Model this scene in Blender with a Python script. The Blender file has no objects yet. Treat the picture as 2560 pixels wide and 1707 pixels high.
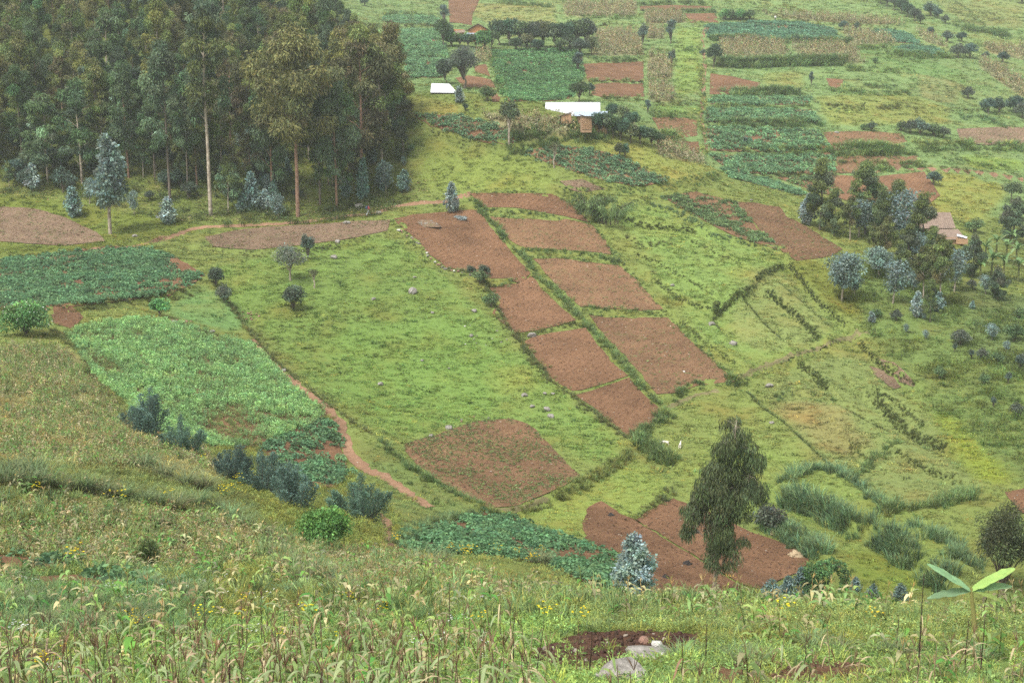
import bpy, math, random
import numpy as np
from mathutils import Vector, Matrix, geometry

SC = bpy.context.scene
COL = SC.collection
PI = math.pi
R = math.radians

# ------------------------------------------------------------------ camera, sky, sun, exposure
ZC = 40.0                      # camera height in world units; the valley floor lies near z = 3
F = 3516.0                     # focal length in photo pixels (2560 wide)
PITCH = R(11.0)
cam = bpy.data.objects.new('camera', bpy.data.cameras.new('camera'))
COL.objects.link(cam)
cam.location = (0, 0, ZC)
cam.rotation_euler = (PI / 2 - PITCH, 0, 0)
cam.data.sensor_width = 36.0
cam.data.lens = 36.0 * F / 2560.0
cam.data.clip_start = 0.2
cam.data.clip_end = 4000.0
SC.camera = cam

world = bpy.data.worlds.new("World")
SC.world = world
world.use_nodes = True
wn = world.node_tree.nodes
wl = world.node_tree.links
sky = wn.new('ShaderNodeTexSky')
sky.sky_type = 'NISHITA'
sky.sun_disc = False
sky.sun_elevation = R(58)
sky.sun_rotation = R(222)
sky.air_density = 1.0
sky.dust_density = 3.0
hsv = wn.new('ShaderNodeHueSaturation')          # an overcast sky is nearly colourless
hsv.inputs['Saturation'].default_value = 0.10
wl.new(sky.outputs[0], hsv.inputs['Color'])
bg = wn['Background']
wl.new(hsv.outputs[0], bg.inputs['Color'])
bg.inputs['Strength'].default_value = 0.11

sun = bpy.data.objects.new('sun', bpy.data.lights.new('sun', 'SUN'))
COL.objects.link(sun)
sun.location = (0, 0, 300)
sun.rotation_euler = (R(32), 0, R(-42))
sun.data.energy = 1.5
sun.data.angle = R(14)
sun.data.color = (1.0, 0.965, 0.9)

SC.view_settings.view_transform = 'Standard'
SC.view_settings.look = 'None'
SC.view_settings.gamma = 1.0
SC.view_settings.use_curve_mapping = False
SC.view_settings.exposure = 1.42
SC.render.engine = 'CYCLES'
SC.cycles.max_bounces = 5
SC.cycles.diffuse_bounces = 3
SC.cycles.glossy_bounces = 1
SC.cycles.transmission_bounces = 3
SC.cycles.volume_bounces = 1
SC.cycles.transparent_max_bounces = 4
SC.cycles.use_denoising = False
SC.cycles.sample_clamp_indirect = 4.0
SC.cycles.use_adaptive_sampling = False

# ------------------------------------------------------------------ numeric helpers
rng = np.random.default_rng(7)
random.seed(7)
CP_, SP_ = math.cos(PITCH), math.sin(PITCH)

def ray(u, v):
    """direction through a point of the photograph (2560 x 1707), scaled to one metre forward"""
    u = np.asarray(u, float); v = np.asarray(v, float)
    a = (u - 1280) / F; b = -(v - 853.5) / F
    d = np.stack([a, CP_ + b * SP_, -SP_ + b * CP_], -1)
    return d / d[..., 1:2]

_T = [np.random.default_rng(100 + i).random((256, 256)) for i in range(8)]
def vnoise(x, y, k=0):
    T = _T[k % 8]
    xi = np.floor(x).astype(int); yi = np.floor(y).astype(int)
    fx = x - xi; fy = y - yi
    fx = fx * fx * (3 - 2 * fx); fy = fy * fy * (3 - 2 * fy)
    a = T[xi & 255, yi & 255]; b = T[(xi + 1) & 255, yi & 255]
    c = T[xi & 255, (yi + 1) & 255]; d = T[(xi + 1) & 255, (yi + 1) & 255]
    return (a * (1 - fx) + b * fx) * (1 - fy) + (c * (1 - fx) + d * fx) * fy
def fbm(x, y, w, k=0, o=3):
    s = 0; a = 0.5; t = 0
    for i in range(o):
        s = s + a * vnoise(x / w + 17.3 * i, y / w + 5.1 * i, k + i); t += a
        a *= 0.5; w *= 0.5
    return s / t
def sstep(a, b, x):
    t = np.clip((x - a) / (b - a), 0, 1)
    return t * t * (3 - 2 * t)
def unit(v):
    return v / np.maximum(np.linalg.norm(v, axis=-1, keepdims=True), 1e-9)

# ------------------------------------------------------------------ terrain: surveyed points -> smooth height field
SURVEY = [ # photo x, photo y, metres forward
(100,1700,27),(700,1700,26),(1280,1700,26),(1900,1700,26),(2500,1700,27),
(100,1500,40),(700,1500,42),(1200,1560,36),(1650,1600,32),(2000,1580,35),(2450,1580,35),
(1200,1480,50),(1650,1520,40),(2000,1515,42),(2440,1520,41),
(100,1360,54),(600,1380,57),(950,1395,68),(1300,1455,66),
(100,1230,62),(500,1250,70),(800,1280,80),
(50,1050,90),(350,1100,92),(620,1190,88),(870,1275,95),
(50,900,115),(250,980,108),
(620,840,150),(780,985,132),(870,1100,118),(970,1335,83),(1050,1370,77),(1200,1300,98),(1250,1390,80),(1460,1440,78),
(1250,1275,108),(1460,1240,113),(1600,1110,130),(1560,1480,78),(1800,1495,84),(1990,1400,98),(2000,1250,113),(2300,1350,100),(2540,1250,108),
(150,800,138),(350,790,142),(500,1090,112),(700,1080,116),(50,720,158),(300,740,155),(480,700,163),(50,630,180),(300,620,182),(500,575,195),
(700,620,183),(900,700,170),(1100,800,160),(1000,1000,138),(1300,950,144),(1000,540,198),(1180,490,206),(1450,540,200),(1480,700,178),(1650,850,160),(1800,950,148),(1330,700,178),(1480,880,155),
(1700,600,192),(1900,700,178),(2050,640,188),(2140,840,163),(2000,950,150),(2200,1050,138),(2400,1150,122),(2300,700,183),(2500,800,168),(2540,950,146),(2540,1100,126),
(1000,470,211),(1100,330,219),(1250,280,223),(1300,380,215),(1440,312,220),(1620,370,222),(1560,450,212),(1780,432,226),(1780,500,210),(2000,500,222),(2000,560,207),(2200,560,212),(2360,610,212),(2540,650,205),
(60,560,197),(300,520,204),(600,530,203),(900,510,206),(500,350,224),(100,350,225),(850,300,226),(400,130,255),(100,130,257),(990,215,236),
(1130,235,272),(1300,250,266),(1560,270,258),(1800,420,245),(2050,470,243),(2250,500,240),(2520,560,236),
(1250,120,325),(1600,150,320),(1000,60,385),(1800,220,300),(2100,300,280),(2400,350,278),(1900,120,345),(2300,150,345),
(1000,0,440),(1300,5,425),(1700,5,425),(2100,5,430),(2500,5,440),
]
BEYOND = [ # x, y, z of ground the photograph does not show
(12,60,-27.0),(22,58,-26.0),(-60,-40,12),(0,0,-1.7),(60,-40,12),(-40,20,-7),(40,20,-8.5),(-70,60,-18),(-60,130,-23),(60,80,-33),(75,140,-33),(95,200,-33),
(-120,200,-15),(-110,280,22),(-200,380,60),(-66,330,14),(-44,300,3),(-60,440,26),(-160,600,85),(0,600,62),(160,600,66),(300,600,75),(130,260,-27),(180,330,-14),(200,420,12),
(0,900,120),(-400,900,150),(400,900,130),(-300,0,10),(300,0,-10),(-300,300,40),(320,300,-5),(0,-300,60),(-42,262,-1),(-20,262,-5.0),(10,250,-9.0),(27,248,-13),
]
_P = np.array([tuple(ray(u, v) * d) for u, v, d in SURVEY] + BEYOND, float)
_X = _P[:, :2] / 100
_n = len(_X)
_r2 = ((_X[:, None] - _X[None]) ** 2).sum(-1)
_K = np.where(_r2 > 0, 0.5 * _r2 * np.log(_r2 + 1e-12), 0) + 0.002 * np.eye(_n)
_Q = np.hstack([np.ones((_n, 1)), _X])
_W = np.linalg.solve(np.block([[_K, _Q], [_Q.T, np.zeros((3, 3))]]), np.concatenate([_P[:, 2], np.zeros(3)]))
HX0, HY0, HS = -640.0, -640.0, 2.5
_gx = np.arange(HX0, 641, HS); _gy = np.arange(HY0, 661, HS)
_GX, _GY = np.meshgrid(_gx / 100, _gy / 100, indexing='ij')
_H = _W[_n] + _W[_n + 1] * _GX + _W[_n + 2] * _GY
for i in range(_n):
    q = (_GX - _X[i, 0]) ** 2 + (_GY - _X[i, 1]) ** 2
    _H += _W[i] * 0.5 * q * np.log(q + 1e-12)
_far = sstep(430, 640, np.hypot(_GX, _GY) * 100)
_H = _H * (1 - _far) + np.clip(_H, -45, 75) * _far
_H = np.clip(_H, -60, 80) + ZC

RS = 0.25                                   # fine plan grid: banks and field membership
RX0, RY0, RNX, RNY = -130.0, 4.0, 1280, 1904
BANK = np.zeros((RNX, RNY), np.float32)

def bil(G, fx, fy):
    nx, ny = G.shape
    fx = np.clip(fx, 0, nx - 1.001); fy = np.clip(fy, 0, ny - 1.001)
    i = fx.astype(int); j = fy.astype(int); a = fx - i; b = fy - j
    return (G[i, j] * (1 - a) + G[i + 1, j] * a) * (1 - b) + (G[i, j + 1] * (1 - a) + G[i + 1, j + 1] * a) * b

def h(x, y):
    x = np.asarray(x, float); y = np.asarray(y, float)
    z = bil(_H, (x - HX0) / HS, (y - HY0) / HS)
    z = z + 0.5 * (fbm(x, y, 11.0, 1, 3) - 0.5)
    return z + bil(BANK, (x - RX0) / RS, (y - RY0) / RS)

_YS = np.concatenate([np.arange(5, 40, .5), np.arange(40, 160, 1.0), np.arange(160, 480, 2.0)])
def cast(u, v):
    """ground point seen at a point of the photograph"""
    d = ray(u, v); sh = d.shape[:-1]; d = d.reshape(-1, 3)
    out = np.zeros((len(d), 3))
    for s in range(0, len(d), 4000):
        dd = d[s:s + 4000]
        z = dd[:, None, :] * _YS[None, :, None]
        below = z[..., 2] + ZC < h(z[..., 0], z[..., 1])
        k = np.argmax(below, 1)
        k = np.where(below.any(1), k, len(_YS) - 1)
        lo = _YS[np.maximum(k - 1, 0)]; hi = _YS[k]
        for _ in range(12):
            m = (lo + hi) / 2; p = dd * m[:, None]
            b = p[:, 2] + ZC < h(p[:, 0], p[:, 1])
            hi = np.where(b, m, hi); lo = np.where(b, lo, m)
        p = dd * hi[:, None]
        p[:, 2] = h(p[:, 0], p[:, 1])
        out[s:s + 4000] = p
    return out.reshape(sh + (3,))
def at(u, v):
    p = cast(np.array([float(u)]), np.array([float(v)]))[0]
    return Vector(p)
def project(P):
    P = np.asarray(P, float); z = P[..., 2] - ZC
    f = P[..., 1] * CP_ - z * SP_; up = P[..., 1] * SP_ + z * CP_
    f = np.maximum(f, .1)
    return 1280 + F * P[..., 0] / f, 853.5 - F * up / f

DS = 2560 / 2352.0
def D(*c):                                   # coordinates read off the 2352-wide view
    return [(a * DS, b * DS) for a, b in c]
def Z(x0, y0, s, *c):                        # coordinates read off an enlarged crop
    return [(x0 + a * s, y0 + b * s) for a, b in c]

def densify(pts, step, closed):
    out = []
    n = len(pts)
    for i in range(n if closed else n - 1):
        a = pts[i]; b = pts[(i + 1) % n]
        m = max(1, int(math.hypot(b[0] - a[0], b[1] - a[1]) / step))
        for k in range(m):
            t = k / m
            out.append((a[0] + (b[0] - a[0]) * t, a[1] + (b[1] - a[1]) * t))
    if not closed: out.append(pts[-1])
    return np.array(out, float)
def plan(pts, closed=True, step=14.0):
    q = densify(pts, step, closed)
    return cast(q[:, 0], q[:, 1])[:, :2]
def pip(x, y, poly):
    ins = np.zeros(np.shape(x), bool)
    a = poly; b = np.roll(poly, -1, 0)
    for (x0, y0), (x1, y1) in zip(a, b):
        if y0 == y1: continue
        c = (y0 > y) != (y1 > y)
        ins ^= c & (x < (x1 - x0) * (y - y0) / (y1 - y0) + x0)
    return ins
def rast(poly, pad=0.0):
    i0 = int(max(0, (poly[:, 0].min() - pad - RX0) / RS)); i1 = int(min(RNX, (poly[:, 0].max() + pad - RX0) / RS + 2))
    j0 = int(max(0, (poly[:, 1].min() - pad - RY0) / RS)); j1 = int(min(RNY, (poly[:, 1].max() + pad - RY0) / RS + 2))
    if i1 <= i0 or j1 <= j0: return None
    X, Y = np.meshgrid(RX0 + RS * np.arange(i0, i1), RY0 + RS * np.arange(j0, j1), indexing='ij')
    return (slice(i0, i1), slice(j0, j1)), X, Y
def polydist(X, Y, pl):
    """distance to a polyline and the side it is on"""
    best = np.full(X.shape, 1e9); side = np.zeros(X.shape)
    for (x0, y0), (x1, y1) in zip(pl[:-1], pl[1:]):
        dx, dy = x1 - x0, y1 - y0; L2 = dx * dx + dy * dy + 1e-9
        t = np.clip(((X - x0) * dx + (Y - y0) * dy) / L2, 0, 1)
        d = np.hypot(X - x0 - t * dx, Y - y0 - t * dy)
        m = d < best
        best = np.where(m, d, best)
        side = np.where(m, dx * (Y - y0) - dy * (X - x0), side)
    return best, side
def blur(G, r):
    r = int(max(1, r))
    for ax in (0, 1):
        for _ in range(2):
            c = np.cumsum(np.concatenate([np.zeros_like(np.take(G, [0], ax)), np.concatenate([np.repeat(np.take(G, [0], ax), r, ax), G, np.repeat(np.take(G, [-1], ax), r, ax)], ax)], ax), ax)
            n = G.shape[ax]; w = 2 * r + 1
            G = (np.take(c, np.arange(w, w + n), ax) - np.take(c, np.arange(0, n), ax)) / w
    return G

# ------------------------------------------------------------------ names, labels
def tag(o, label=None, cat=None, group=None, kind=None):
    if label: o['label'] = label
    if cat: o['category'] = cat
    if group: o['group'] = group
    if kind: o['kind'] = kind
    return o
def empty(name, loc, rz=0.0, sc=1.0):
    o = bpy.data.objects.new(name, None)
    COL.objects.link(o)
    o.location = loc; o.rotation_euler = (0, 0, rz); o.scale = (sc, sc, sc)
    o.empty_display_size = 0.3
    return o
def put(name, me, parent=None, loc=(0, 0, 0), rz=0.0, sc=None):
    o = bpy.data.objects.new(name, me)
    COL.objects.link(o)
    if parent: o.parent = parent
    o.location = loc; o.rotation_euler = (0, 0, rz)
    if sc is not None: o.scale = (sc, sc, sc) if not hasattr(sc, '__len__') else sc
    return o

# ------------------------------------------------------------------ mesh collector (numpy)
class MB:
    def __init__(s):
        s.v = []; s.f = []; s.c = []; s.n = 0
    def add(s, V, Fq, col):
        V = np.asarray(V, float).reshape(-1, 3); Fq = np.asarray(Fq, int)
        s.v.append(V); s.f.append(Fq + s.n); s.n += len(V)
        col = np.asarray(col, float)
        if col.ndim == 1: col = np.tile(col, (len(Fq), 1))
        s.c.append(col)
    def mesh(s, name, mat, smooth=False):
        me = bpy.data.meshes.new(name)
        V = np.concatenate(s.v).astype(np.float32)
        me.vertices.add(len(V)); me.vertices.foreach_set('co', V.ravel())
        ks = [f.shape[1] for f in s.f for _ in range(len(f))]
        tot = np.array(ks, np.int32)
        loops = np.concatenate([f.ravel() for f in s.f]).astype(np.int32)
        me.loops.add(len(loops)); me.loops.foreach_set('vertex_index', loops)
        me.polygons.add(len(tot))
        me.polygons.foreach_set('loop_start', np.concatenate([[0], np.cumsum(tot)[:-1]]).astype(np.int32))
        try: me.polygons.foreach_set('loop_total', tot)
        except Exception: pass
        if smooth: me.polygons.foreach_set('use_smooth', np.ones(len(tot), bool))
        a = me.attributes.new('lc', 'FLOAT_COLOR', 'FACE')
        c = np.concatenate(s.c); c = np.concatenate([c, np.ones((len(c), 1))], 1).astype(np.float32)
        a.data.foreach_set('color', c.ravel())
        me.update(calc_edges=True)
        me.materials.append(mat)
        return me

def rdir(n, r=rng):
    return unit(r.normal(size=(n, 3)))
def cvar(col, n, v=0.2, hshift=0.1, r=rng):
    """n variations of a colour: value and warm/cool shift"""
    k = np.exp(r.normal(0, v, (n, 1)))
    s = r.normal(0, hshift, (n, 1))
    return np.asarray(col) * k * np.concatenate([1 + s, np.ones_like(s), 1 - s], 1)
def leaves(mb, P, A, L, W, col, r=rng, sag=0.15):
    n = len(P)
    A = unit(A); S = unit(np.cross(A, rdir(n, r)))
    L = np.broadcast_to(L, (n,))[:, None]; W = np.broadcast_to(W, (n,))[:, None]
    dn = np.array([0, 0, -1.0])
    V = np.stack([P, P + A * L * .45 + S * W * .5, P + A * L + dn * L * sag, P + A * L * .45 - S * W * .5], 1)
    mb.add(V, np.arange(4 * n).reshape(n, 4), col)
def blades(mb, n, rad, hgt, lean, w, col, r=rng, droop=0.35, lv=(0, .35, .7, 1.0), up=0.0):
    az = r.uniform(0, 2 * PI, n); rr = rad * np.sqrt(r.random(n))
    B = np.stack([rr * np.cos(az), rr * np.sin(az), np.full(n, up)], 1)
    a2 = az + r.normal(0, .7, n)
    O = np.stack([np.cos(a2), np.sin(a2), np.zeros(n)], 1)
    S = np.stack([-np.sin(a2), np.cos(a2), np.zeros(n)], 1)
    H = hgt * r.uniform(.55, 1.1, n); ln = lean * r.uniform(.3, 1.3, n)
    rows = []
    for t in lv:
        ww = w * (1 - t ** 2) + .003
        p = B + O * (ln * H * t ** 1.8)[:, None] + np.stack([np.zeros(n), np.zeros(n), H * (t - droop * t ** 3)], 1)
        rows.append(np.stack([p - S * ww / 2, p + S * ww / 2], 1))
    V = np.stack(rows, 1)                  # n, levels, 2, 3
    m = len(lv); base = np.arange(n)[:, None] * 2 * m
    Q = []
    for k in range(m - 1):
        Q.append(np.stack([base[:, 0] + 2 * k, base[:, 0] + 2 * k + 1, base[:, 0] + 2 * k + 3, base[:, 0] + 2 * k + 2], 1))
    Q = np.stack(Q, 1).reshape(-1, 4)
    col = np.asarray(col)
    if col.ndim == 2: col = np.repeat(col, m - 1, 0)
    mb.add(V.reshape(-1, 3), Q, col)
def tube(mb, pts, rad, n, col, cap=False):
    pts = np.asarray(pts, float); m = len(pts)
    rad = np.broadcast_to(rad, (m,))
    T = unit(np.gradient(pts, axis=0))
    ref = np.array([1.0, 0, 0]) if abs(T[0][0]) < .8 else np.array([0, 1.0, 0])
    U = unit(np.cross(T, ref)); Wv = np.cross(T, U)
    an = np.arange(n) * 2 * PI / n
    V = pts[:, None] + rad[:, None, None] * (np.cos(an)[None, :, None] * U[:, None] + np.sin(an)[None, :, None] * Wv[:, None])
    i = np.arange(m - 1)[:, None] * n; k = np.arange(n)[None]
    Q = np.stack([i + k, i + (k + 1) % n, i + n + (k + 1) % n, i + n + k], -1).reshape(-1, 4)
    mb.add(V.reshape(-1, 3), Q, col)
    if cap:
        mb.add(V[-1], np.array([list(range(n))]), col)
def box(mb, c, s, col, rz=0.0):
    c = np.asarray(c, float); s = np.asarray(s, float) / 2
    V = np.array([[x, y, z] for x in (-1, 1) for y in (-1, 1) for z in (-1, 1)], float) * s
    ca, sa = math.cos(rz), math.sin(rz)
    V = np.stack([V[:, 0] * ca - V[:, 1] * sa, V[:, 0] * sa + V[:, 1] * ca, V[:, 2]], 1) + c
    mb.add(V, [[0, 1, 3, 2], [4, 6, 7, 5], [0, 4, 5, 1], [2, 3, 7, 6], [0, 2, 6, 4], [1, 5, 7, 3]], col)

# ------------------------------------------------------------------ materials
def newmat(name):
    m = bpy.data.materials.new(name); m.use_nodes = True
    return m, m.node_tree.nodes, m.node_tree.links, m.node_tree.nodes['Principled BSDF']
def N_(nt, t, **kw):
    n = nt.new(t)
    for k, v in kw.items(): setattr(n, k, v)
    return n
def foliage_mat(name, stuff=False, trans=0.25, rvar=0.22, rough=0.65):
    m, n, l, b = newmat(name)
    out = n['Material Output']
    lc = N_(n, 'ShaderNodeAttribute', attribute_name='lc')
    c = lc.outputs['Color']
    oi = n.new('ShaderNodeObjectInfo')
    if stuff:
        ic = N_(n, 'ShaderNodeAttribute', attribute_type='INSTANCER', attribute_name='col')
        mx = N_(n, 'ShaderNodeMix', data_type='RGBA', blend_type='MULTIPLY'); mx.inputs['Factor'].default_value = 1
        l.new(c, mx.inputs['A']); l.new(ic.outputs['Color'], mx.inputs['B']); c = mx.outputs['Result']
    hs = n.new('ShaderNodeHueSaturation')
    mr = n.new('ShaderNodeMapRange'); mr.inputs['To Min'].default_value = 1 - rvar; mr.inputs['To Max'].default_value = 1 + rvar
    l.new(oi.outputs['Random'], mr.inputs['Value']); l.new(mr.outputs[0], hs.inputs['Value'])
    m2 = n.new('ShaderNodeMath'); m2.operation = 'MULTIPLY'; m2.inputs[1].default_value = 7.13
    m3 = n.new('ShaderNodeMath'); m3.operation = 'FRACT'
    mr2 = n.new('ShaderNodeMapRange'); mr2.inputs['To Min'].default_value = .482; mr2.inputs['To Max'].default_value = .512
    l.new(oi.outputs['Random'], m2.inputs[0]); l.new(m2.outputs[0], m3.inputs[0]); l.new(m3.outputs[0], mr2.inputs['Value']); l.new(mr2.outputs[0], hs.inputs['Hue'])
    l.new(c, hs.inputs['Color'])
    l.new(hs.outputs[0], b.inputs['Base Color'])
    b.inputs['Roughness'].default_value = rough
    b.inputs['Specular IOR Level'].default_value = 0.25
    tr = n.new('ShaderNodeBsdfTranslucent'); l.new(hs.outputs[0], tr.inputs['Color'])
    ms = n.new('ShaderNodeMixShader'); ms.inputs[0].default_value = trans
    l.new(b.outputs[0], ms.inputs[1]); l.new(tr.outputs[0], ms.inputs[2]); l.new(ms.outputs[0], out.inputs['Surface'])
    return m
def noise_node(n, l, scale, detail=4, coord=None, rough=.6):
    t = n.new('ShaderNodeTexNoise'); t.inputs['Scale'].default_value = scale; t.inputs['Detail'].default_value = detail; t.inputs['Roughness'].default_value = rough
    if coord is not None: l.new(coord, t.inputs['Vector'])
    return t.outputs['Fac']
def ramp(n, l, fac, stops):
    r = n.new('ShaderNodeValToRGB'); e = r.color_ramp.elements
    while len(e) < len(stops): e.new(.5)
    for k, (p, c) in zip(e, stops):
        k.position = p; k.color = (*c, 1)
    l.new(fac, r.inputs['Fac']); return r.outputs['Color']
def mixc(n, l, f, a, b, mode='MIX'):
    m = N_(n, 'ShaderNodeMix', data_type='RGBA', blend_type=mode)
    for s, x in (('Factor', f), ('A', a), ('B', b)):
        if hasattr(x, 'node'): l.new(x, m.inputs[s])
        else: m.inputs[s].default_value = x if s == 'Factor' else (*x, 1)
    return m.outputs['Result']
def bump(n, l, b, hgt, dist, strength=1.0):
    k = n.new('ShaderNodeBump'); k.inputs['Distance'].default_value = dist; k.inputs['Strength'].default_value = strength
    l.new(hgt, k.inputs['Height']); l.new(k.outputs[0], b.inputs['Normal'])
def math_(n, l, op, a, b=None):
    m = n.new('ShaderNodeMath'); m.operation = op
    for i, x in enumerate((a, b)):
        if x is None: continue
        if hasattr(x, 'node'): l.new(x, m.inputs[i])
        else: m.inputs[i].default_value = x
    return m.outputs[0]

HAZE = 0.00027
POT_TONE = (.115, .235, .105)
M = {}
M['leaf'] = foliage_mat('foliage', trans=.3)
M['stuff'] = foliage_mat('ground_cover', stuff=True, trans=.4, rvar=.22)

def ground_mat():
    m, n, l, b = newmat('meadow_ground')
    at_ = N_(n, 'ShaderNodeAttribute', attribute_name='cover').outputs['Color']
    pos = n.new('ShaderNodeNewGeometry').outputs['Position']
    f1 = noise_node(n, l, 1.6, 6, pos, .7); f2 = noise_node(n, l, .16, 4, pos)
    k1 = n.new('ShaderNodeMapRange'); k1.inputs['From Min'].default_value = .3; k1.inputs['From Max'].default_value = .7
    k1.inputs['To Min'].default_value = .78; k1.inputs['To Max'].default_value = 1.22; l.new(f1, k1.inputs['Value'])
    c = mixc(n, l, 1.0, at_, k1.outputs[0], 'MULTIPLY')
    warm = mixc(n, l, 1.0, at_, (1.15, .82, .75), 'MULTIPLY')
    fac = n.new('ShaderNodeMapRange'); fac.inputs['From Min'].default_value = .5; fac.inputs['From Max'].default_value = .72; l.new(f2, fac.inputs['Value'])
    c = mixc(n, l, math_(n, l, 'MULTIPLY', fac.outputs[0], .7), c, warm)
    l.new(c, b.inputs['Base Color']); b.inputs['Roughness'].default_value = .9; b.inputs['Specular IOR Level'].default_value = .1
    bump(n, l, b, f1, .18, .55)
    return m
M['ground'] = ground_mat()

def soil_mat(name, c1, c2, c3, bumpd=.16, specks=True, weeds=None):
    m, n, l, b = newmat(name)
    pos = n.new('ShaderNodeNewGeometry').outputs['Position']
    f1 = noise_node(n, l, 2.6, 7, pos, .72); f2 = noise_node(n, l, .22, 4, pos, .6); f3 = noise_node(n, l, 9.0, 3, pos, .6)
    c = ramp(n, l, f1, [(.3, c1), (.5, c2), (.72, c3)])
    k = n.new('ShaderNodeMapRange'); k.inputs['From Min'].default_value = .3; k.inputs['From Max'].default_value = .7
    k.inputs['To Min'].default_value = .74; k.inputs['To Max'].default_value = 1.24; l.new(f2, k.inputs['Value'])
    c = mixc(n, l, 1.0, c, k.outputs[0], 'MULTIPLY')
    if weeds:
        w = n.new('ShaderNodeMapRange'); w.inputs['From Min'].default_value = .52; w.inputs['From Max'].default_value = .66
        l.new(noise_node(n, l, 1.1, 6, pos, .75), w.inputs['Value'])
        c = mixc(n, l, math_(n, l, 'MULTIPLY', w.outputs[0], weeds[3]), c, weeds[:3])
    if specks:
        v = n.new('ShaderNodeTexVoronoi'); v.inputs['Scale'].default_value = 1.1; l.new(pos, v.inputs['Vector'])
        g = math_(n, l, 'LESS_THAN', v.outputs['Distance'], .1)
        vc = n.new('ShaderNodeSeparateColor'); l.new(v.outputs['Color'], vc.inputs[0])
        g2 = math_(n, l, 'MULTIPLY', g, math_(n, l, 'GREATER_THAN', vc.outputs[0], .72))
        c = mixc(n, l, g2, c, (.36, .31, .25))
    oi = n.new('ShaderNodeObjectInfo')
    hs = n.new('ShaderNodeHueSaturation'); r = n.new('ShaderNodeMapRange'); r.inputs['To Min'].default_value = .88; r.inputs['To Max'].default_value = 1.1
    l.new(oi.outputs['Random'], r.inputs['Value']); l.new(r.outputs[0], hs.inputs['Value']); l.new(c, hs.inputs['Color'])
    l.new(hs.outputs[0], b.inputs['Base Color']); b.inputs['Roughness'].default_value = .95; b.inputs['Specular IOR Level'].default_value = .08
    wv = n.new('ShaderNodeTexWave'); wv.inputs['Scale'].default_value = .42; wv.inputs['Distortion'].default_value = 5.0; wv.inputs['Detail'].default_value = 3.0; wv.inputs['Detail Scale'].default_value = .6
    mp = n.new('ShaderNodeMapping'); mp.inputs['Rotation'].default_value = (0, 0, .5); l.new(pos, mp.inputs['Vector']); l.new(mp.outputs[0], wv.inputs['Vector'])
    hh = math_(n, l, 'ADD', f1, math_(n, l, 'MULTIPLY', f3, .4))
    bump(n, l, b, math_(n, l, 'ADD', hh, math_(n, l, 'MULTIPLY', wv.outputs['Fac'], .55)), bumpd, 1.0)   # hoe ridges and clods
    return m
M['soil'] = soil_mat('ploughed_soil', (.115, .060, .034), (.158, .086, .047), (.198, .112, .064))
M['soilweed'] = soil_mat('ploughed_soil_with_seedlings', (.125, .068, .038), (.165, .094, .052), (.20, .12, .068), weeds=(.13, .125, .05, .55))
M['soilgrey'] = soil_mat('grey_fallow_soil', (.13, .085, .055), (.18, .12, .08), (.23, .165, .115), weeds=(.14, .15, .06, .55))
M['soildark'] = soil_mat('dark_topsoil', (.045, .025, .018), (.105, .055, .035), (.15, .08, .05), bumpd=.3)
M['path'] = soil_mat('trodden_earth', (.17, .098, .058), (.22, .13, .08), (.27, .17, .11), bumpd=.06)

M['track'] = soil_mat('grassy_track', (.12, .125, .05), (.155, .14, .065), (.20, .155, .09), bumpd=.06, specks=False)

def plain(name, col, rough=.8, var=.2, scale=8.0, metal=0.0, spec=.3, bmp=.0, col2=None):
    m, n, l, b = newmat(name)
    tc = n.new('ShaderNodeTexCoord').outputs['Object']
    f = noise_node(n, l, scale, 5, tc, .65)
    c2 = col2 if col2 else tuple(x * (1 - var) for x in col)
    c = ramp(n, l, f, [(.3, c2), (.7, tuple(min(1, x * (1 + var * .6)) for x in col))])
    l.new(c, b.inputs['Base Color']); b.inputs['Roughness'].default_value = rough
    b.inputs['Metallic'].default_value = metal; b.inputs['Specular IOR Level'].default_value = spec
    if bmp: bump(n, l, b, f, bmp, 1.0)
    return m
M['bark'] = plain('pale_bark', (.40, .35, .28), .9, .45, 3.0, bmp=.03, col2=(.13, .09, .065))
M['barkred'] = plain('red_brown_bark', (.27, .16, .11), .9, .45, 3.0, bmp=.03, col2=(.11, .065, .045))
M['barkdark'] = plain('grey_bark', (.15, .12, .095), .9, .4, 5.0, bmp=.03, col2=(.07, .055, .045))
M['rock'] = plain('lichened_rock', (.27, .25, .225), .92, .4, 2.6, bmp=.08, col2=(.11, .10, .085))
M['rockpale'] = plain('pale_rock', (.52, .5, .46), .9, .3, 4.0, bmp=.04)
M['rockred'] = plain('red_stone', (.26, .15, .11), .9, .35, 6.0, bmp=.03)
M['sheet'] = plain('bright_roof_sheet', (.54, .55, .57), .45, .04, 1.2, spec=.5)
M['sheetblue'] = plain('blue_grey_roof_sheet', (.33, .40, .48), .45, .08, 1.0, spec=.5)
M['tile'] = plain('clay_roof_tile', (.20, .148, .115), .9, .35, 2.0, bmp=.02, col2=(.16, .115, .09))
M['mud'] = plain('orange_mud_wall', (.52, .235, .105), .9, .12, 1.5)
M['brick'] = plain('mud_brick', (.37, .225, .13), .9, .22, 3.0, bmp=.01)
M['mortar'] = plain('mud_mortar', (.33, .21, .13), .9, .2, 3.0)
M['timber'] = plain('grey_timber', (.14, .115, .10), .85, .3, 6.0)
M['dung'] = plain('dark_manure', (.035, .03, .028), .95, .4, 14.0, bmp=.06)
M['chaff'] = plain('dry_straw', (.34, .26, .16), .9, .3, 9.0, bmp=.03)

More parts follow.
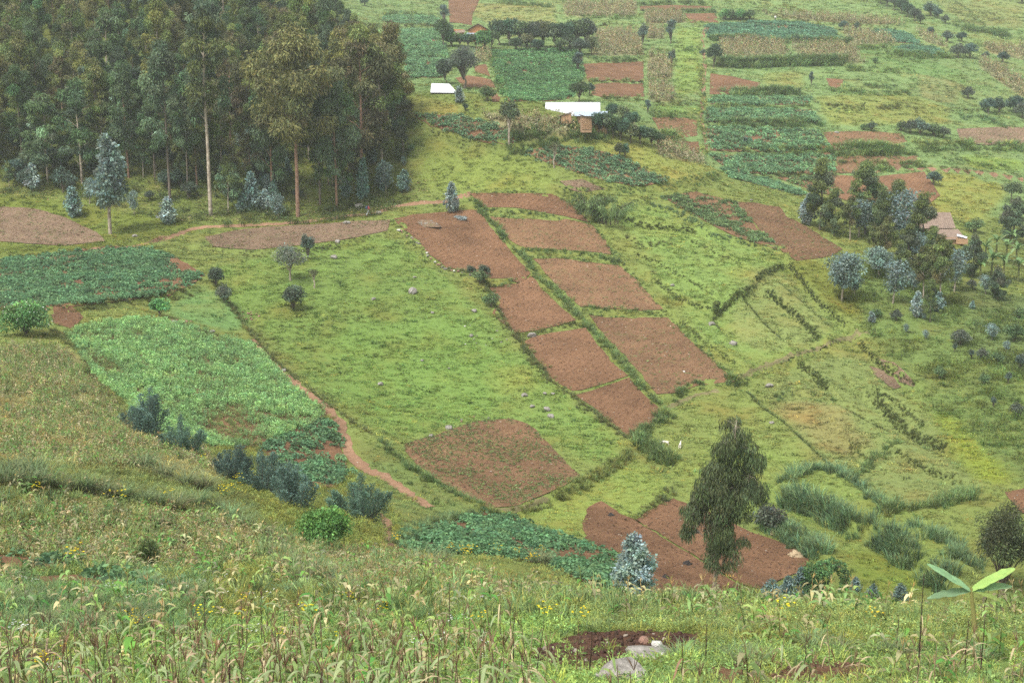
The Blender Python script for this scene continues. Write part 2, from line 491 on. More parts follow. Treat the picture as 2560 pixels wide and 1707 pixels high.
# ------------------------------------------------------------------ terraces: earth banks along the field edges
# (points, half step in metres, tall-grass height, strip width, tuft density, grass tone)
NAP = (.13, .20, .07); NAPD = (.12, .185, .075); OLI = (.12, .145, .052); BLU = (.125, .205, .095); YEL = (.17, .215, .065)
EDGES = [
 # between the two columns of ploughed plots
 (Z(860,440,.3954,(830,150),(880,240),(940,300),(1040,430),(1150,520),(1230,650),(1330,720),(1420,830),(1530,930),(1650,1060),(1800,1230),(1920,1380),(2025,1480)), .25, .75, 1.1, 9, NAP),
 (Z(860,440,.3954,(880,205),(980,225),(1100,232),(1240,245),(1370,265)), .2, .5, .6, 8, NAP),
 (Z(860,440,.3954,(920,240),(1050,258),(1160,272)), .1, .45, .5, 7, NAP),
 (Z(860,440,.3954,(1130,462),(1250,478),(1400,490),(1560,500),(1690,525),(1740,555)), .25, .6, .6, 9, NAP),
 (Z(860,440,.3954,(1190,505),(1320,512),(1480,520),(1600,545)), .1, .45, .5, 7, NAP),
 (Z(860,440,.3954,(1500,832),(1640,848),(1780,850),(1900,855),(2020,875)), .25, .6, .6, 9, NAP),
 (Z(860,440,.3954,(1550,868),(1700,888),(1900,885),(2030,888)), .1, .4, .5, 7, NAP),
 (Z(860,440,.3954,(905,690),(1000,690),(1100,665)), .2, .6, .8, 8, NAP),
 (Z(860,440,.3954,(1090,1005),(1200,985),(1320,960),(1430,940),(1530,930)), .2, .4, .9, 8, OLI),
 (Z(860,440,.3954,(1460,1368),(1600,1325),(1800,1272)), .0, .25, .35, 6, YEL),
 (Z(860,440,.3954,(1340,110),(1460,170),(1490,230),(1580,320),(1650,400),(1740,560),(1850,640),(1900,720),(2030,880),(2150,980),(2270,1090))+D((1690,878)), .2, .45, .8, 6, NAP),
 (D((1535,915),(1580,893),(1620,882),(1660,882),(1700,876)), .3, .75, 1.0, 8, NAP),
 (D((1075,445),(1130,447),(1210,440),(1290,440),(1350,455)), .2, .4, .7, 7, NAP),
 # west edge of the ploughed plots
 (D((1030,620),(1080,630),(1120,650),(1130,690),(1150,720),(1180,770),(1210,800),(1240,850),(1270,880),(1330,920),(1390,970),(1455,1020)), .35, .55, 1.3, 7, OLI),
 (D((905,505),(940,545),(980,590),(1030,620)), .2, .3, .8, 5, OLI),
 # gully and the ring path under the pasture
 (D((575,772),(610,805),(640,840),(700,885),(745,925),(790,955),(830,985),(880,1020)), .45, .5, 1.2, 7, OLI),
 (D((880,1025),(930,1070),(990,1105),(1050,1140),(1115,1175)), .3, .75, 1.3, 9, NAP),
 (D((1115,1178),(1200,1172),(1290,1138),(1380,1090),(1450,1040)), .35, .6, 1.0, 9, YEL),
 (D((490,640),(510,680),(550,730),(580,770)), .5, .6, 1.4, 6, OLI),
 (D((600,790),(720,752),(800,735),(900,722),(1010,710)), .12, .2, .7, 4, OLI),
 (D((460,570),(600,585),(700,582),(800,560),(900,535)), .35, .4, 1.0, 6, OLI),
 (D((0,720),(130,712),(250,700),(350,690),(450,670)), .5, .6, 1.6, 5, OLI),
 (D((0,592),(150,580),(260,567),(360,548)), .3, .3, .8, 6, YEL),
 (D((130,760),(200,830),(250,890),(290,925)), .4, .5, 1.8, 6, OLI),
 # eastern meadow banks
 (D((1455,1020),(1490,985),(1530,950)), .2, .9, 1.3, 8, NAP),
 (D((1480,1020),(1510,1045),(1550,1060)), .3, 1.2, 1.3, 8, NAP),
 (D((1640,725),(1680,695),(1740,645),(1800,600)), .5, .5, .9, 12, (.08,.11,.036)),
 (D((1810,600),(1840,640),(1870,680),(1910,720),(1945,748)), .6, .45, .7, 10, (.055,.075,.028)),
 (D((1760,665),(1800,700),(1850,745),(1885,780)), .5, .5, .9, 12, (.075,.105,.035)),
 (D((1715,690),(1750,740),(1800,790)), .5, .5, .9, 12, (.075,.105,.035)),
 (D((1650,700),(1640,740),(1655,760)), .5, .5, .9, 12, (.075,.105,.035)),
 (D((1690,880),(1740,850),(1800,830),(1860,805),(1960,770)), .4, .35, .9, 5, NAP),
 (D((1970,782),(2000,815),(2035,850),(2100,885)), .55, .45, .8, 9, (.065,.085,.03)),
 (D((1718,905),(1760,945),(1800,975),(1850,1020),(1890,1055),(1930,1085)), .5, .6, 1.1, 9, (.09,.13,.045)),
 (D((1765,915),(1820,900),(1880,905),(1930,920)), .35, .45, 1.0, 5, NAP),
 (D((1830,830),(1870,860),(1900,890)), .5, .5, .9, 12, (.08,.11,.036)),
 (D((2010,910),(2060,960),(2130,1010),(2170,1035)), .6, .5, 1.0, 11, (.08,.105,.036)),
 (D((1940,940),(2000,975),(2060,1000)), .6, .5, 1.0, 11, (.08,.105,.036)),
 (D((1430,500),(1480,520),(1540,525),(1600,530)), .55, .5, .9, 12, (.085,.115,.038)),
 (D((1440,545),(1480,565),(1530,560),(1550,545)), .3, .5, 1.0, 4, OLI),
 (D((1480,475),(1560,490),(1640,545),(1720,560),(1790,575)), .45, .55, 1.0, 6, BLU),
 (D((1560,600),(1640,600),(1700,625)), .3, .2, .8, 3, OLI),
 (D((1500,640),(1560,690),(1640,730)), .4, .4, .8, 9, (.085,.115,.038)),
 (D((1455,580),(1520,610),(1600,655),(1640,690)), .35, .35, .7, 8, (.09,.12,.04)), (D((1590,545),(1640,580),(1700,610)), .35, .35, .7, 8, (.09,.12,.04)), (D((1560,740),(1620,790),(1690,840)), .35, .35, .7, 8, (.09,.12,.04)),
 (D((1780,640),(1840,690),(1900,745)), .35, .35, .7, 8, (.09,.12,.04)), (D((1990,900),(2060,930),(2120,985)), .4, .4, .8, 8, (.09,.12,.04)), (D((2060,1040),(2130,1080),(2210,1110)), .4, .4, .8, 8, (.09,.12,.04)), (D((1950,1010),(2010,1060)), .4, .4, .8, 8, (.09,.12,.04)),
 # lower right tall grass
 (D((1800,1112),(1860,1085),(1920,1090),(1960,1115),(2010,1150),(2070,1180)), .4, 1.1, 1.2, 8, BLU),
 (D((1960,1085),(2010,1050),(2070,1020)), .2, .8, 1.2, 6, NAP),
 (D((1800,1150),(1850,1165),(1920,1195),(1980,1220),(2040,1255),(2100,1295),(2170,1345)), .7, 1.35, 1.3, 9, BLU),
 (D((1760,1190),(1820,1230),(1880,1275)), .5, 1.1, 1.8, 8, BLU),
 (D((1960,1235),(2010,1200),(2070,1170)), .4, 1.15, 1.5, 8, NAP),
 (D((2120,1170),(2180,1160),(2220,1130)), .3, 1.1, 1.8, 7, NAP),
 (D((2130,1230),(2190,1270),(2230,1310)), .4, 1.1, 1.8, 6, BLU),
 (D((1360,1140),(1420,1165),(1455,1190)), .2, .3, .8, 5, YEL),
 (D((1455,1190),(1500,1160),(1545,1125)), .3, .5, .9, 6, OLI),
 (D((905,1250),(950,1225),(1000,1200),(1100,1180)), .2, .6, 1.0, 7, NAPD),
 # spur around the white roofed house
 (D((1075,440),(1200,335),(1260,330),(1330,295)), .2, .3, .8, 3, OLI),
 (D((1170,335),(1230,325),(1290,305),(1350,300),(1390,310)), .4, 1.2, 2.6, 6, NAP),
 (D((940,265),(1000,300),(1080,330),(1160,340)), .4, .5, 1.0, 6, OLI),
 (D((1290,443),(1400,440),(1520,430),(1590,420),(1650,405)), .45, .5, 1.2, 6, NAP),
 (D((1420,475),(1520,450),(1600,440)), .2, .35, .8, 5, YEL),
 # far slope hedges
 (Z(880,0,.3486,(230,105),(400,100),(540,120)), .3, 1.3, 2.0, 3, NAPD),
 (Z(880,0,.3486,(20,180),(300,190),(600,195)), .5, .8, 1.6, 3, OLI),
 (Z(880,0,.3486,(1080,20),(1250,35),(1460,50)), .4, 1.2, 2.0, 3, NAPD),
 (Z(880,0,.3486,(1540,125),(1800,128),(2040,130)), .4, .8, 1.4, 3, NAP),
 (Z(880,0,.3486,(1740,185),(1900,185),(2040,190)), .5, .7, 1.4, 3, OLI),
 (Z(880,0,.3486,(1700,430),(1900,440),(2080,430)), .6, .9, 1.6, 4, NAPD),
 (Z(880,0,.3486,(1690,590),(1900,592),(2090,595)), .5, .8, 1.2, 4, NAP),
 (Z(880,0,.3486,(1710,700),(1900,710),(2090,720)), .5, .8, 1.2, 3, OLI),
 (Z(880,0,.3486,(1000,390),(1030,480),(1060,620),(1100,740)), .2, .9, 1.3, 4, NAP),
 (Z(880,0,.3486,(880,525),(940,540),(1000,560)), .3, .5, .9, 5, YEL),
 (Z(880,0,.3486,(800,640),(900,635),(1030,640)), .3, .5, .9, 4, YEL),
 (Z(880,0,.3486,(380,290),(500,300),(640,305)), .2, .5, 1.2, 3, NAPD),
 (Z(880,0,.3486,(380,415),(520,420),(680,420)), .3, .6, 1.2, 3, NAPD),
 (Z(880,0,.3486,(1000,430),(1300,400),(1580,370)), .1, .4, .8, 3, YEL),
 (Z(880,0,.3486,(2150,840),(2352,850)), .4, .8, 1.4, 3, NAP),
 (Z(880,0,.3486,(2190,990),(2330,980)), .4, 1.3, 2.0, 4, NAP),
 (Z(1600,0,.4082,(0,30),(220,22),(440,30)), .5, 1.2, 2.0, 3, NAPD),
 (Z(1600,0,.4082,(0,75),(230,70),(470,72)), .5, 1.2, 2.0, 3, NAPD),
 (Z(1600,0,.4082,(430,245),(640,240),(860,258),(1040,250),(1220,255)), .5, 1.3, 2.2, 4, NAPD),
 (Z(1600,0,.4082,(490,395),(640,400),(800,395),(1000,385),(1240,392)), .8, 2.0, 3.0, 5, NAPD),
 (Z(1600,0,.4082,(1260,420),(1440,430),(1580,440)), .5, 1.0, 2.0, 4, NAP),
 (Z(1600,0,.4082,(560,575),(700,570),(930,565)), .6, 1.6, 2.2, 5, NAPD),
 (Z(1600,0,.4082,(430,655),(640,655),(850,668),(1050,655)), .4, .8, 1.2, 5, NAP),
 (Z(1600,0,.4082,(410,760),(600,760),(850,762),(1100,760)), .5, 1.2, 1.6, 5, NAPD),
 (Z(1600,0,.4082,(640,935),(850,940),(1150,925)), .5, 1.0, 1.8, 5, NAP),
 (Z(1600,0,.4082,(1180,940),(1400,930),(1640,925)), .6, 1.6, 2.4, 5, NAP),
 (Z(1600,0,.4082,(1430,1035),(1600,1020),(1720,1010)), .3, .9, 2.0, 5, NAP),
 (Z(1600,0,.4082,(640,1075),(900,1075),(1200,1075)), .4, .7, 1.2, 4, OLI),
 (Z(1600,0,.4082,(1180,555),(1400,570),(1650,572)), .4, .9, 1.4, 4, NAP),
 (Z(1600,0,.4082,(1080,650),(1250,665),(1440,665),(1640,655)), .4, .7, 1.2, 4, OLI),
 (Z(1600,0,.4082,(1960,715),(2100,725),(2250,780)), .4, .9, 1.8, 4, BLU),
 (Z(1600,0,.4082,(1700,905),(1950,905),(2150,900),(2352,905)), .6, 1.2, 2.2, 4, NAP),
 (Z(1600,0,.4082,(1780,1030),(2050,1050),(2350,1095)), .4, .5, 1.0, 4, OLI),
 (Z(1600,0,.4082,(1950,170),(2080,190),(2180,200),(2250,240)), .4, 1.5, 2.6, 4, NAPD),
 (Z(1600,0,.4082,(0,310),(150,315),(360,300)), .4, .8, 1.2, 3, NAP),
 (Z(1600,0,.4082,(220,380),(300,390),(370,395)), .4, .3, .8, 3, OLI),
 (Z(1600,0,.4082,(220,480),(300,500),(370,520)), .4, .3, .8, 3, OLI),
 (Z(1600,0,.4082,(60,500),(130,505),(200,510)), .3, .8, 1.4, 3, NAP),
 (Z(1600,0,.4082,(80,635),(230,640),(390,635)), .4, .6, 1.2, 4, OLI),
 (Z(1600,0,.4082,(70,705),(200,712),(370,720)), .4, .6, 1.0, 4, NAP),
 (Z(1600,0,.4082,(370,400),(385,600),(380,760),(400,950)), .1, .6, 1.2, 4, YEL),
 (Z(1600,0,.4082,(1540,330),(1700,345),(1880,345)), .5, 1.3, 2.4, 4, NAP),
 (Z(1600,0,.4082,(1300,300),(1450,300),(1560,280)), .3, 1.0, 2.6, 3, NAP),
 (Z(1600,0,.4082,(880,280),(920,340),(960,370)), .1, .7, 1.4, 3, NAP),
 (Z(1600,0,.4082,(700,60),(850,100),(1000,130),(1200,150),(1560,180)), .4, .6, 1.4, 3, OLI),
 (Z(1600,0,.4082,(880,30),(940,55),(1000,75)), .2, .8, 2.0, 3, YEL),
 (Z(1600,0,.4082,(1850,60),(2080,90),(2352,95)), .5, .4, 1.0, 3, OLI),
 (Z(1600,0,.4082,(1900,135),(2020,150),(2110,160)), .4, .4, 1.0, 3, OLI),
 (Z(1600,0,.4082,(1920,0),(2000,60),(2110,160)), .2, .6, 1.0, 3, NAPD),
]
_r = random.Random(4)
for _ in range(34):
    u0, v0 = _r.uniform(1560, 2450), _r.uniform(8, 420)
    if v0 < 60 or u0 > 2080 or (1960 < u0 and 180 < v0 < 330):
        L_ = _r.uniform(60, 200); sl_ = _r.uniform(-.04, .12)
        EDGES.append(([(u0 + L_ * t, v0 + L_ * t * sl_ + _r.uniform(-2, 2)) for t in (0, .33, .66, 1)], _r.uniform(.3, .6), _r.uniform(.35, .8), _r.uniform(.9, 1.5), 4, _r.choice([NAP, OLI, NAPD, YEL])))
EDGE_PLAN = []
for pts, amp, gh, wd, den, tone in EDGES:
    EDGE_PLAN.append(plan(pts, closed=False, step=20))
for (pts, amp, gh, wd, den, tone), pl in zip(EDGES, EDGE_PLAN):
    if amp <= 0 or len(pl) < 2: continue
    r = rast(pl, 6.0)
    if r is None: continue
    sl, X, Y = r
    d, s = polydist(X, Y, pl)
    k = len(pl) // 2
    n = np.array([-(pl[k] - pl[k - 1])[1], (pl[k] - pl[k - 1])[0]]); n /= np.linalg.norm(n) + 1e-9
    up = float(h(*(pl[k] + n * 2))) - float(h(*(pl[k] - n * 2)))
    sg = np.sign(s) * (1 if up > 0 else -1)
    wob = (.7 + .6 * fbm(X, Y, 5.0, 5, 2)) * (1.25 if tone[0] < .1 and gh < .65 else 1)
    BANK[sl] += (amp * wob * np.tanh(d / .3) * sg * np.exp(-d / 2.2)).astype(np.float32)
# hollowed paths
PATHS = [
 ('footpath', D((0,607),(110,592),(200,580),(280,571),(340,560),(400,545),(435,528),(480,521),(520,520),(580,518),(640,515),(700,510),(740,505),(790,498),(840,492),(870,488),(905,475),(960,468),(1020,465),(1050,456),(1080,448)), .4, 'dusty footpath running along the foot of the wood'),
 ('footpath', D((585,780),(600,800),(622,830),(650,860),(682,888),(715,910),(745,930),(770,958),(785,985),(790,1005),(797,1030),(815,1060),(840,1080),(880,1095),(905,1112),(930,1130),(960,1150),(988,1166)), .5, 'red earth gully path running down beside the pea field'),
 ('footpath', D((872,1180),(888,1205),(893,1235),(898,1268)), .35, 'short red earth path left of the potato patch at the bottom'),
 ('footpath', D((1700,868),(1750,845),(1800,826),(1850,810),(1900,795),(1945,778),(1975,768),(2010,763)), .18, 'narrow path crossing the eastern meadow'),
 ('footpath', D((1120,1170),(1170,1170),(1215,1163),(1260,1147)), .2, 'thin path curving under the seedling plot'),
 ('footpath', D((1535,938),(1570,920),(1610,905),(1650,898)), .3, 'worn path at the foot of the eastern ploughed plot'),
 ('footpath', Z(1600,0,.4082,(405,170),(385,230),(390,330),(400,420),(388,520),(385,640),(378,740),(398,840),(410,930)), .35, 'straight earth path climbing the far slope between plots'),
 ('footpath', Z(1600,0,.4082,(1440,1058),(1600,1035),(1800,1045),(2050,1062),(2200,1085),(2352,1110)), .35, 'field track crossing the foot of the far slope'),
]
for nm, pts, w, lab in PATHS:
    pl = plan(pts, False, 16)
    r = rast(pl, 3.0)
    if r is None: continue
    sl, X, Y = r
    d, s = polydist(X, Y, pl)
    BANK[sl] -= (.22 * np.exp(-(d / (w * 1.1)) ** 2)).astype(np.float32)

# ------------------------------------------------------------------ land cover: fields
A_ = lambda *c: Z(860,440,.3954,*c)
B_ = lambda *c: Z(880,0,.3486,*c)
C_ = lambda *c: Z(1600,0,.4082,*c)
FG = lambda *c: Z(1280,1380,.2721,*c)
FIELDS = [ # kind, material, outline, label
 ('plot','soil',A_((310,275),(450,245),(800,215),(850,218),(910,300),(1010,420),(1060,490),(1180,620),(1110,682),(1030,650),(930,650),(900,640),(760,605),(650,580),(540,500),(470,410),(380,340)),'ploughed plot with the rubble mound, below the footpath'),
 ('plot','soil',A_((915,705),(1100,682),(1180,630),(1290,760),(1470,915),(1250,970),(1080,1000),(990,920),(945,870),(985,800)),'ploughed plot second from the top in the western column'),
 ('plot','soil',A_((1150,1050),(1210,1010),(1530,965),(1600,1060),(1700,1180),(1800,1268),(1500,1356),(1440,1362),(1310,1290),(1230,1180)),'ploughed plot below the flat boulder'),
 ('plot','soil',A_((1470,1388),(1800,1280),(1900,1390),(2025,1490),(1950,1560),(1850,1650),(1790,1640),(1620,1500)),'lowest ploughed plot of the western column'),
 ('plot','soil',A_((800,110),(1000,112),(1310,115),(1380,150),(1460,185),(1490,240),(1560,300),(1370,250),(1100,205),(880,200),(850,160)),'highest ploughed plot, against the crest bank'),
 ('plot','soilweed',A_((920,262),(1330,285),(1400,278),(1570,312),(1650,410),(1705,500),(1480,473),(1150,455),(1110,440),(1040,400),(970,310)),'ploughed plot second from the top in the eastern column'),
 ('plot','soilweed',A_((1200,522),(1330,522),(1730,567),(1830,640),(1890,710),(2015,848),(1880,850),(1500,828),(1440,780),(1350,700),(1250,590)),'ploughed plot third from the top in the eastern column'),
 ('plot','soilweed',A_((1550,884),(1650,897),(2040,900),(2130,980))+D((1630,820),(1680,868),(1690,876),(1610,884),(1545,905))+A_((1980,1380),(1880,1250),(1700,1060),(1600,960)),'lowest ploughed plot of the eastern column'),
 ('plot','soilweed',D((925,1022),(1000,1000),(1040,985),(1090,968),(1170,962),(1215,975),(1245,1005),(1290,1052),(1332,1092),(1318,1106),(1250,1135),(1190,1160),(1125,1168),(1080,1143),(1020,1110),(960,1070),(930,1040)),'rounded plot of young seedlings at the valley bottom'),
 ('plot','soil',D((1338,1200),(1350,1170),(1380,1152),(1420,1180),(1455,1195),(1500,1222),(1545,1250),(1600,1285),(1640,1310),(1700,1345),(1690,1382),(1600,1380),(1500,1372),(1470,1320),(1440,1272),(1380,1262),(1345,1240)),'red brown plot with dark manure heaps'),
 ('plot','soil',D((1458,1193),(1500,1168),(1545,1145),(1600,1165),(1700,1212),(1780,1240),(1862,1275),(1850,1310),(1800,1330),(1745,1352),(1703,1342),(1642,1307),(1602,1282),(1547,1247),(1502,1219)),'red brown plot behind the weeping eucalyptus'),
 ('plot','soilweed',D((1690,465),(1730,466),(1760,472),(1790,476),(1810,500),(1850,520),(1890,545),(1935,573),(1910,590),(1860,597),(1830,600),(1800,580),(1750,533),(1715,495)),'bare strip between the potato rows and the eucalyptus stand'),
 ('potato','soilweed',D((1520,452),(1600,440),(1650,455),(1690,468),(1715,500),(1750,535),(1795,578),(1740,560),(1690,545),(1640,520),(1580,487)),'thin potato plot on the crest'),
 ('potato','soilweed',D((1207,350),(1260,335),(1340,340),(1390,350),(1430,365),(1480,390),(1535,416),(1470,430),(1420,422),(1370,410),(1290,385),(1240,370)),'potato plot below the white roofed house'),
 ('potato','soil',D((950,266),(1000,264),(1050,265),(1130,285),(1200,315),(1165,336),(1110,325),(1060,312),(990,287)),'potato plot with visible rows on the spur'),
 ('plot','soilgrey',D((1285,417),(1340,413),(1388,434),(1340,443),(1310,438)),'small grey plot near the crest path'),
 ('plot','soilgrey',D((470,545),(540,530),(620,522),(720,516),(800,510),(895,506),(893,530),(800,550),(700,563),(580,575),(490,568)),'grey stubble strip below the footpath'),
 ('plot','soilgrey',D((0,475),(80,480),(150,500),(230,540),(240,555),(150,565),(60,560),(0,555)),'grey pinkish fallow patch at the foot of the wood'),
 ('potato','soil',D((0,597),(80,588),(150,580),(240,574),(340,573),(400,590),(470,630),(445,655),(380,678),(270,692),(200,700),(130,712),(50,702),(0,708)),'large potato plot left of the pasture'),
 ('potato','soil',D((590,1028),(650,1005),(750,963),(775,1000),(787,1045),(800,1085),(770,1120),(700,1120),(640,1065)),'potato plot beside the gully path'),
 ('potato','soil',D((905,1258),(950,1228),(1000,1202),(1110,1180),(1190,1190),(1240,1220),(1320,1245),(1400,1270),(1415,1310),(1440,1360),(1360,1345),(1240,1295),(1100,1272),(990,1270),(930,1268)),'leafy potato plot at the bottom of the valley'),
 ('potato','soil',D((-40,1272),(60,1280),(150,1298),(160,1312),(90,1318),(-40,1316)),'small potato patch at the left edge'),
 ('potato','soil',D((60,1330),(180,1322),(300,1330),(440,1345),(430,1372),(300,1362),(120,1352)),'second small potato patch at the left edge'),
 ('pea','soilweed',D((150,772),(200,752),(260,741),(340,737),(400,745),(470,762),(520,778),(570,792),(610,822),(640,858),(670,890),(715,925),(748,947),(738,965),(690,988),(640,1008),(600,1022),(560,1032),(480,1030),(430,1010),(390,1005),(310,975),(290,925),(230,880),(190,825)),'pale green pea plot left of the gully'),
 # far slope
 ('plot','soil',B_((692,0),(920,-10),(900,40),(862,110),(860,185),(780,170),(700,165),(690,60)),'brown plot above the orange house'),
 ('potato','soilweed',B_((230,125),(400,115),(610,125),(620,188),(430,180),(225,160)),'green potato strip beyond the wood'),
 ('potato','soilweed',B_((330,215),(610,220),(640,300),(680,370),(690,440),(640,560),(420,560),(380,470),(360,400),(340,300)),'potato field between the wood and the round grey tree'),
 ('bean','soilweed',B_((1000,372),(1200,362),(1580,360),(1660,400),(1655,470),(1650,560),(1610,640),(1560,710),(1420,730),(1120,730),(1080,650),(1050,560),(1020,450)),'dense green bean field in front of the tree row'),
 ('plot','soil',B_((880,478),(960,462),(975,500),(990,550),(930,535),(880,525)),'tiny brown plot right of the round grey tree'),
 ('plot','soil',B_((740,562),(830,545),(930,558),(1000,572),(1030,632),(900,630),(800,630)),'brown plot behind the round grey tree'),
 ('plot','soil',B_((980,650),(1030,650),(1062,735),(1000,735)),'sliver of brown plot beside the bush'),
 ('plot','soil',B_((1660,462),(1900,448),(2090,440),(2092,585),(1900,588),(1690,580)),'upper of two brown plots right of the bean field'),
 ('plot','soil',B_((1740,602),(1900,600),(2090,600),(2092,712),(1900,702),(1705,690)),'lower of two brown plots right of the bean field'),
 ('plot','soilweed',C_((70,720),(200,722),(350,740),(350,832),(240,845),(140,838)),'dark seedling plot beside the far path'),
 ('plot','soil',C_((262,868),(362,872),(362,940),(320,925)),'tiny red brown plot beside the far path'),
 ('plot','soil',C_((270,85),(460,84),(482,140),(310,142)),'small brown plot near the top of the far slope'),
 ('plot','soil',C_((0,40),(200,34),(440,42),(440,60),(200,62),(0,66)),'thin brown strip at the top of the far slope'),
 ('potato','soilweed',C_((395,165),(520,148),(650,140),(820,138),(1000,145),(1180,180),(1235,240),(1050,240),(850,252),(640,232),(430,240)),'bluish green field below the distant walker'),
 ('potato','soilweed',C_((1400,192),(1520,188),(1640,210),(1720,270),(1640,268),(1560,262),(1480,240)),'blue green patch left of the diagonal hedge'),
 ('potato','soilweed',C_((1560,292),(1680,282),(1780,290),(1890,338),(1750,342),(1610,335)),'blue green patch below the diagonal hedge'),
 ('plot','soil',C_((430,452),(560,470),(740,510),(728,545),(640,560),(560,582),(425,580)),'brown plot left of the broken terraces'),
 ('potato','soilweed',C_((432,600),(700,598),(1040,600),(1030,645),(700,645),(430,642)),'highest of the stacked potato terraces'),
 ('potato','soilweed',C_((410,672),(700,675),(1050,672),(1100,750),(800,752),(408,748)),'second of the stacked potato terraces'),
 ('potato','soilweed',C_((408,782),(700,788),(1080,802),(1150,900),(1140,918),(850,930),(640,928),(425,925)),'third of the stacked potato terraces'),
 ('potato','soilweed',C_((430,950),(700,955),(1150,945),(1190,960),(1180,1060),(900,1066),(660,1068),(520,1022),(470,990)),'lowest of the stacked potato terraces'),
 ('plot','soilweed',C_((1120,812),(1350,805),(1600,820),(1655,905),(1420,918),(1190,925),(1150,870)),'brown green plot right of the potato terraces'),
 ('plot','soilweed',C_((1200,962),(1450,955),(1700,958),(1705,1003),(1550,1015),(1420,1025),(1300,1062),(1200,1062)),'narrow brown plot above the field track'),
 ('potato','soil',C_((820,1085),(1020,1085),(1250,1082),(1440,1085),(1740,1052),(1840,1200),(1780,1240),(1700,1262),(1500,1262),(1300,1240),(1100,1180),(950,1130)),'thin potato plot behind the eucalyptus stand'),
 ('bean','soilweed',C_((495,1032),(560,1045),(640,1062),(800,1112),(900,1150),(1015,1190),(985,1205),(850,1168),(700,1130),(560,1092)),'pale green strip dropping behind the crest'),
 ('plot','soilgrey',C_((1940,792),(2150,782),(2400,782),(2400,892),(2150,888),(1965,880)),'bare brown terrace at the right edge'),
 ('plot','soil',C_((1140,482),(1250,490),(1230,525),(1200,550),(1160,530)),'small brown patch among the broken terraces'),
 ('plot','soilgrey',Z(1660,540,.3827,(1340,985),(1440,1010),(1550,1120),(1500,1135),(1400,1060)),'bare scar on the eastern meadow'),
 ('plot','soilgrey',Z(1660,540,.3827,(1400,940),(1500,960),(1650,1095),(1620,1115),(1540,1090),(1460,1010)),'reddish strip on the eastern meadow'),
 ('plot','soil',D((2310,1130),(2352,1122),(2420,1125),(2420,1190),(2350,1180),(2320,1150)),'brown plot cut by the right edge'),
 # near soil
 ('plot','soildark',FG((600,770),(880,752),(1120,745),(1600,765),(1790,790),(1700,900),(1640,1000),(1420,1070),(1200,1110),(900,1120),(700,1120),(480,1090),(180,1040),(150,940),(330,890),(480,840)),'freshly dug dark earth round the flat rock'),
 ('plot','soil',FG((1800,1110),(1920,1060),(2050,1040),(2200,1050),(2250,1130),(2100,1240),(1900,1300),(1780,1220)),'bare red earth right of the grey boulder'),
 ('plot','soilweed',Z(1920,1280,.2723,(200,1262),(400,1245),(620,1255),(560,1330),(400,1345),(250,1330)),'scrap of bare earth among the weeds'),
 ('plot','soil',Z(1920,1280,.2723,(-20,1500),(300,1440),(640,1400),(1010,1450),(920,1568),(500,1640),(-20,1640)),'bare red earth at the lower right'),
 # heaps of earth on the hill
 ('plot','soil',D((120,705),(165,705),(190,730),(165,755),(120,740)),'small red earth scar beside the white flowered bush'),
]
FPOLY = [plan(f[2]) for f in FIELDS]
FID = np.full((RNX, RNY), -1, np.int16)
for i, pl in enumerate(FPOLY):
    r = rast(pl)
    if r is None: continue
    sl, X, Y = r
    w = .5 * (fbm(X, Y, 2.0, 2, 2) - .5)
    m = pip(X + w, Y + w * .7, pl)
    FID[sl] = np.where(m, i, FID[sl])
for nm, pts, w, lab in PATHS:
    pl = plan(pts, False, 16); r = rast(pl, 2.0)
    if r is None: continue
    sl, X, Y = r
    d, _ = polydist(X, Y, pl)
    FID[sl] = np.where(d < w * .8 + .15, 900, FID[sl])
INNER = blur((FID >= 0).astype(np.float32), 2)

# ------------------------------------------------------------------ land cover: colour of the grass land
ZS = 0.5; ZNX, ZNY = 640, 952
ZX, ZY = np.meshgrid(RX0 + ZS * np.arange(ZNX), RY0 + ZS * np.arange(ZNY), indexing='ij')
COVER = np.zeros((ZNX, ZNY, 3), np.float32) + np.array([.135, .165, .05], np.float32)
ZN = fbm(ZX, ZY, 9.0, 3, 4)
def zone(poly, col, feather=1.5, s=1.0, nz=.6, coords=None):
    pl = plan(poly) if coords is None else np.array(coords, float)
    x0, x1 = pl[:, 0].min() - 4 * feather - 2, pl[:, 0].max() + 4 * feather + 2
    y0, y1 = pl[:, 1].min() - 4 * feather - 2, pl[:, 1].max() + 4 * feather + 2
    i0, i1 = int(max(0, (x0 - RX0) / ZS)), int(min(ZNX, (x1 - RX0) / ZS)); j0, j1 = int(max(0, (y0 - RY0) / ZS)), int(min(ZNY, (y1 - RY0) / ZS))
    if i1 <= i0 + 1 or j1 <= j0 + 1: return
    sl = (slice(i0, i1), slice(j0, j1))
    m = pip(ZX[sl], ZY[sl], pl).astype(np.float32)
    m = blur(m, feather / ZS)
    w = sstep(.25, .75, m + nz * (ZN[sl] - .5) * (m > .01))[..., None] * s
    COVER[sl] = COVER[sl] * (1 - w) + np.array(col, np.float32) * w
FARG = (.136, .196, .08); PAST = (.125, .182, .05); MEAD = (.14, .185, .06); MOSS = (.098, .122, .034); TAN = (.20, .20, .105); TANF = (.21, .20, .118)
zone(None, FARG, 4, coords=[(-130, 236), (-20, 232), (10, 236), (35, 238), (60, 238), (190, 236), (190, 480), (-130, 480)])
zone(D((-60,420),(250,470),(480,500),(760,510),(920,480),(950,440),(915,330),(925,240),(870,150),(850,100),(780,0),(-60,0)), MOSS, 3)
zone(D((-60,430),(200,470),(480,515),(760,500),(900,470),(950,440),(900,330),(890,480),(760,520),(480,525),(300,560),(-60,600)), (.11, .135, .03), 2)
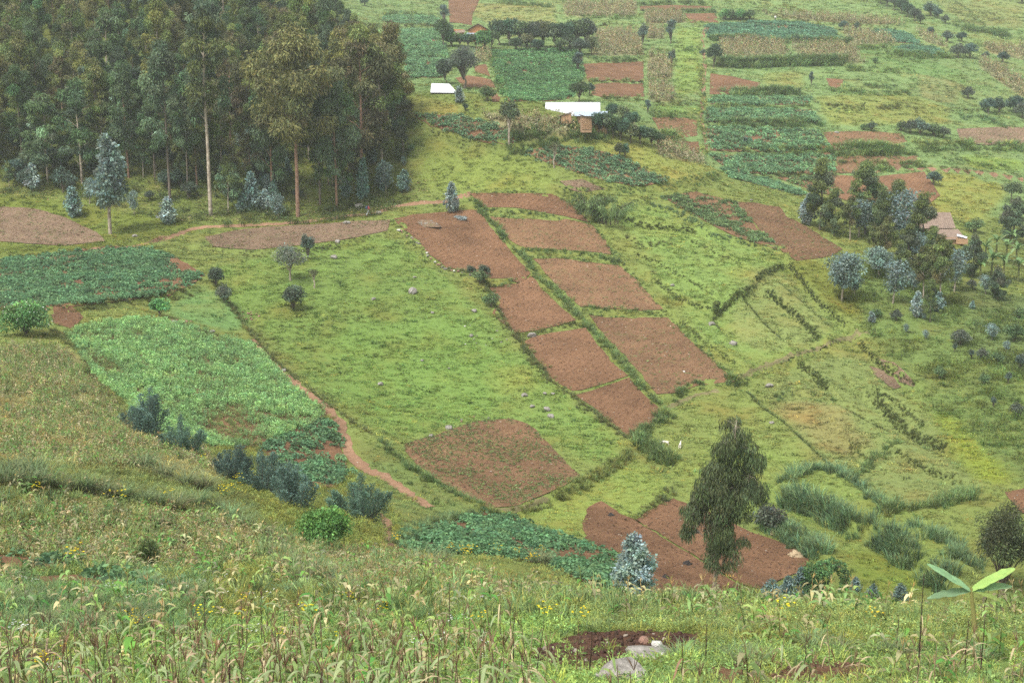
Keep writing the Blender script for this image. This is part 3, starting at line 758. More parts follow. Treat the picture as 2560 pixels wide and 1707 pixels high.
zone(D((480,620),(720,560),(900,545),(1020,640),(1130,740),(1280,880),(1450,1020),(1380,1080),(1240,1000),(1100,960),(900,1010),(700,870),(600,760),(520,700)), PAST, 1.5)
zone(D((730,770),(900,730),(1050,720),(1190,830),(1230,870),(1100,950),(930,980),(800,900)), (.122, .192, .05), 3, .9)
zone(D((1130,820),(1240,850),(1260,890),(1120,930)), (.17, .19, .05), 2, .8)
zone(D((940,300),(1060,330),(1200,350),(1290,400),(1280,440),(1080,440),(960,440),(930,360)), (.15, .185, .05), 2)
zone(D((930,215),(1060,240),(1090,270),(950,262)), (.185, .19, .06), 1.5)
zone(D((1390,300),(1560,350),(1650,395),(1560,425),(1440,370),(1330,330)), (.185, .205, .06), 1.5)
zone(D((1410,480),(1500,470),(1800,590),(1960,760),(1700,870),(1560,700)), (.138, .195, .058), 2)
zone(D((1700,640),(1810,610),(1940,750),(1850,800),(1740,820),(1660,740)), (.15, .182, .066), 2)
zone(D((1790,590),(1900,600),(2000,700),(1960,760),(1860,670)), (.12, .135, .03), 1.5)
zone(D((1740,880),(1960,790),(2150,980),(2280,1150),(2080,1170),(1900,1080)), (.138, .168, .06), 2)
zone(D((1770,920),(1930,930),(2000,1010),(1950,1060),(1880,1030)), (.165, .15, .062), 2, .9)
zone(D((1980,560),(2200,640),(2352,700),(2420,1120),(2250,1100),(2060,850),(1980,770)), (.105, .145, .046), 2)
zone(D((2180,950),(2330,1110),(2280,1130),(2120,930)), (.17, .205, .03), 1.5)
zone(D((2190,640),(2420,700),(2420,900),(2260,830)), (.10, .135, .052), 2, .8)
zone(D((2150,390),(2330,430),(2250,520),(2130,480)), (.175, .19, .05), 1.5)
zone(D((1500,1090),(1700,1000),(1900,1090),(2160,1200),(2200,1340),(2000,1340),(1880,1260),(1700,1150)), (.135, .175, .05), 2)
zone(D((1940,1250),(2100,1290),(2160,1345),(2060,1390),(1950,1340)), (.12, .165, .035), 1)
zone(D((1140,1190),(1370,1120),(1450,1050),(1540,1120),(1450,1190),(1340,1240),(1220,1200)), (.15, .19, .05), 1.2)
zone(D((800,1000),(880,1030),(1100,1180),(920,1240),(890,1120)), (.115, .15, .05), 1.2)
zone(D((470,640),(580,740),(540,770),(380,720)), (.115, .195, .07), 1.5)
# nearer hillside
zone(D((-60,790),(130,790),(220,870),(290,960),(310,1010),(500,1040),(540,1110),(300,1080),(-60,1060)), TAN, 2)
zone(D((-60,1060),(300,1085),(540,1120),(660,1230),(420,1190),(-60,1150)), (.125, .16, .065), 1.5)
zone(D((-60,1150),(420,1185),(640,1235),(690,1290),(350,1330),(-60,1270)), TAN, 1.5)
zone(D((690,1260),(900,1270),(1180,1340),(1160,1390),(900,1370),(700,1350)), TAN, 1.5, .8)
zone(D((-60,1310),(420,1330),(480,1440),(-60,1460)), (.105, .185, .08), 1.5)
zone(D((-60,1460),(480,1440),(900,1400),(1340,1420),(1400,1568),(1300,1700),(-200,1700)), (.135, .21, .072), 1)
zone(D((1340,1380),(1700,1390),(2352,1400),(2500,1480),(2352,1480),(1700,1450),(1340,1450)), (.15, .20, .078), 1)
zone(D((1400,1500),(2352,1480),(2600,1700),(1300,1700)), (.138, .205, .072), 1)
# distant strips: ripe maize and meadow
MAIZE = [B_((880,380),(980,378),(1000,440),(880,450)), B_((1760,232),(1900,228),(2050,240),(2090,400),(1900,405),(1710,402)), B_((1530,30),(1800,25),(2040,30),(2040,122),(1800,120),(1530,122)),
 C_((480,262),(670,255),(870,272),(920,360),(700,362),(500,352)), C_((920,282),(1100,275),(1290,282),(1375,390),(1260,382),(1000,368)), C_((1230,190),(1400,200),(1540,240),(1560,272),(1430,285),(1320,282)),
 C_((740,85),(1000,95),(1400,115),(1640,150),(1500,155),(1200,140),(900,120)), C_((40,180),(150,180),(150,240),(40,240)), C_((50,340),(190,360),(190,490),(50,480)), C_((50,520),(200,530),(210,620),(60,625)),
 C_((2070,360),(2180,400),(2352,500),(2420,620),(2330,590),(2200,500),(2090,420)), C_((1680,190),(1800,230),(1900,300),(1750,260)), C_((90,905),(260,890),(390,990),(400,1012),(250,985),(120,962)), C_((2100,280),(2352,290),(2352,370),(2150,330)),
 C_((30,90),(260,85),(290,140),(40,150)), B_((2110,110),(2352,110),(2352,170),(2110,165)), D((1100,262),(1180,258),(1290,285),(1380,300),(1330,312),(1210,322),(1150,300)), B_((940,830),(1120,850),(1300,830),(1640,860),(1500,930),(1300,950),(1150,930))]
for q in MAIZE: zone(q, TANF, .8, .85, .3)
for q, c in [(B_((870,25),(1450,20),(1460,180),(1000,185),(870,110)), (.175, .19, .075)), (C_((220,170),(370,170),(380,560),(220,600)), (.15, .21, .06)), (C_((1080,590),(1650,580),(1900,660),(1900,760),(1150,770)), (.17, .195, .06)),
             (C_((760,450),(980,440),(1000,540),(760,540)), (.165, .19, .065)), (C_((1850,1062),(2060,1070),(2180,1240),(2100,1300),(1950,1300)), (.175, .195, .055)), (C_((1950,950),(2352,980),(2352,1050),(2050,1040)), (.15, .21, .05)),
             (C_((80,650),(390,650),(390,700),(80,700)), (.13, .20, .06)), (C_((1640,850),(1900,860),(1900,900),(1680,900)), (.17, .19, .06)), (C_((1800,0),(2352,0),(2352,180),(2000,150)), (.16, .185, .075)), (C_((2000,180),(2352,240),(2352,290),(2100,280)), (.15, .19, .07)),
             (C_((1300,300),(1560,320),(1960,420),(2000,520),(1700,460),(1400,420)), (.11, .18, .065)), (C_((1700,450),(2000,520),(1900,640),(1720,600)), (.15, .17, .075))]:
    zone(q, c, 1.0, .85, .3)
for i, (kd, mt, q, lab) in enumerate(FIELDS):
    pass
# thin stains: darker damp lines, reddish trampled ground
COVER *= np.array([.98, 1.0, .86], np.float32)
_st = fbm(ZX, ZY, 5.0, 6, 3)
COVER *= (.86 + .3 * fbm(ZX, ZY, 22.0, 4, 3))[..., None].astype(np.float32)
_w = sstep(.60, .75, _st)[..., None] * .45
COVER = COVER * (1 - _w) + COVER * np.array([1.12, .86, .8], np.float32) * _w

def cover(x, y):
    fx = (np.asarray(x) - RX0) / ZS; fy = (np.asarray(y) - RY0) / ZS
    return np.stack([bil(COVER[..., k], fx, fy) for k in range(3)], -1)
def fid(x, y):
    i = ((np.asarray(x) - RX0) / RS + .5).astype(int); j = ((np.asarray(y) - RY0) / RS + .5).astype(int)
    ok = (i >= 0) & (i < RNX) & (j >= 0) & (j < RNY)
    return np.where(ok, FID[np.clip(i, 0, RNX - 1), np.clip(j, 0, RNY - 1)], -1)

# ------------------------------------------------------------------ ground: one sheet
az = np.concatenate([np.linspace(-180, -26, 50)[:-1], np.arange(-26, 26, .1), np.linspace(26, 180, 50)])
rr = np.concatenate([[.3, 1, 2, 3, 4, 5], np.arange(6, 60, .3), np.arange(60, 235, .5), np.arange(235, 455, 1.1), np.arange(455, 620, 8.0)])
AZ, RR = np.meshgrid(np.radians(az), rr, indexing='ij')
gx, gy = RR * np.sin(AZ), RR * np.cos(AZ)
gz = h(gx, gy)
inn = bil(INNER, (gx - RX0) / RS, (gy - RY0) / RS)
inside = (gx > RX0) & (gx < RX0 + RS * (RNX - 2)) & (gy > RY0) & (gy < RY0 + RS * (RNY - 2))
gz = gz - np.where(inside & (inn > .97), .22, 0)
na, nr = gx.shape
me = bpy.data.meshes.new('ground')
V = np.stack([gx, gy, gz], -1).reshape(-1, 3).astype(np.float32)
ia = np.arange(na - 1)[:, None] * nr; ir = np.arange(nr - 1)[None]
Q = np.stack([ia + ir, ia + nr + ir, ia + nr + ir + 1, ia + ir + 1], -1).reshape(-1, 4)[:, ::-1]
me.vertices.add(len(V)); me.vertices.foreach_set('co', V.ravel())
me.loops.add(Q.size); me.loops.foreach_set('vertex_index', Q.ravel().astype(np.int32))
me.polygons.add(len(Q)); me.polygons.foreach_set('loop_start', (np.arange(len(Q)) * 4).astype(np.int32))
me.polygons.foreach_set('use_smooth', np.ones(len(Q), bool))
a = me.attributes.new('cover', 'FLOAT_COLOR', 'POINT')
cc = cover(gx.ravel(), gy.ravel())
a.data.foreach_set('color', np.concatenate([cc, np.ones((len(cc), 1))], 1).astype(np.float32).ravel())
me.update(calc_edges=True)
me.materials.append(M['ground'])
tag(put('ground', me), 'grassy hillsides falling to a valley and rising beyond', kind='structure')

# ------------------------------------------------------------------ field sheets and paths
def sheet(name, pl, mat, lift, spacing):
    q = densify([tuple(p) for p in pl], spacing * .6, True)
    q = q + np.stack([.5 * (fbm(q[:, 0], q[:, 1], 1.6, 4, 2) - .5), .5 * (fbm(q[:, 0], q[:, 1], 1.6, 5, 2) - .5)], 1)
    x0, y0 = q.min(0); x1, y1 = q.max(0)
    GX, GY = np.meshgrid(np.arange(x0, x1, spacing), np.arange(y0, y1, spacing), indexing='ij')
    GX = GX + rng.uniform(-.3, .3, GX.shape) * spacing; GY = GY + rng.uniform(-.3, .3, GY.shape) * spacing
    m = pip(GX, GY, q)
    I = np.stack([GX[m], GY[m]], 1)
    pts = [Vector(p) for p in np.concatenate([q, I])]
    vs, es, fs, *_ = geometry.delaunay_2d_cdt(pts, [], [list(range(len(q)))], 1, 1e-4)
    V = np.array([(v[0], v[1]) for v in vs])
    z = h(V[:, 0], V[:, 1]) + lift + .10 * (fbm(V[:, 0], V[:, 1], 1.2, 3, 3) - .5)
    me = bpy.data.meshes.new(name)
    tris = [f for f in fs if len(f) >= 3]
    me.from_pydata(np.column_stack([V, z]).tolist(), [], [list(f) for f in tris])
    me.polygons.foreach_set('use_smooth', np.ones(len(me.polygons), bool))
    me.materials.append(mat)
    me.update()
    return me
FNAME = {'plot': 'ploughed_field', 'potato': 'potato_field', 'pea': 'pea_field', 'bean': 'bean_field'}
for (kd, mt, q, lab), pl in zip(FIELDS, FPOLY):
    d = np.median(pl[:, 1])
    if not np.isfinite(pl).all() or len(pl) < 3: continue
    me = sheet(FNAME[kd], pl, M[mt], .07, .3 if d < 45 else .8 if d < 120 else 1.1 if d < 235 else 2.0)
    tag(put(FNAME[kd], me), lab, kind='structure')
for nm, pts, w, lab in PATHS:
    pl = plan(pts, False, 8)
    T = unit(np.gradient(pl, axis=0)); Nn = np.stack([-T[:, 1], T[:, 0]], 1)
    ww = w * (.75 + .5 * fbm(pl[:, 0], pl[:, 1], 3.0, 2, 2))
    rows = []
    for k in (-1, -.5, 0, .5, 1):
        p = pl + Nn * (ww * k)[:, None] + .12 * rng.normal(size=pl.shape) * (abs(k) == 1)
        rows.append(np.column_stack([p, h(p[:, 0], p[:, 1]) + .07 - .04 * abs(k)]))
    V = np.stack(rows, 1); m = len(pl)
    i = np.arange(m - 1)[:, None] * 5; k = np.arange(4)[None]
    Q = np.stack([i + k, i + 5 + k, i + 6 + k, i + k + 1], -1).reshape(-1, 4)[:, ::-1]
    b = MB(); b.add(V.reshape(-1, 3), Q, (1, 1, 1))
    tag(put(nm, b.mesh(nm, M['track' if w < .32 else 'path'], True)), lab, kind='structure')

# ------------------------------------------------------------------ ground cover (uncountable): scattered by geometry nodes
def proto_set(name, builders):
    c = bpy.data.collections.new(name)
    for i, b in enumerate(builders):
        mb = MB(); b(mb)
        c.objects.link(bpy.data.objects.new('%s_%02d' % (name, i), mb.mesh(name, M['stuff'])))
    return c
def scatter_group(coll):
    ng = bpy.data.node_groups.new('scatter', 'GeometryNodeTree')
    ng.interface.new_socket('Geometry', in_out='INPUT', socket_type='NodeSocketGeometry')
    ng.interface.new_socket('Geometry', in_out='OUTPUT', socket_type='NodeSocketGeometry')
    n = ng.nodes; L = ng.links
    gi = n.new('NodeGroupInput'); go = n.new('NodeGroupOutput'); ip = n.new('GeometryNodeInstanceOnPoints'); ci = n.new('GeometryNodeCollectionInfo')
    ci.inputs['Collection'].default_value = coll; ci.inputs['Separate Children'].default_value = True; ci.inputs['Reset Children'].default_value = True
    def na(name, t):
        x = n.new('GeometryNodeInputNamedAttribute'); x.data_type = t; x.inputs['Name'].default_value = name
        return x.outputs['Attribute']
    L.new(gi.outputs[0], ip.inputs['Points']); L.new(ci.outputs[0], ip.inputs['Instance']); ip.inputs['Pick Instance'].default_value = True
    L.new(na('pick', 'INT'), ip.inputs['Instance Index'])
    e = n.new('FunctionNodeEulerToRotation'); L.new(na('rot', 'FLOAT_VECTOR'), e.inputs[0]); L.new(e.outputs[0], ip.inputs['Rotation'])
    L.new(na('scl', 'FLOAT_VECTOR'), ip.inputs['Scale']); L.new(ip.outputs[0], go.inputs[0])
    return ng
def stuff(name, coll, P, scl, col, label, tilt=.12, cat=None):
    n = len(P)
    if n == 0: return
    me = bpy.data.meshes.new(name)
    me.vertices.add(n); me.vertices.foreach_set('co', np.asarray(P, np.float32).ravel())
    def A(nm, t, d, f):
        a = me.attributes.new(nm, t, 'POINT'); a.data.foreach_set(f, np.ascontiguousarray(d).ravel())
    A('rot', 'FLOAT_VECTOR', np.column_stack([rng.normal(0, tilt, n), rng.normal(0, tilt, n), rng.uniform(0, 2 * PI, n)]).astype(np.float32), 'vector')
    scl = np.asarray(scl, float)
    if scl.ndim == 1: scl = np.repeat(scl[:, None], 3, 1)
    A('scl', 'FLOAT_VECTOR', scl.astype(np.float32), 'vector')
    A('pick', 'INT', rng.integers(0, len(coll.objects), n).astype(np.int32), 'value')
    A('col', 'FLOAT_COLOR', np.column_stack([col, np.ones(n)]).astype(np.float32), 'color')
    o = put(name, me)
    md = o.modifiers.new('scatter', 'NODES'); md.node_group = scatter_group(coll)
    tag(o, label, kind='stuff')
    return o
def on_ground(x, y, dz=0.0):
    return np.column_stack([x, y, h(x, y) + dz])
def wedge(d0, d1, den, half=.40):
    n = int(den * half * (d1 * d1 - d0 * d0))
    y = np.sqrt(rng.uniform(d0 * d0, d1 * d1, n)); x = rng.uniform(-half, half, n) * y
    return x, y
def in_poly(pl, den, clump=None):
    x0, y0 = pl.min(0); x1, y1 = pl.max(0)
    n = int(den * (x1 - x0) * (y1 - y0))
    x = rng.uniform(x0, x1, n); y = rng.uniform(y0, y1, n)
    m = pip(x, y, pl)
    return x[m], y[m]

gw = lambda n, v=.22, hs=.07: cvar((1, 1, 1), n, v, hs)
SHORT = proto_set('short_grass', [lambda mb, i=i: blades(mb, 26, .34, .24, .9, .045, gw(26), lv=(0, .5, 1)) for i in range(5)])
LOOSE = proto_set('meadow_tuft', [lambda mb, i=i: blades(mb, 22, .22, .34, .7, .035, gw(22), lv=(0, .5, 1)) for i in range(5)])
TALL = proto_set('tall_grass', [lambda mb, i=i: (blades(mb, 34, .30, 1.0, .55, .035, cvar((1, 1, 1), 34, .22, .06), droop=.3),
                                              blades(mb, 10, .25, .8, .7, .03, cvar((1.9, 1.35, 1.0), 10, .2, .05), droop=.3)) for i in range(6)])
def potato(mb, n=44, r=.34, hh=.34):
    a = rng.uniform(0, 2 * PI, n); q = np.sqrt(rng.random(n)) * r; z = hh * (1 - (q / r) ** 2) * rng.uniform(.45, 1, n) + .03
    P = np.column_stack([q * np.cos(a), q * np.sin(a), z])
    A = np.column_stack([np.cos(a), np.sin(a), rng.uniform(-.5, .45, n)])
    leaves(mb, P - A * .05, A, rng.uniform(.14, .26, n), rng.uniform(.09, .15, n), cvar((1, 1, 1), n, .22, .05), sag=.1)
POT = proto_set('potato_foliage', [potato for i in range(5)])
def pea(mb):
    n = 60
    a = rng.uniform(0, 2 * PI, n); q = .28 * np.sqrt(rng.random(n)); z = rng.uniform(.08, .62, n)
    P = np.column_stack([q * np.cos(a), q * np.sin(a), z]); A = np.column_stack([np.cos(a), np.sin(a), rng.uniform(-.2, .9, n)])
    leaves(mb, P, A, rng.uniform(.12, .22, n), rng.uniform(.06, .11, n), cvar((1, 1, 1), n, .22, .06))
    m = 5; k = rng.integers(0, n, m)
    leaves(mb, P[k] + [0, 0, .08], rdir(m), .06, .06, (2.6, 2.1, 3.2))
PEA = proto_set('pea_foliage', [pea for i in range(5)])
def ripe(mb, H=1.0, n=7, dry=.7):
    bend = rng.normal(0, .12, 2)
    z = np.linspace(0, H, 4)
    tube(mb, np.column_stack([bend[0] * (z / H) ** 2, bend[1] * (z / H) ** 2, z]), np.linspace(.022, .01, 4), 3, (.95, .78, .6))
    for i in range(n):
        t = .18 + .75 * i / n; az_ = i * 2.6 + rng.normal(0, .5); L = rng.uniform(.35, .6)
        o = np.array([math.cos(az_), math.sin(az_), 0]); s = np.array([-o[1], o[0], 0]); b = np.array([bend[0] * t * t, bend[1] * t * t, H * t])
        col = np.array((1.08, 1.04, .95)) * rng.uniform(.6, 1.25) if rng.random() < dry else np.array((.6, .95, .5)) * rng.uniform(.7, 1.2)
        rows = []
        for u_, rise, w in ((0, 0, .03), (.4, .16, .06), (.75, .06, .045), (1, -.22, .004)):
            p = b + o * L * u_ * .8 + np.array([0, 0, L * rise]); rows += [p - s * w, p + s * w]
        mb.add(rows, [[0, 1, 3, 2], [2, 3, 5, 4], [4, 5, 7, 6]], col)
    k = 4; a = rng.uniform(0, 2 * PI, k)
    leaves(mb, np.tile([bend[0], bend[1], H], (k, 1)), np.column_stack([.5 * np.cos(a), .5 * np.sin(a), np.ones(k)]), .26, .025, (1.2, .9, .65))
RIPE = proto_set('ripe_maize', [lambda mb: ripe(mb) for i in range(8)])
def weed(mb):
    n = 62; a = rng.uniform(0, 2 * PI, n); q = .28 * np.sqrt(rng.random(n)); z = rng.uniform(.03, .36, n) * (1.2 - q * 2)
    P = np.column_stack([q * np.cos(a), q * np.sin(a), z]); A = np.column_stack([np.cos(a), np.sin(a), rng.uniform(-.4, .9, n)])
    leaves(mb, P, A, rng.uniform(.05, .12, n), rng.uniform(.02, .05, n), cvar((1, 1, 1), n, .25, .07))
    blades(mb, 16, .24, .46, .6, .016, cvar((1.25, 1.1, .85), 16, .25, .07))
WEED = proto_set('weeds', [weed for i in range(7)])
def seedling(mb):
    n = 9; P = rng.normal(0, .09, (n, 3)) * [1, 1, .2] + [0, 0, .08]
    leaves(mb, P, rdir(n) * [1, 1, .4] + [0, 0, .3], rng.uniform(.1, .2, n), rng.uniform(.05, .09, n), cvar((1, 1, 1), n, .2, .06))
SEED = proto_set('seedlings', [seedling for i in range(4)])
def clod(mb):
    V = rdir(8) * rng.uniform(.6, 1.0, (8, 1)) * [.12, .12, .07]
    c = [[-1, -1, -1], [-1, -1, 1], [-1, 1, -1], [-1, 1, 1], [1, -1, -1], [1, -1, 1], [1, 1, -1], [1, 1, 1]]
    V = np.array(c) * [.07, .07, .05] * rng.uniform(.5, 1.2, (8, 3)) + [0, 0, .02]
    mb.add(V, [[0, 1, 3, 2], [4, 6, 7, 5], [0, 4, 5, 1], [2, 3, 7, 6], [0, 2, 6, 4], [1, 5, 7, 3]], cvar((1, 1, 1), 6, .1, .02))
CLOD = proto_set('earth_clods', [clod for i in range(5)])
def flower(mb):
    n = 5; P = np.column_stack([rng.normal(0, .14, (n, 2)), rng.uniform(.3, .55, n)])
    for p in P:
        a = np.arange(5) * 1.257 + rng.random()
        leaves(mb, np.tile(p, (5, 1)), np.column_stack([np.cos(a), np.sin(a), np.full(5, .35)]), .045, .03, cvar((1, 1, 1), 5, .08, 0))
WFLOW = proto_set('white_flowers', [flower for i in range(3)])
def deadleaf(mb):
    n = 16; P = rng.normal(0, .5, (n, 3)) * [1, 1, 0] + [0, 0, .05]
    leaves(mb, P, rdir(n) * [1, 1, .3], rng.uniform(.08, .2, n), rng.uniform(.03, .08, n), cvar((1, 1, 1), n, .35, .08))
LITTER = proto_set('leaf_litter', [deadleaf for i in range(4)])

kinds = np.array([{'plot': 1, 'potato': 2, 'pea': 3, 'bean': 4}[f[0]] for f in FIELDS] + [0])
def field_kind(x, y):
    f = fid(x, y)
    return np.where(f < 0, 0, np.where(f >= 900, 9, kinds[np.clip(f, 0, len(FIELDS))]))
# -- grass over all open ground
xs, ys, sc = [], [], []
for d0, d1, den, s in ((58, 120, 5.5, .75), (120, 170, 4.4, .95), (170, 236, 3.0, 1.1), (236, 330, 1.0, 1.7), (330, 452, .5, 2.2)):
    x, y = wedge(d0, d1, den)
    xs.append(x); ys.append(y); sc.append(s * np.exp(rng.normal(0, .28, len(x))))
x = np.concatenate(xs); y = np.concatenate(ys); s = np.concatenate(sc)
k = field_kind(x, y)
pat = fbm(x, y, 2.2, 2, 3)
keep = (k == 0) & (rng.random(len(x)) < sstep(.22, .5, pat) + .25)
x, y, s, pat = x[keep], y[keep], s[keep], pat[keep]
s *= .7 + .7 * pat
c = cover(x, y) * gw(len(x), .2, .08) * (1.15 + .35 * (fbm(x, y, 1.3, 5, 2)))[:, None]
dryg = rng.random(len(x)) < .07
c[dryg] = c[dryg] * [1.5, 1.1, 1.0]
stuff('meadow_grass', SHORT, on_ground(x, y, -.03), np.column_stack([s, s, s * rng.uniform(.3, .75, len(s))]), c, 'short grazed grass over the open hillsides')
# -- coarse tufts standing proud of it
x, y = wedge(90, 236, .22)
k = field_kind(x, y); keep = (k == 0) & (fbm(x, y, 6.0, 6, 3) > .48)
x, y = x[keep], y[keep]; s = rng.uniform(.7, 1.7, len(x))
c = cover(x, y) * [.85, .98, .95] * gw(len(x), .22, .08)
stuff('coarse_grass', LOOSE, on_ground(x, y, -.03), s, c, 'darker coarse grass tufts dotted over the meadows')
# -- tall grass on the banks
xs, ys, hs, cs, ws_ = [], [], [], [], []
for (pts, amp, gh, wd, den, tone), pl in zip(EDGES, EDGE_PLAN):
    seg = np.linalg.norm(np.diff(pl, axis=0), axis=1); seg = np.where(seg > 30, 0, seg)
    cum = np.concatenate([[0], np.cumsum(seg)]); L = cum[-1]
    far = np.median(pl[:, 1]) > 240
    n = int(L * wd * den * (.75 if far else 1.0) * (1.5 if tone[0] < .1 and gh < .65 else 1)) + 1
    t = rng.random(n) * L; i = np.clip(np.searchsorted(cum, t) - 1, 0, len(seg) - 1)
    f = (t - cum[i]) / np.maximum(seg[i], 1e-6); p = pl[i] + (pl[i + 1] - pl[i]) * f[:, None]
    q = rng.normal(0, wd * (.15 if tone[0] < .1 and gh < .65 else .33), (n, 2)); p = p + q
    gap = fbm(p[:, 0], p[:, 1], 2.6, 7, 2)
    kp = (rng.random(n) < sstep(.2, .45, gap) + .1 + (tone[0] < .1)) & (p[:, 1] > 20)
    p = p[kp]; n = len(p)
    xs.append(p[:, 0]); ys.append(p[:, 1]); line = tone[0] < .1 and gh < .65; ws_.append(np.full(n, .36 if line else .45)); gk = np.full(n, .5) if line else gap[kp]
    hs.append(gh * (.85 if line else 1) * (rng.uniform(.8, 1.15, n) if line else rng.uniform(.55, 1.3, n)) * (.6 + .8 * gk) * (1.0 if far else 1)); cs.append(np.array(tone) * (1.3 if far or line else 1) * cvar((1, 1, 1), n, .2, .07) * (.75 + .5 * gk)[:, None])
x = np.concatenate(xs); y = np.concatenate(ys); s = np.concatenate(hs); c = np.concatenate(cs)
w = np.maximum(s, np.concatenate(ws_) + .12 * (y > 240)) * np.where(y > 240, 1.5, 1.0)
stuff('tall_grass', TALL, on_ground(x, y, -.05), np.column_stack([w, w, s]), c, 'tall fodder grass grown along the field banks')
# -- crops too many to count
POTS = []
SEEDS, PEAS, BEANS, CLODS = [], [], [], []
for i, ((kd, mt, q, lab), pl) in enumerate(zip(FIELDS, FPOLY)):
    d = float(np.median(pl[:, 1]))
    if kd == 'potato':
        near = 'leafy potato plot at the bottom' in lab
        den = 3.4 if near else 3.0 if d < 130 else 4.6 if d < 236 else 1.5
        x, y = in_poly(pl, den)
        if d < 236:                       # planted in rows down the slope
            ang = {'visible rows': .5, 'large potato': 1.1}.get(next((w for w in ('visible rows', 'large potato') if w in lab), ''), .8)
            u_ = x * math.cos(ang) + y * math.sin(ang); u2 = np.round(u_ / .85) * .85 + rng.normal(0, .13, len(x)); dx = (u2 - u_)
            x = x + dx * math.cos(ang); y = y + dx * math.sin(ang)
        g = fbm(x, y, 5.0, 2, 3)
        thin = (.44 if 'crest' in lab else .6) if ('thin' in lab) else 0 if 'below the white' in lab else .22 if 'visible rows' in lab else .12 if d > 236 else .30
        kp = rng.random(len(x)) < sstep(thin - .1, thin + .35, g + .1 * rng.random(len(x)))
        x, y = x[kp], y[kp]
        n = len(x)
        tone = np.array((.12, .235, .11)) if d < 240 else np.array((.155, .285, .135))
        if 'thin' in lab: tone = np.array((.145, .225, .09))
        if 'spur' in lab or 'white roofed' in lab: tone = np.array((.16, .27, .14))
        if 'bottom of the valley' in lab: tone = np.array(POT_TONE)
        if 'bluish' in lab or 'blue green' in lab: tone = np.array((.125, .25, .15))
        c = tone * gw(n, .2, .05) * (.75 + .5 * fbm(x, y, 3, 3, 2))[:, None]
        s = rng.uniform(.75, 1.35, n) * (1.15 if d < 236 else 1.7)
        POTS.append((near, x, y, s, c))
    elif kd == 'pea':
        x, y = in_poly(pl, 9.0); g = fbm(x, y, 4.0, 5, 3); n = len(x)
        c = np.array((.235, .40, .15)) * gw(n, .2, .06) * (.7 + .55 * g)[:, None]
        weedy = rng.random(n) > sstep(.2, .55, g)
        c[weedy] = np.array((.175, .245, .08)) * gw(int(weedy.sum()), .2, .06)
        s = np.where(weedy, .45, .85) * rng.uniform(.65, 1.25, n)
        PEAS.append((x, y, s, c))
    elif kd == 'bean':
        x, y = in_poly(pl, 1.9); n = len(x)
        tone = np.array((.125, .25, .10)) if 'dense' in lab else np.array((.14, .27, .13))
        c = tone * gw(n, .2, .05) * (.75 + .5 * fbm(x, y, 6, 3, 3))[:, None]
        BEANS.append((x, y, rng.uniform(1.2, 2.2, n), c))
    elif mt == 'soilweed':
        den = 13.0 if 'seedlings' in lab else 1.6 if d < 236 else .9
        x, y = in_poly(pl, den); g = fbm(x, y, 4.0, 6, 3); kp = rng.random(len(x)) < sstep(.3, .62, g) * (.9 if 'seedlings' in lab or d > 236 else .6)
        x, y = x[kp], y[kp]; n = len(x)
        c = np.array((.15, .205, .07)) * gw(n, .2, .07)
        SEEDS.append((x, y, rng.uniform(.6, 1.3, n) * (.9 if 'seedlings' in lab else 1.0 if d < 236 else 2.2), c))
    elif mt == 'soilgrey':
        x, y = in_poly(pl, 2.5); kp = rng.random(len(x)) < .5 * sstep(.35, .65, fbm(x, y, 3.0, 6, 3)); x, y = x[kp], y[kp]; n = len(x)
        c = np.array((.15, .165, .06)) * gw(n, .25, .1); SEEDS.append((x, y, rng.uniform(.6, 1.4, n), c))
    if kd == 'plot' and d < 215:
        x, y = in_poly(pl, 4.0 if d > 60 else 16.0); n = len(x)
        c = np.array((.15, .086, .05) if mt != 'soildark' else (.09, .05, .034)) * gw(n, .1, .03)
        pale = rng.random(n) < .03; c[pale] = (.34, .29, .23)
        CLODS.append((x, y, rng.uniform(.5, 1.7, n) * (.62 if d > 60 else .6), c))
cat = lambda L, k: np.concatenate([a[k] for a in L])
rest = [(p[1], p[2], p[3], p[4]) for p in POTS if not p[0]]
NEARPOT = [p for p in POTS if p[0]][0]
# the 300 nearest potato plants of the near plot become single plants further down, the others stay in the mass
o_ = np.argsort(NEARPOT[2]); NP1, NP2 = o_[:300], o_[300:]
rest.append((NEARPOT[1][NP2], NEARPOT[2][NP2], NEARPOT[3][NP2], NEARPOT[4][NP2]))
stuff('potato_foliage', POT, on_ground(cat(rest, 0), cat(rest, 1), .05), cat(rest, 2), cat(rest, 3), 'leafy potato plants in the plots across both slopes', .1)
stuff('pea_foliage', PEA, on_ground(cat(PEAS, 0), cat(PEAS, 1), .04), cat(PEAS, 2), cat(PEAS, 3), 'pale green pea plants in the plot left of the gully', .2)
stuff('bean_foliage', POT, on_ground(cat(BEANS, 0), cat(BEANS, 1), .05), cat(BEANS, 2), cat(BEANS, 3), 'dense green bean plants on the far slope', .1)
stuff('seedlings', SEED, on_ground(cat(SEEDS, 0), cat(SEEDS, 1), .05), cat(SEEDS, 2), cat(SEEDS, 3), 'sparse seedlings and weeds on the bare plots', .2)
stuff('earth_clods', CLOD, on_ground(cat(CLODS, 0), cat(CLODS, 1), .06), cat(CLODS, 2), cat(CLODS, 3), 'clods of earth over the ploughed plots', .8)
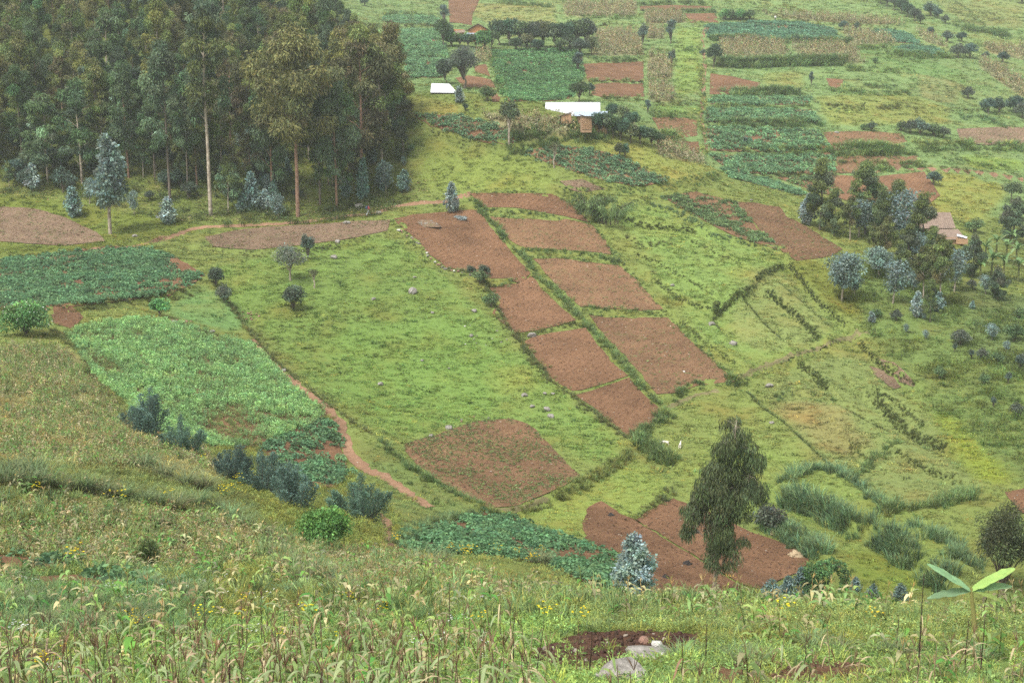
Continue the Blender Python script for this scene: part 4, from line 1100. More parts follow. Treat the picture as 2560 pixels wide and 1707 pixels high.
# -- ripe maize and dry stalks
xs, ys, ss, cs = [], [], [], []
for q in MAIZE:
    pl = plan(q); d = float(np.median(pl[:, 1]))
    x, y = in_poly(pl, 1.6 if d < 240 else 1.1); n = len(x)
    xs.append(x); ys.append(y); ss.append(rng.uniform(.9, 1.5, n) * (1.0 if d < 240 else 1.35)); cs.append(np.array((.33, .305, .20)) * cvar((1, 1, 1), n, .2, .06))
for q, den, s0, grn in ((D((-60,795),(130,792),(220,870),(290,960),(310,1010),(480,1040),(500,1090),(300,1080),(-60,1050)), 7.0, .62, .6), (D((-60,1155),(420,1190),(640,1238),(690,1285),(350,1325),(-60,1268)), 10.0, .56, .5),
                        (D((690,1262),(900,1268),(1180,1338),(1160,1392),(900,1372),(700,1352)), 10.0, .48, .4), (D((1600,1388),(2352,1405),(2420,1470),(1900,1450),(1500,1440)), 12.0, .26, .5)):
    pl = plan(q); x, y = in_poly(pl, den); kp = fbm(x, y, 2.5, 3, 3) > .36; x, y = x[kp], y[kp]; n = len(x)
    c = np.array((.35, .32, .20)) * cvar((1, 1, 1), n, .25, .05); gsel = rng.random(n) < grn
    c[gsel] = np.array((.20, .29, .11)) * cvar((1, 1, 1), int(gsel.sum()), .2, .08)
    xs.append(x); ys.append(y); ss.append(s0 * rng.uniform(.6, 1.3, n)); cs.append(c)
stuff('ripe_maize', RIPE, on_ground(np.concatenate(xs), np.concatenate(ys), -.02), np.concatenate(ss), np.concatenate(cs), 'dry ripening maize in tan patches on both slopes', .12)
# -- weeds, long grass and flowers on the near hillside
x, y = wedge(16, 40, 17.0, .42); x2, y2 = wedge(40, 62, 12.0, .42); x3, y3 = wedge(62, 112, 5.0, .42)
x = np.concatenate([x, x2, x3]); y = np.concatenate([y, y2, y3])
k = field_kind(x, y); fg_ = fbm(x, y, 3.0, 4, 3)
soil = (k == 1) | (k == 9)
u_, v_ = project(on_ground(x, y))
near_side = (y < 62) | ((u_ < 1000) & (v_ > 860 + .0 * u_) & (u_ < 560 + (v_ - 860) * 1.0) & ~((u_ > 160) & (u_ < 830) & (v_ < 1130) & (k == 3)))
kp = near_side & ~((k == 2) | (k == 3)) & (~soil | (rng.random(len(x)) < .05))
x, y, fg_ = x[kp], y[kp], fg_[kp]; n = len(x)
c = cover(x, y) * np.where(y < 60, 1.62, 1.45)[:, None] * gw(n, .22, .08)
s = rng.uniform(.6, 1.5, n) * (.7 + .6 * fg_) * np.where(y < 40, .7, np.where(y < 62, .8, .9))
stuff('weeds', WEED, on_ground(x, y, -.03), s, c, 'mixed leafy weeds covering the near hillside', .2)
x, y = wedge(16, 62, 7.0, .42); k = field_kind(x, y); g = fbm(x, y, 4.0, 6, 3)
u_, v_ = project(on_ground(x, y)); lush = (u_ < 520) & (v_ > 1430) & (v_ < 1600)
kp = (k == 0) & ((g > .5) | lush); x, y, g, lush = x[kp], y[kp], g[kp], lush[kp]; n = len(x)
c = np.where(lush[:, None], np.array((.135, .235, .09)), np.array((.165, .225, .085))) * cvar((1, 1, 1), n, .22, .08)
sh = rng.uniform(.35, .8, n) * np.where(lush, .95, .62)
stuff('long_grass', TALL, on_ground(x, y, -.03), np.column_stack([sh, sh, sh * .95]), c, 'long grass among the weeds of the near hillside', .2)
x, y = wedge(20, 46, 1.1, .42); g = fbm(x, y, 2.0, 2, 3); k = field_kind(x, y); kp = (g > .6) & (k == 0) & (x < 0); x, y = x[kp], y[kp]; n = len(x)
stuff('white_flowers', WFLOW, on_ground(x, y, .05), rng.uniform(.5, .9, n), np.tile((.75, .74, .72), (n, 1)), 'tiny white flowers among the front weeds', .2)
rs_ = plan(D((2000,600),(2100,640),(2250,700),(2400,720),(2420,1120),(2300,1100),(2180,980),(2080,860),(1990,760),(1900,660)))
x, y = in_poly(rs_, .8); g = fbm(x, y, 6.0, 2, 3); kp = g > .42; x, y, g = x[kp], y[kp], g[kp]; n = len(x)
stuff('rough_growth', WEED, on_ground(x, y, -.05), rng.uniform(1.2, 2.6, n) * (.6 + .8 * g), cover(x, y) * [.98, 1.08, 1.0] * cvar((1, 1, 1), n, .25, .1), 'rough bracken-like growth over the right hand slope', .2)
x, y = wedge(22, 66, 1.5, .42); k = field_kind(x, y); g = fbm(x, y, 3.0, 5, 3); u_, v_ = project(on_ground(x, y))
kp = (k == 0) & (g > .40) & ~((u_ > 1280) & (u_ < 1850) & (v_ > 1560)); x, y, g = x[kp], y[kp], g[kp]; n = len(x)
c = np.where((rng.random(n) < .55)[:, None], np.array((.36, .35, .20)), np.array((.21, .32, .11))) * cvar((1, 1, 1), n, .25, .06)
stuff('dry_stalks', RIPE, on_ground(x, y, -.02), rng.uniform(.4, 1.0, n) * (.6 + .7 * g), c, 'thin dry stalks and leaning leaves rising out of the near weeds', .2)
x, y = wedge(36, 66, 1.6, .42); k = field_kind(x, y); g = fbm(x, y, 3.5, 1, 3); kp = (k == 0) & (g > .47); x, y, g = x[kp], y[kp], g[kp]; n = len(x)
c = np.array((.17, .25, .09)) * cvar((1, 1, 1), n, .22, .08); sh = rng.uniform(.5, 1.0, n)
stuff('rank_grass', TALL, on_ground(x, y, -.03), np.column_stack([sh, sh, sh * rng.uniform(.8, 1.2, n)]), c, 'rank tall grass in patches along the brow', .2)
# -- leaf litter and undergrowth under the wood
fpl = plan(D((-60,440),(250,480),(480,520),(760,515),(930,480),(1000,430),(970,330),(940,260),(800,200),(300,250),(-60,300)))
x, y = in_poly(fpl, 1.0); n = len(x)
stuff('leaf_litter', LITTER, on_ground(x, y, .03), rng.uniform(.7, 1.5, n), np.array((.27, .19, .11)) * cvar((1, 1, 1), n, .35, .08), 'dry leaf litter on the floor of the wood', .1)
x, y = in_poly(fpl, .7); g = fbm(x, y, 5.0, 3, 3); kp = g > .5; x, y = x[kp], y[kp]; n = len(x)
stuff('undergrowth', WEED, on_ground(x, y, -.05), rng.uniform(1.5, 3.6, n), np.array((.09, .125, .042)) * cvar((1, 1, 1), n, .3, .12), 'low undergrowth in the wood', .2)

# ------------------------------------------------------------------ trees
def clump(mb, c, r, n, col, L, W, down=.8, squash=.8, r_=rng, shell=.45, out=.5):
    d = rdir(n, r_)
    q = (shell + (1 - shell) * r_.random((n, 1)))
    P = np.asarray(c) + d * q * np.array([r, r, r * squash])
    A = unit(d * out + r_.normal(0, .45, (n, 3)) + np.array([0, 0, -down]))
    leaves(mb, P, A, L * r_.uniform(.65, 1.25, n), W * r_.uniform(.7, 1.3, n), cvar(col, n, .22, .08, r_), r_)
def limb(mb, a, b, r0, r1, sagy=.12, n=5, sides=5, col=(1, 1, 1)):
    a = np.asarray(a, float); b = np.asarray(b, float); t = np.linspace(0, 1, n)[:, None]
    p = a + (b - a) * t + np.array([0, 0, 1.0]) * (sagy * np.linalg.norm(b - a) * np.sin(PI * t))
    p[1:-1] += rng.normal(0, .03 * np.linalg.norm(b - a), (n - 2, 3))
    tube(mb, p, np.linspace(r0, r1, n), sides, col)
    return p
OLIVE = (.13, .168, .05); DGREEN = (.08, .14, .055); BROWNG = (.15, .14, .065); GREYG = (.10, .15, .085); YELG = (.18, .195, .05)
SILVER = (.25, .315, .28); TEAL = (.08, .145, .125)
BARK = (1, 1, 1)
def gum(seed, H=18.0, bare=.38, spread=2.6, col=OLIVE, nl=3600, lean=.0, L=.46, W=.13, topcol=None, slim=1.0):
    """tall eucalyptus: long bare trunk, drooping leaf clumps on rising limbs"""
    r = np.random.default_rng(seed)
    tr = MB(); cr = MB()
    z = np.linspace(0, 1, 9)
    wob = np.cumsum(r.normal(0, .10, (9, 2)), 0) * z[:, None]
    tp = np.column_stack([wob[:, 0] + lean * z * H * .3, wob[:, 1], z * H * .93]); tp[0, 2] = -.6
    rad = (.016 * H * .5 + .03) * (1 - z * .9) ** .9 + .02
    tube(tr, tp, rad, 7, (1, 1, 1))
    pos = lambda t: np.array([np.interp(t, z, tp[:, i]) for i in range(3)])
    m = r.integers(15, 20); cl = []
    for i in range(m):
        t = bare + (1 - bare) * (i + r.random() * .8) / m * .97
        prof = math.sin(PI * min(1, (t - bare) / (1 - bare) * .80 + .22)) ** .8
        a = i * 2.4 + r.normal(0, .5)
        l = spread * slim * prof * r.uniform(.55, 1.2)
        p0 = pos(t); p1 = p0 + np.array([math.cos(a) * l, math.sin(a) * l, l * r.uniform(.3, .9)])
        limb(tr, p0, p1, .05 * H / 18, .015, n=4, sides=4)
        cl.append((p1, r.uniform(.5, 1.3) * spread * .36, 1.0)); cl.append((p1 + r.normal(0, .5, 3) - [0, 0, .5], r.uniform(.4, .9) * spread * .3, .9))
        if l > spread * .5: cl.append((p0 * .45 + p1 * .55 + r.normal(0, .3, 3), r.uniform(.6, 1.0) * spread * .36, .6))
    cl.append((pos(1.0) + [0, 0, .2], spread * .36, .8)); cl.append((pos(.93), spread * .42, .8))
    wsum = sum(c[1] ** 2 * c[2] for c in cl)
    for c, q, w in cl:
        base = np.array(col) * math.exp(r.normal(0, .28)) * (1 + r.normal(0, .07, 3))
        if topcol is not None and r.random() < .4: base = np.array(topcol) * math.exp(r.normal(0, .15))
        clump(cr, c, q, int(nl * q * q * w / wsum), base, L, W, .75, r.uniform(.7, 1.25), r, .35, .5)
    return tr, cr
def blue(seed, H=4.0, width=1.6, col=SILVER, nl=1500, L=.27, W=.2, stem=.15, shape='cone'):
    """young blue-leaved eucalyptus, round silvery leaves from the ground up"""
    r = np.random.default_rng(seed); tr = MB(); cr = MB()
    z = np.linspace(0, 1, 6); tp = np.column_stack([np.cumsum(r.normal(0, .02 * H, 6)) * z, np.cumsum(r.normal(0, .02 * H, 6)) * z, z * H * .97]); tp[0, 2] = -.2
    tube(tr, tp, .02 * H * (1 - z * .85) + .008, 6, (1, 1, 1))
    m = int(26 + r.integers(0, 8)); cl = []
    for i in range(m):
        t = stem + (1 - stem) * (i + r.random()) / m
        s = (t - stem) / (1 - stem)
        prof = (1 - s) ** .75 * (.55 + .45 * min(1, s * 6)) if shape == 'cone' else math.sqrt(max(0, 1 - (2 * s - .95) ** 2))
        a = i * 2.4 + r.normal(0, .4); l = width * .5 * prof * r.uniform(.55, 1.1)
        p0 = np.array([np.interp(t, z, tp[:, k]) for k in range(3)]); p1 = p0 + [math.cos(a) * l, math.sin(a) * l, l * .25 + .05 * H * (1 - s)]
        limb(tr, p0, p1, .008 * H * .5, .006, n=3, sides=3)
        cl.append((p1, .16 * width * (.6 + .6 * prof) + .08)); cl.append((p0 * .5 + p1 * .5, .15 * width * (.5 + .6 * prof) + .06))
    ws = sum(q * q for _, q in cl)
    for c, q in cl:
        clump(cr, c, q, int(nl * q * q / ws) + 2, np.array(col) * math.exp(r.normal(0, .25)) * (1 + r.normal(0, .05, 3)), L, W, -.05, 1.0, r, .3, .8)
    return tr, cr
def bushy(seed, H=4.0, width=4.0, col=DGREEN, nl=2200, L=.3, W=.16, stem=.25, lumps=22, flower=None):
    """broad-leaved tree or shrub with a lumpy rounded crown"""
    r = np.random.default_rng(seed); tr = MB(); cr = MB()
    z0 = H * stem
    tube(tr, [(0, 0, -.3), (r.normal(0, .04) * H, r.normal(0, .04) * H, z0 * .6), (0, 0, z0), (0, 0, H * .6)], [.03 * H, .024 * H, .02 * H, .008 * H], 6, (1, 1, 1))
    cl = []
    for i in range(lumps):
        d = rdir(1, r)[0]; d[2] = abs(d[2]) * 1.0 - .25
        q = r.uniform(.5, .95)
        c = np.array([0, 0, z0 + (H - z0) * .45]) + d * q * np.array([width * .40, width * .40, (H - z0) * .46])
        limb(tr, (0, 0, z0 * r.uniform(.7, 1.2)), c, .012 * H, .004 * H, n=3, sides=3)
        cl.append((c, r.uniform(.13, .22) * min(width, H * 1.3)))
    ws = sum(q * q for _, q in cl)
    for c, q in cl:
        clump(cr, c, q, int(nl * q * q / ws), np.array(col) * math.exp(r.normal(0, .25)) * (1 + r.normal(0, .06, 3)), L, W, .1, .8, r, .5, .7)
    if flower is not None:
        for c, q in cl: clump(cr, c, q * 1.06, 5, flower, L * .5, L * .5, 0, .8, r, .95, .8)
    return tr, cr
def upright(seed, H=3.2, width=2.8, col=(.05, .085, .062), nl=5200):
    """shrub of many upright feathery shoots"""
    r = np.random.default_rng(seed); tr = MB(); cr = MB(); S = 26
    for i in range(S):
        a = r.uniform(0, 2 * PI); q = math.sqrt(r.random()); l = H * (1.0 - .45 * q) * r.uniform(.75, 1.08)
        b0 = np.array([math.cos(a) * q * width * .12, math.sin(a) * q * width * .12, -.1]); b1 = np.array([math.cos(a) * q * width * .42, math.sin(a) * q * width * .42, l])
        t = np.linspace(0, 1, 5)[:, None]; p = b0 + (b1 - b0) * np.concatenate([t ** .8, t ** .8, t], 1)
        tube(tr, p, np.linspace(.025, .006, 5), 4, (1, 1, 1))
        n = nl // S; tt = .12 + .88 * r.random(n) ** .8
        P = np.stack([np.interp(tt, t[:, 0], p[:, k]) for k in range(3)], 1); d = rdir(n, r); wd = (.42 * (1 - tt ** 2) + .10)[:, None]
        P = P + d * wd * r.random((n, 1)); A = unit(d * .6 + np.array([0, 0, .9]))
        leaves(cr, P, A, r.uniform(.10, .2, n), r.uniform(.03, .055, n), cvar(np.array(col) * math.exp(r.normal(0, .18)), n, .2, .07, r), r)
    return tr, cr
_cache = {}; HGT = {}
def variant(key, fn, bark='bark', **kw):
    if key not in _cache:
        tr, cr = fn(**kw)
        cv = np.concatenate(cr.v)
        HGT[key] = float(np.percentile(cv[:, 2], 99.5))
        _cache[key] = (tr.mesh('trunk', M[bark], True), cr.mesh('crown', M['leaf']))
    return _cache[key]
def plant(name, key, loc, label, cat, group=None, sc=1.0, rz=None, part=('trunk', 'crown')):
    rz = random.uniform(0, 2 * PI) if rz is None else rz
    root = empty(name, loc, rz, 1.0)
    tm, cm = _cache[key]
    put(part[0], tm, root, sc=sc); put(part[1], cm, root, sc=sc)
    return tag(root, label, cat, group)

# -- eucalyptus kinds (mature): key, height of the model
GK = []
for i, (H, bare, spread, col, top, slim) in enumerate([(18, .22, 2.8, OLIVE, YELG, 1), (17, .16, 3.0, DGREEN, GREYG, 1), (19, .36, 2.7, GREYG, None, 1), (16, .12, 2.9, OLIVE, BROWNG, 1), (18, .24, 2.7, BROWNG, OLIVE, 1),
                                                      (20, .32, 2.8, DGREEN, OLIVE, .95), (15, .14, 2.6, GREYG, DGREEN, 1), (17, .2, 3.1, (.14, .15, .055), YELG, 1)]):
    k = 'gum%d' % i
    variant(k, gum, ['bark', 'barkred', 'barkdark'][i % 3], seed=20 + i, H=H, bare=bare, spread=spread, col=col, nl=10500, topcol=top, slim=slim)
    GK.append((k, H))
variant('gumgold', gum, 'barkred', seed=51, H=19, bare=.42, spread=3.7, col=(.135, .142, .05), nl=16000, topcol=(.165, .168, .058))
variant('gumpale', gum, 'bark', seed=52, H=22, bare=.42, spread=2.4, col=GREYG, nl=7500, topcol=OLIVE, slim=.9)
variant('gumlow', gum, 'bark', seed=53, H=9, bare=.32, spread=1.9, col=GREYG, nl=3000, L=.45, W=.13, topcol=OLIVE)
variant('gumcol', gum, 'barkdark', seed=54, H=10, bare=.10, spread=1.9, col=(.095, .135, .07), nl=9000, L=.34, W=.10, slim=.85, topcol=OLIVE)
variant('gumcol2', gum, 'barkdark', seed=55, H=10, bare=.14, spread=2.0, col=(.10, .14, .065), nl=9000, L=.34, W=.10, slim=.85, topcol=OLIVE)
variant('gumcol3', gum, 'bark', seed=56, H=10, bare=.35, spread=1.7, col=(.13, .155, .055), nl=7500, L=.34, W=.10, slim=.8)
variant('gumedge', bushy, 'barkdark', seed=58, H=6, width=4.6, nl=12000, col=(.095, .118, .055), L=.22, W=.06, stem=.02, lumps=46)
variant('gumdark', gum, 'barkdark', seed=57, H=8, bare=.08, spread=1.9, col=(.10, .125, .075), nl=6500, L=.45, W=.12, topcol=GREYG)
for i in range(4): variant('blue%d' % i, blue, 'barkdark', seed=70 + i, H=4, width=1.9, nl=1500, stem=.05, col=[SILVER, (.20, .29, .26), (.27, .34, .32), (.16, .245, .22)][i])
variant('bluetall', blue, 'bark', seed=80, H=8, width=3.2, nl=3200, stem=.30, L=.34, W=.22, col=(.16, .22, .195))
variant('bluetop', blue, 'bark', seed=81, H=5, width=3.0, nl=3600, stem=.3, L=.24, W=.17, col=(.18, .25, .22), shape='round')
variant('bluesparse', blue, 'bark', seed=82, H=5, width=2.4, nl=1500, stem=.22, L=.24, W=.15, col=(.175, .245, .22), shape='round')
variant('bluecol', blue, 'bark', seed=83, H=5, width=1.9, nl=2600, stem=.04, L=.25, W=.19, col=(.15, .255, .22))
variant('bluehero', blue, 'barkdark', seed=84, H=3.7, width=2.5, nl=6500, stem=.08, L=.17, W=.13, col=(.27, .36, .325))
variant('bluesap', blue, 'barkdark', seed=85, H=1.7, width=1.2, nl=1700, stem=.05, L=.13, W=.10, col=(.17, .25, .22))
for i in range(5): variant('tree%d' % i, bushy, 'barkdark', seed=90 + i, H=5, width=4.6, nl=2300, col=[(.075, .12, .065), (.09, .14, .06), (.085, .115, .08), (.12, .14, .07), (.07, .13, .08)][i], L=.36, W=.2, stem=.2)
for i in range(4): variant('shrub%d' % i, bushy, 'barkdark', seed=100 + i, H=3, width=3.2, nl=1300, col=[(.08, .125, .095), (.10, .165, .07), (.07, .115, .095), (.11, .14, .10)][i], L=.28, W=.15, stem=.06, lumps=16)
variant('shrubbright', bushy, 'barkdark', seed=106, H=3, width=3.2, nl=1500, col=(.12, .25, .085), L=.28, W=.18, stem=.05, lumps=16)
variant('spindle0', bushy, 'barkdark', seed=107, H=5, width=2.5, nl=1500, col=(.095, .135, .115), L=.3, W=.12, stem=.06, lumps=22)
variant('spindle1', bushy, 'barkdark', seed=108, H=5, width=2.3, nl=1400, col=(.10, .14, .11), L=.3, W=.12, stem=.08, lumps=22)
variant('roundgrey', bushy, 'barkdark', seed=109, H=9, width=7, nl=5200, col=(.10, .12, .095), L=.4, W=.14, stem=.28, lumps=40)
variant('lone', bushy, 'bark', seed=110, H=7, width=3.0, nl=1900, col=(.095, .12, .065), L=.34, W=.18, stem=.38, lumps=20)
variant('sparse', bushy, 'bark', seed=111, H=4, width=2.0, nl=260, col=(.13, .135, .07), L=.26, W=.12, stem=.4, lumps=12)
variant('smalltree', bushy, 'bark', seed=112, H=4.2, width=4.4, nl=1500, col=(.13, .155, .115), L=.26, W=.13, stem=.3, lumps=18)
variant('darkbush', bushy, 'barkdark', seed=113, H=3, width=2.8, nl=2600, col=(.075, .10, .07), L=.2, W=.12, stem=.06, lumps=20)
variant('whiteflower', bushy, 'barkdark', seed=114, H=3.2, width=5.0, nl=3600, col=(.13, .26, .085), L=.24, W=.14, stem=.05, lumps=24, flower=(.7, .68, .62))
variant('ball', bushy, 'barkdark', seed=115, H=2.1, width=2.7, nl=8000, col=(.12, .25, .065), L=.12, W=.085, stem=.03, lumps=46)
variant('umbrella', bushy, 'barkdark', seed=116, H=4, width=5.2, nl=1900, col=(.10, .145, .075), L=.32, W=.16, stem=.5, lumps=16)
variant('conebush', upright, 'barkdark', seed=117, H=1.9, width=1.2, nl=2600, col=(.11, .17, .06))
for i in range(4): variant('upright%d' % i, upright, 'barkdark', seed=120 + i, H=3.2, width=[2.8, 3.3, 2.5, 3.6][i], nl=9500, col=[(.11, .18, .145), (.115, .20, .14), (.105, .17, .145), (.115, .19, .15)][i])

ORD = ['leftmost', 'second from the left', 'third from the left', 'fourth from the left', 'fifth from the left', 'sixth from the left', 'seventh from the left', 'eighth from the left', 'ninth from the left', 'tenth from the left', 'eleventh from the left', 'twelfth from the left', 'thirteenth from the left', 'fourteenth from the left', 'fifteenth from the left', 'sixteenth from the left', 'seventeenth from the left', 'eighteenth from the left', 'nineteenth from the left', 'twentieth from the left', 'twenty first from the left', 'twenty second from the left', 'twenty third from the left', 'twenty fourth from the left']
def ordinal(i, n):
    return 'rightmost' if i == n - 1 and n > 2 else ORD[i]
def P_(u, v, dz=0.0):
    p = at(u, v); p.z += dz; return p
def scale_for(u, v, hpx, H):
    p = at(u, v); return hpx * p.y / F / H
def tree(name, key, H, u, v, hpx, label, cat='tree', group=None, wide=1.0, rz=None):
    p = at(u, v); s = hpx * p.y / F; wide = wide * s / H * 1.12; s = s / HGT[key]
    wide = max(wide / s, .8 * wide * H / max(s * HGT[key], 1e-6)) if False else wide / s
    return plant(name, key, p - Vector((0, 0, .05)), label, cat, group, (s * wide, s * wide, s), rz)

def grove(lst, name, label, group, keys, cat):
    rank = {q: j for j, q in enumerate(sorted(range(len(lst)), key=lambda q: lst[q][0]))}
    for i, (u, v, hp, w) in enumerate(lst):
        k = keys[i % len(keys)]; H = 5 if k.startswith(('tree', 'spindle', 'bluesp')) else 10 if k.startswith('gum') else 3
        tree(name, k, H, u, v, hp, label + ', ' + ordinal(rank[i], len(lst)), cat, group, w)

# -- the wood on the left: individual trees
EDGE = [ # trees one can tell apart along the front of the wood
 ('gumgold', 19, 745, 542, 455, 'big eucalyptus with golden green crown and split red trunk at the front of the wood', 1.0),
 ('gumpale', 22, 527, 538, 520, 'tall pale trunked eucalyptus standing highest in the middle of the wood', .9),
 ('gum2', 19, 425, 505, 390, 'eucalyptus with cream lower trunk behind the silvery sapling by the path', .85),
 ('gum0', 18, 64, 330, 240, 'olive domed eucalyptus at the left side of the wood', 1.1),
 ('gum6', 15, 205, 458, 250, 'grey green eucalyptus behind the tall silver sapling', 1.1),
 ('gum4', 18, 905, 480, 400, 'brown crowned eucalyptus at the right end of the wood', 1.0),
 ('gum1', 17, 842, 520, 330, 'thin grey trunked eucalyptus nearest the walker', .8),
 ('gum3', 16, 955, 420, 300, 'bronze tinged eucalyptus on the right flank of the wood', 1.0),
 ('gum7', 17, 975, 330, 260, 'olive eucalyptus at the upper right corner of the wood', 1.0),
 ('gumcol', 10, 1009, 405, 98, 'short columnar eucalyptus with silver skirt just right of the wood', 1.0),
 ('gum5', 20, 962, 200, 118, 'eucalyptus with dark lower crown beyond the right edge of the wood', 1.1),
 ('gumlow', 9, 571, 533, 122, 'small grey green eucalyptus with twin stems at the front of the wood', 1.1),
 ('gumlow', 9, 690, 470, 120, 'small eucalyptus in the shade behind the golden tree', 1.0),
 ('gum6', 15, 120, 455, 215, 'squat grey eucalyptus at the lower left of the wood', 1.2),
 ('gum1', 17, 322, 445, 280, 'dark straight trunked eucalyptus right of the tall silver sapling', .9),
 ('gum2', 19, 470, 495, 300, 'slender eucalyptus just left of the tallest pale trunk', .7),
 ('gum3', 16, 988, 318, 165, 'small bronze eucalyptus outermost on the upper right flank of the wood', 1.1),
 ('gum6', 15, 962, 372, 215, 'grey green eucalyptus between the bronze trees on the right flank', 1.1),
 ('gum0', 18, 930, 300, 225, 'olive eucalyptus behind the right flank of the wood', 1.1),
 ('gum5', 20, 800, 512, 330, 'eucalyptus with two thin pale stems right of the golden tree', .8),
]
for k, H, u, v, hp, lab, w in EDGE:
    tree('eucalyptus_tree', k, H, u, v, hp, lab, 'tree', 'eucalyptus trees of the wood', w)
wood = plan(D((-80,400),(150,425),(250,440),(420,475),(520,475),(690,465),(800,450),(880,420),(905,370),(905,300),(930,235),(885,180),(830,130),(760,40),(700,0),(-80,0)))
got = [tuple(at(u, v)[:2]) for _, _, u, v, *_ in EDGE]
tries = 0; nw = 0
TONE = {'gum0': 'olive domed', 'gum1': 'dark green', 'gum2': 'grey green slender', 'gum3': 'bronze tinged', 'gum4': 'brown crowned', 'gum5': 'dark slim', 'gum6': 'grey green bushy', 'gum7': 'yellow olive'}
NEARBY = [(60, 300, 'left of the olive dome'), (200, 420, 'behind the tall silver sapling'), (120, 200, 'high at the left edge'), (330, 400, 'left of the cream trunked tree'), (420, 300, 'above the cream trunked tree'), (520, 420, 'close to the tallest pale trunk'), (520, 200, 'far behind the tallest pale trunk'), (640, 420, 'between pale trunk and golden crown'), (740, 400, 'just behind the golden crown'), (740, 180, 'far behind the golden crown'), (850, 400, 'above the walker'), (870, 250, 'on the right flank'), (300, 150, 'near the top of the wood'), (640, 100, 'at the top of the wood')]
x0, y0 = wood.min(0); x1, y1 = wood.max(0)
while tries < 6000 and nw < 150:
    tries += 1
    x, y = random.uniform(x0, x1), random.uniform(y0, min(y1, 285))
    if not pip(np.array([x]), np.array([y]), wood)[0]: continue
    if min(math.hypot(x - a, y - b) for a, b in got) < 3.1: continue
    got.append((x, y)); nw += 1
    k, H = GK[random.randrange(len(GK))]
    s = random.uniform(.55, 1.05) * 17.5 / H
    uu, vv = project(np.array([x, y, float(h(x, y))]))
    if uu > 800: s = min(s, max(.32, (vv - (uu - 850) * 1.35) * y / F / H))
    near_ = min(NEARBY, key=lambda q: (q[0] - uu) ** 2 + (q[1] - vv) ** 2)
    plant('eucalyptus_tree', k, (x, y, float(h(x, y)) - .1), TONE[k] + ' eucalyptus deep in the wood, ' + near_[2], 'tree', 'eucalyptus trees deep in the wood', (s, s, s * random.uniform(.92, 1.1)))
UND = {'gumlow': 'young grey green eucalyptus', 'shrub0': 'low blue green shrub', 'blue3': 'dim teal sapling', 'bluesparse': 'wispy silver sapling', 'shrub2': 'dark low shrub', 'tree2': 'dark rounded small tree'}
random.seed(5); q0 = plan(D((-40,440),(100,440),(250,455),(420,480),(520,480),(690,475),(800,460),(900,440),(940,400),(900,330),(500,330),(-40,330))); nu = 0
while nu < 70:
    x, y = random.uniform(q0[:, 0].min(), q0[:, 0].max()), random.uniform(q0[:, 1].min(), q0[:, 1].max())
    if not pip(np.array([x]), np.array([y]), q0)[0]: continue
    nu += 1; k = random.choice(['gumlow', 'shrub0', 'blue3', 'bluesparse', 'shrub2', 'gumlow', 'tree2']); s = random.uniform(1.5, 4.5) / HGT[k] * (1.6 if k == 'gumlow' else 1)
    plant('understory_shrub', k, (x, y, float(h(x, y)) - .05), UND[k] + ' in the shade of the wood, ' + min(NEARBY, key=lambda q: (q[0] - float(project(np.array([x, y, float(h(x, y))]))[0])) ** 2 + (q[1] - float(project(np.array([x, y, float(h(x, y))]))[1])) ** 2)[2], 'shrub', 'understory of the wood', s)
# -- silver saplings along the wood
for k, H, u, v, hp, lab, w in [
 ('blue0', 4, 83, 476, 68, 'silver blue sapling farthest left below the wood', 1.15), ('blue1', 4, 185, 542, 76, 'teal tinted silver sapling near the pinkish fallow', 1.1), ('bluesparse', 5, 224, 510, 66, 'thin see-through silver sapling left of the tall one', .9),
 ('bluetall', 8, 276, 585, 242, 'tallest silver blue eucalyptus on a thin bare trunk before the wood', .85), ('bluesparse', 5, 336, 536, 60, 'wispy silver sapling right of the tallest silver one', .8), ('blue0', 4, 418, 560, 68, 'rounded silver sapling beside the footpath bend', 1.25),
 ('blue3', 4, 604, 532, 50, 'small teal sapling under the twin stemmed tree', 1.0), ('blue1', 4, 632, 526, 96, 'bright silver sapling cluster in the shade of the wood', .9), ('blue2', 4, 665, 524, 52, 'low silver sapling right of the bright cluster', 1.2), ('bluesparse', 5, 697, 548, 62, 'loose silver sapling beside the red split trunk', 1.1),
 ('bluecol', 5, 906, 500, 104, 'narrow teal column of foliage behind the walker', .8), ('blue3', 4, 864, 492, 52, 'dim teal sapling under the right end of the wood', 1.1), ('bluesparse', 5, 966, 482, 76, 'grey silver sapling at the right end of the wood', 1.0), ('blue3', 4, 1010, 480, 56, 'teal sapling under the columnar tree', 1.2),
 ('blue2', 4, 1132, 531, 76, 'bright silver sapling standing over the top ploughed plot', 1.0), ('bluetop', 5, 63, 130, 60, 'silver crown showing high in the left of the wood', 1.0), ('bluesparse', 5, 625, 400, 80, 'silver sapling halfway up inside the wood', 1.2), ('bluesparse', 5, 560, 440, 70, 'faint silver sapling deep behind the tallest trunk', 1.2)]:
    tree('silver_sapling', k, H, u, v, hp, lab, 'sapling', 'silver leaved saplings', w)
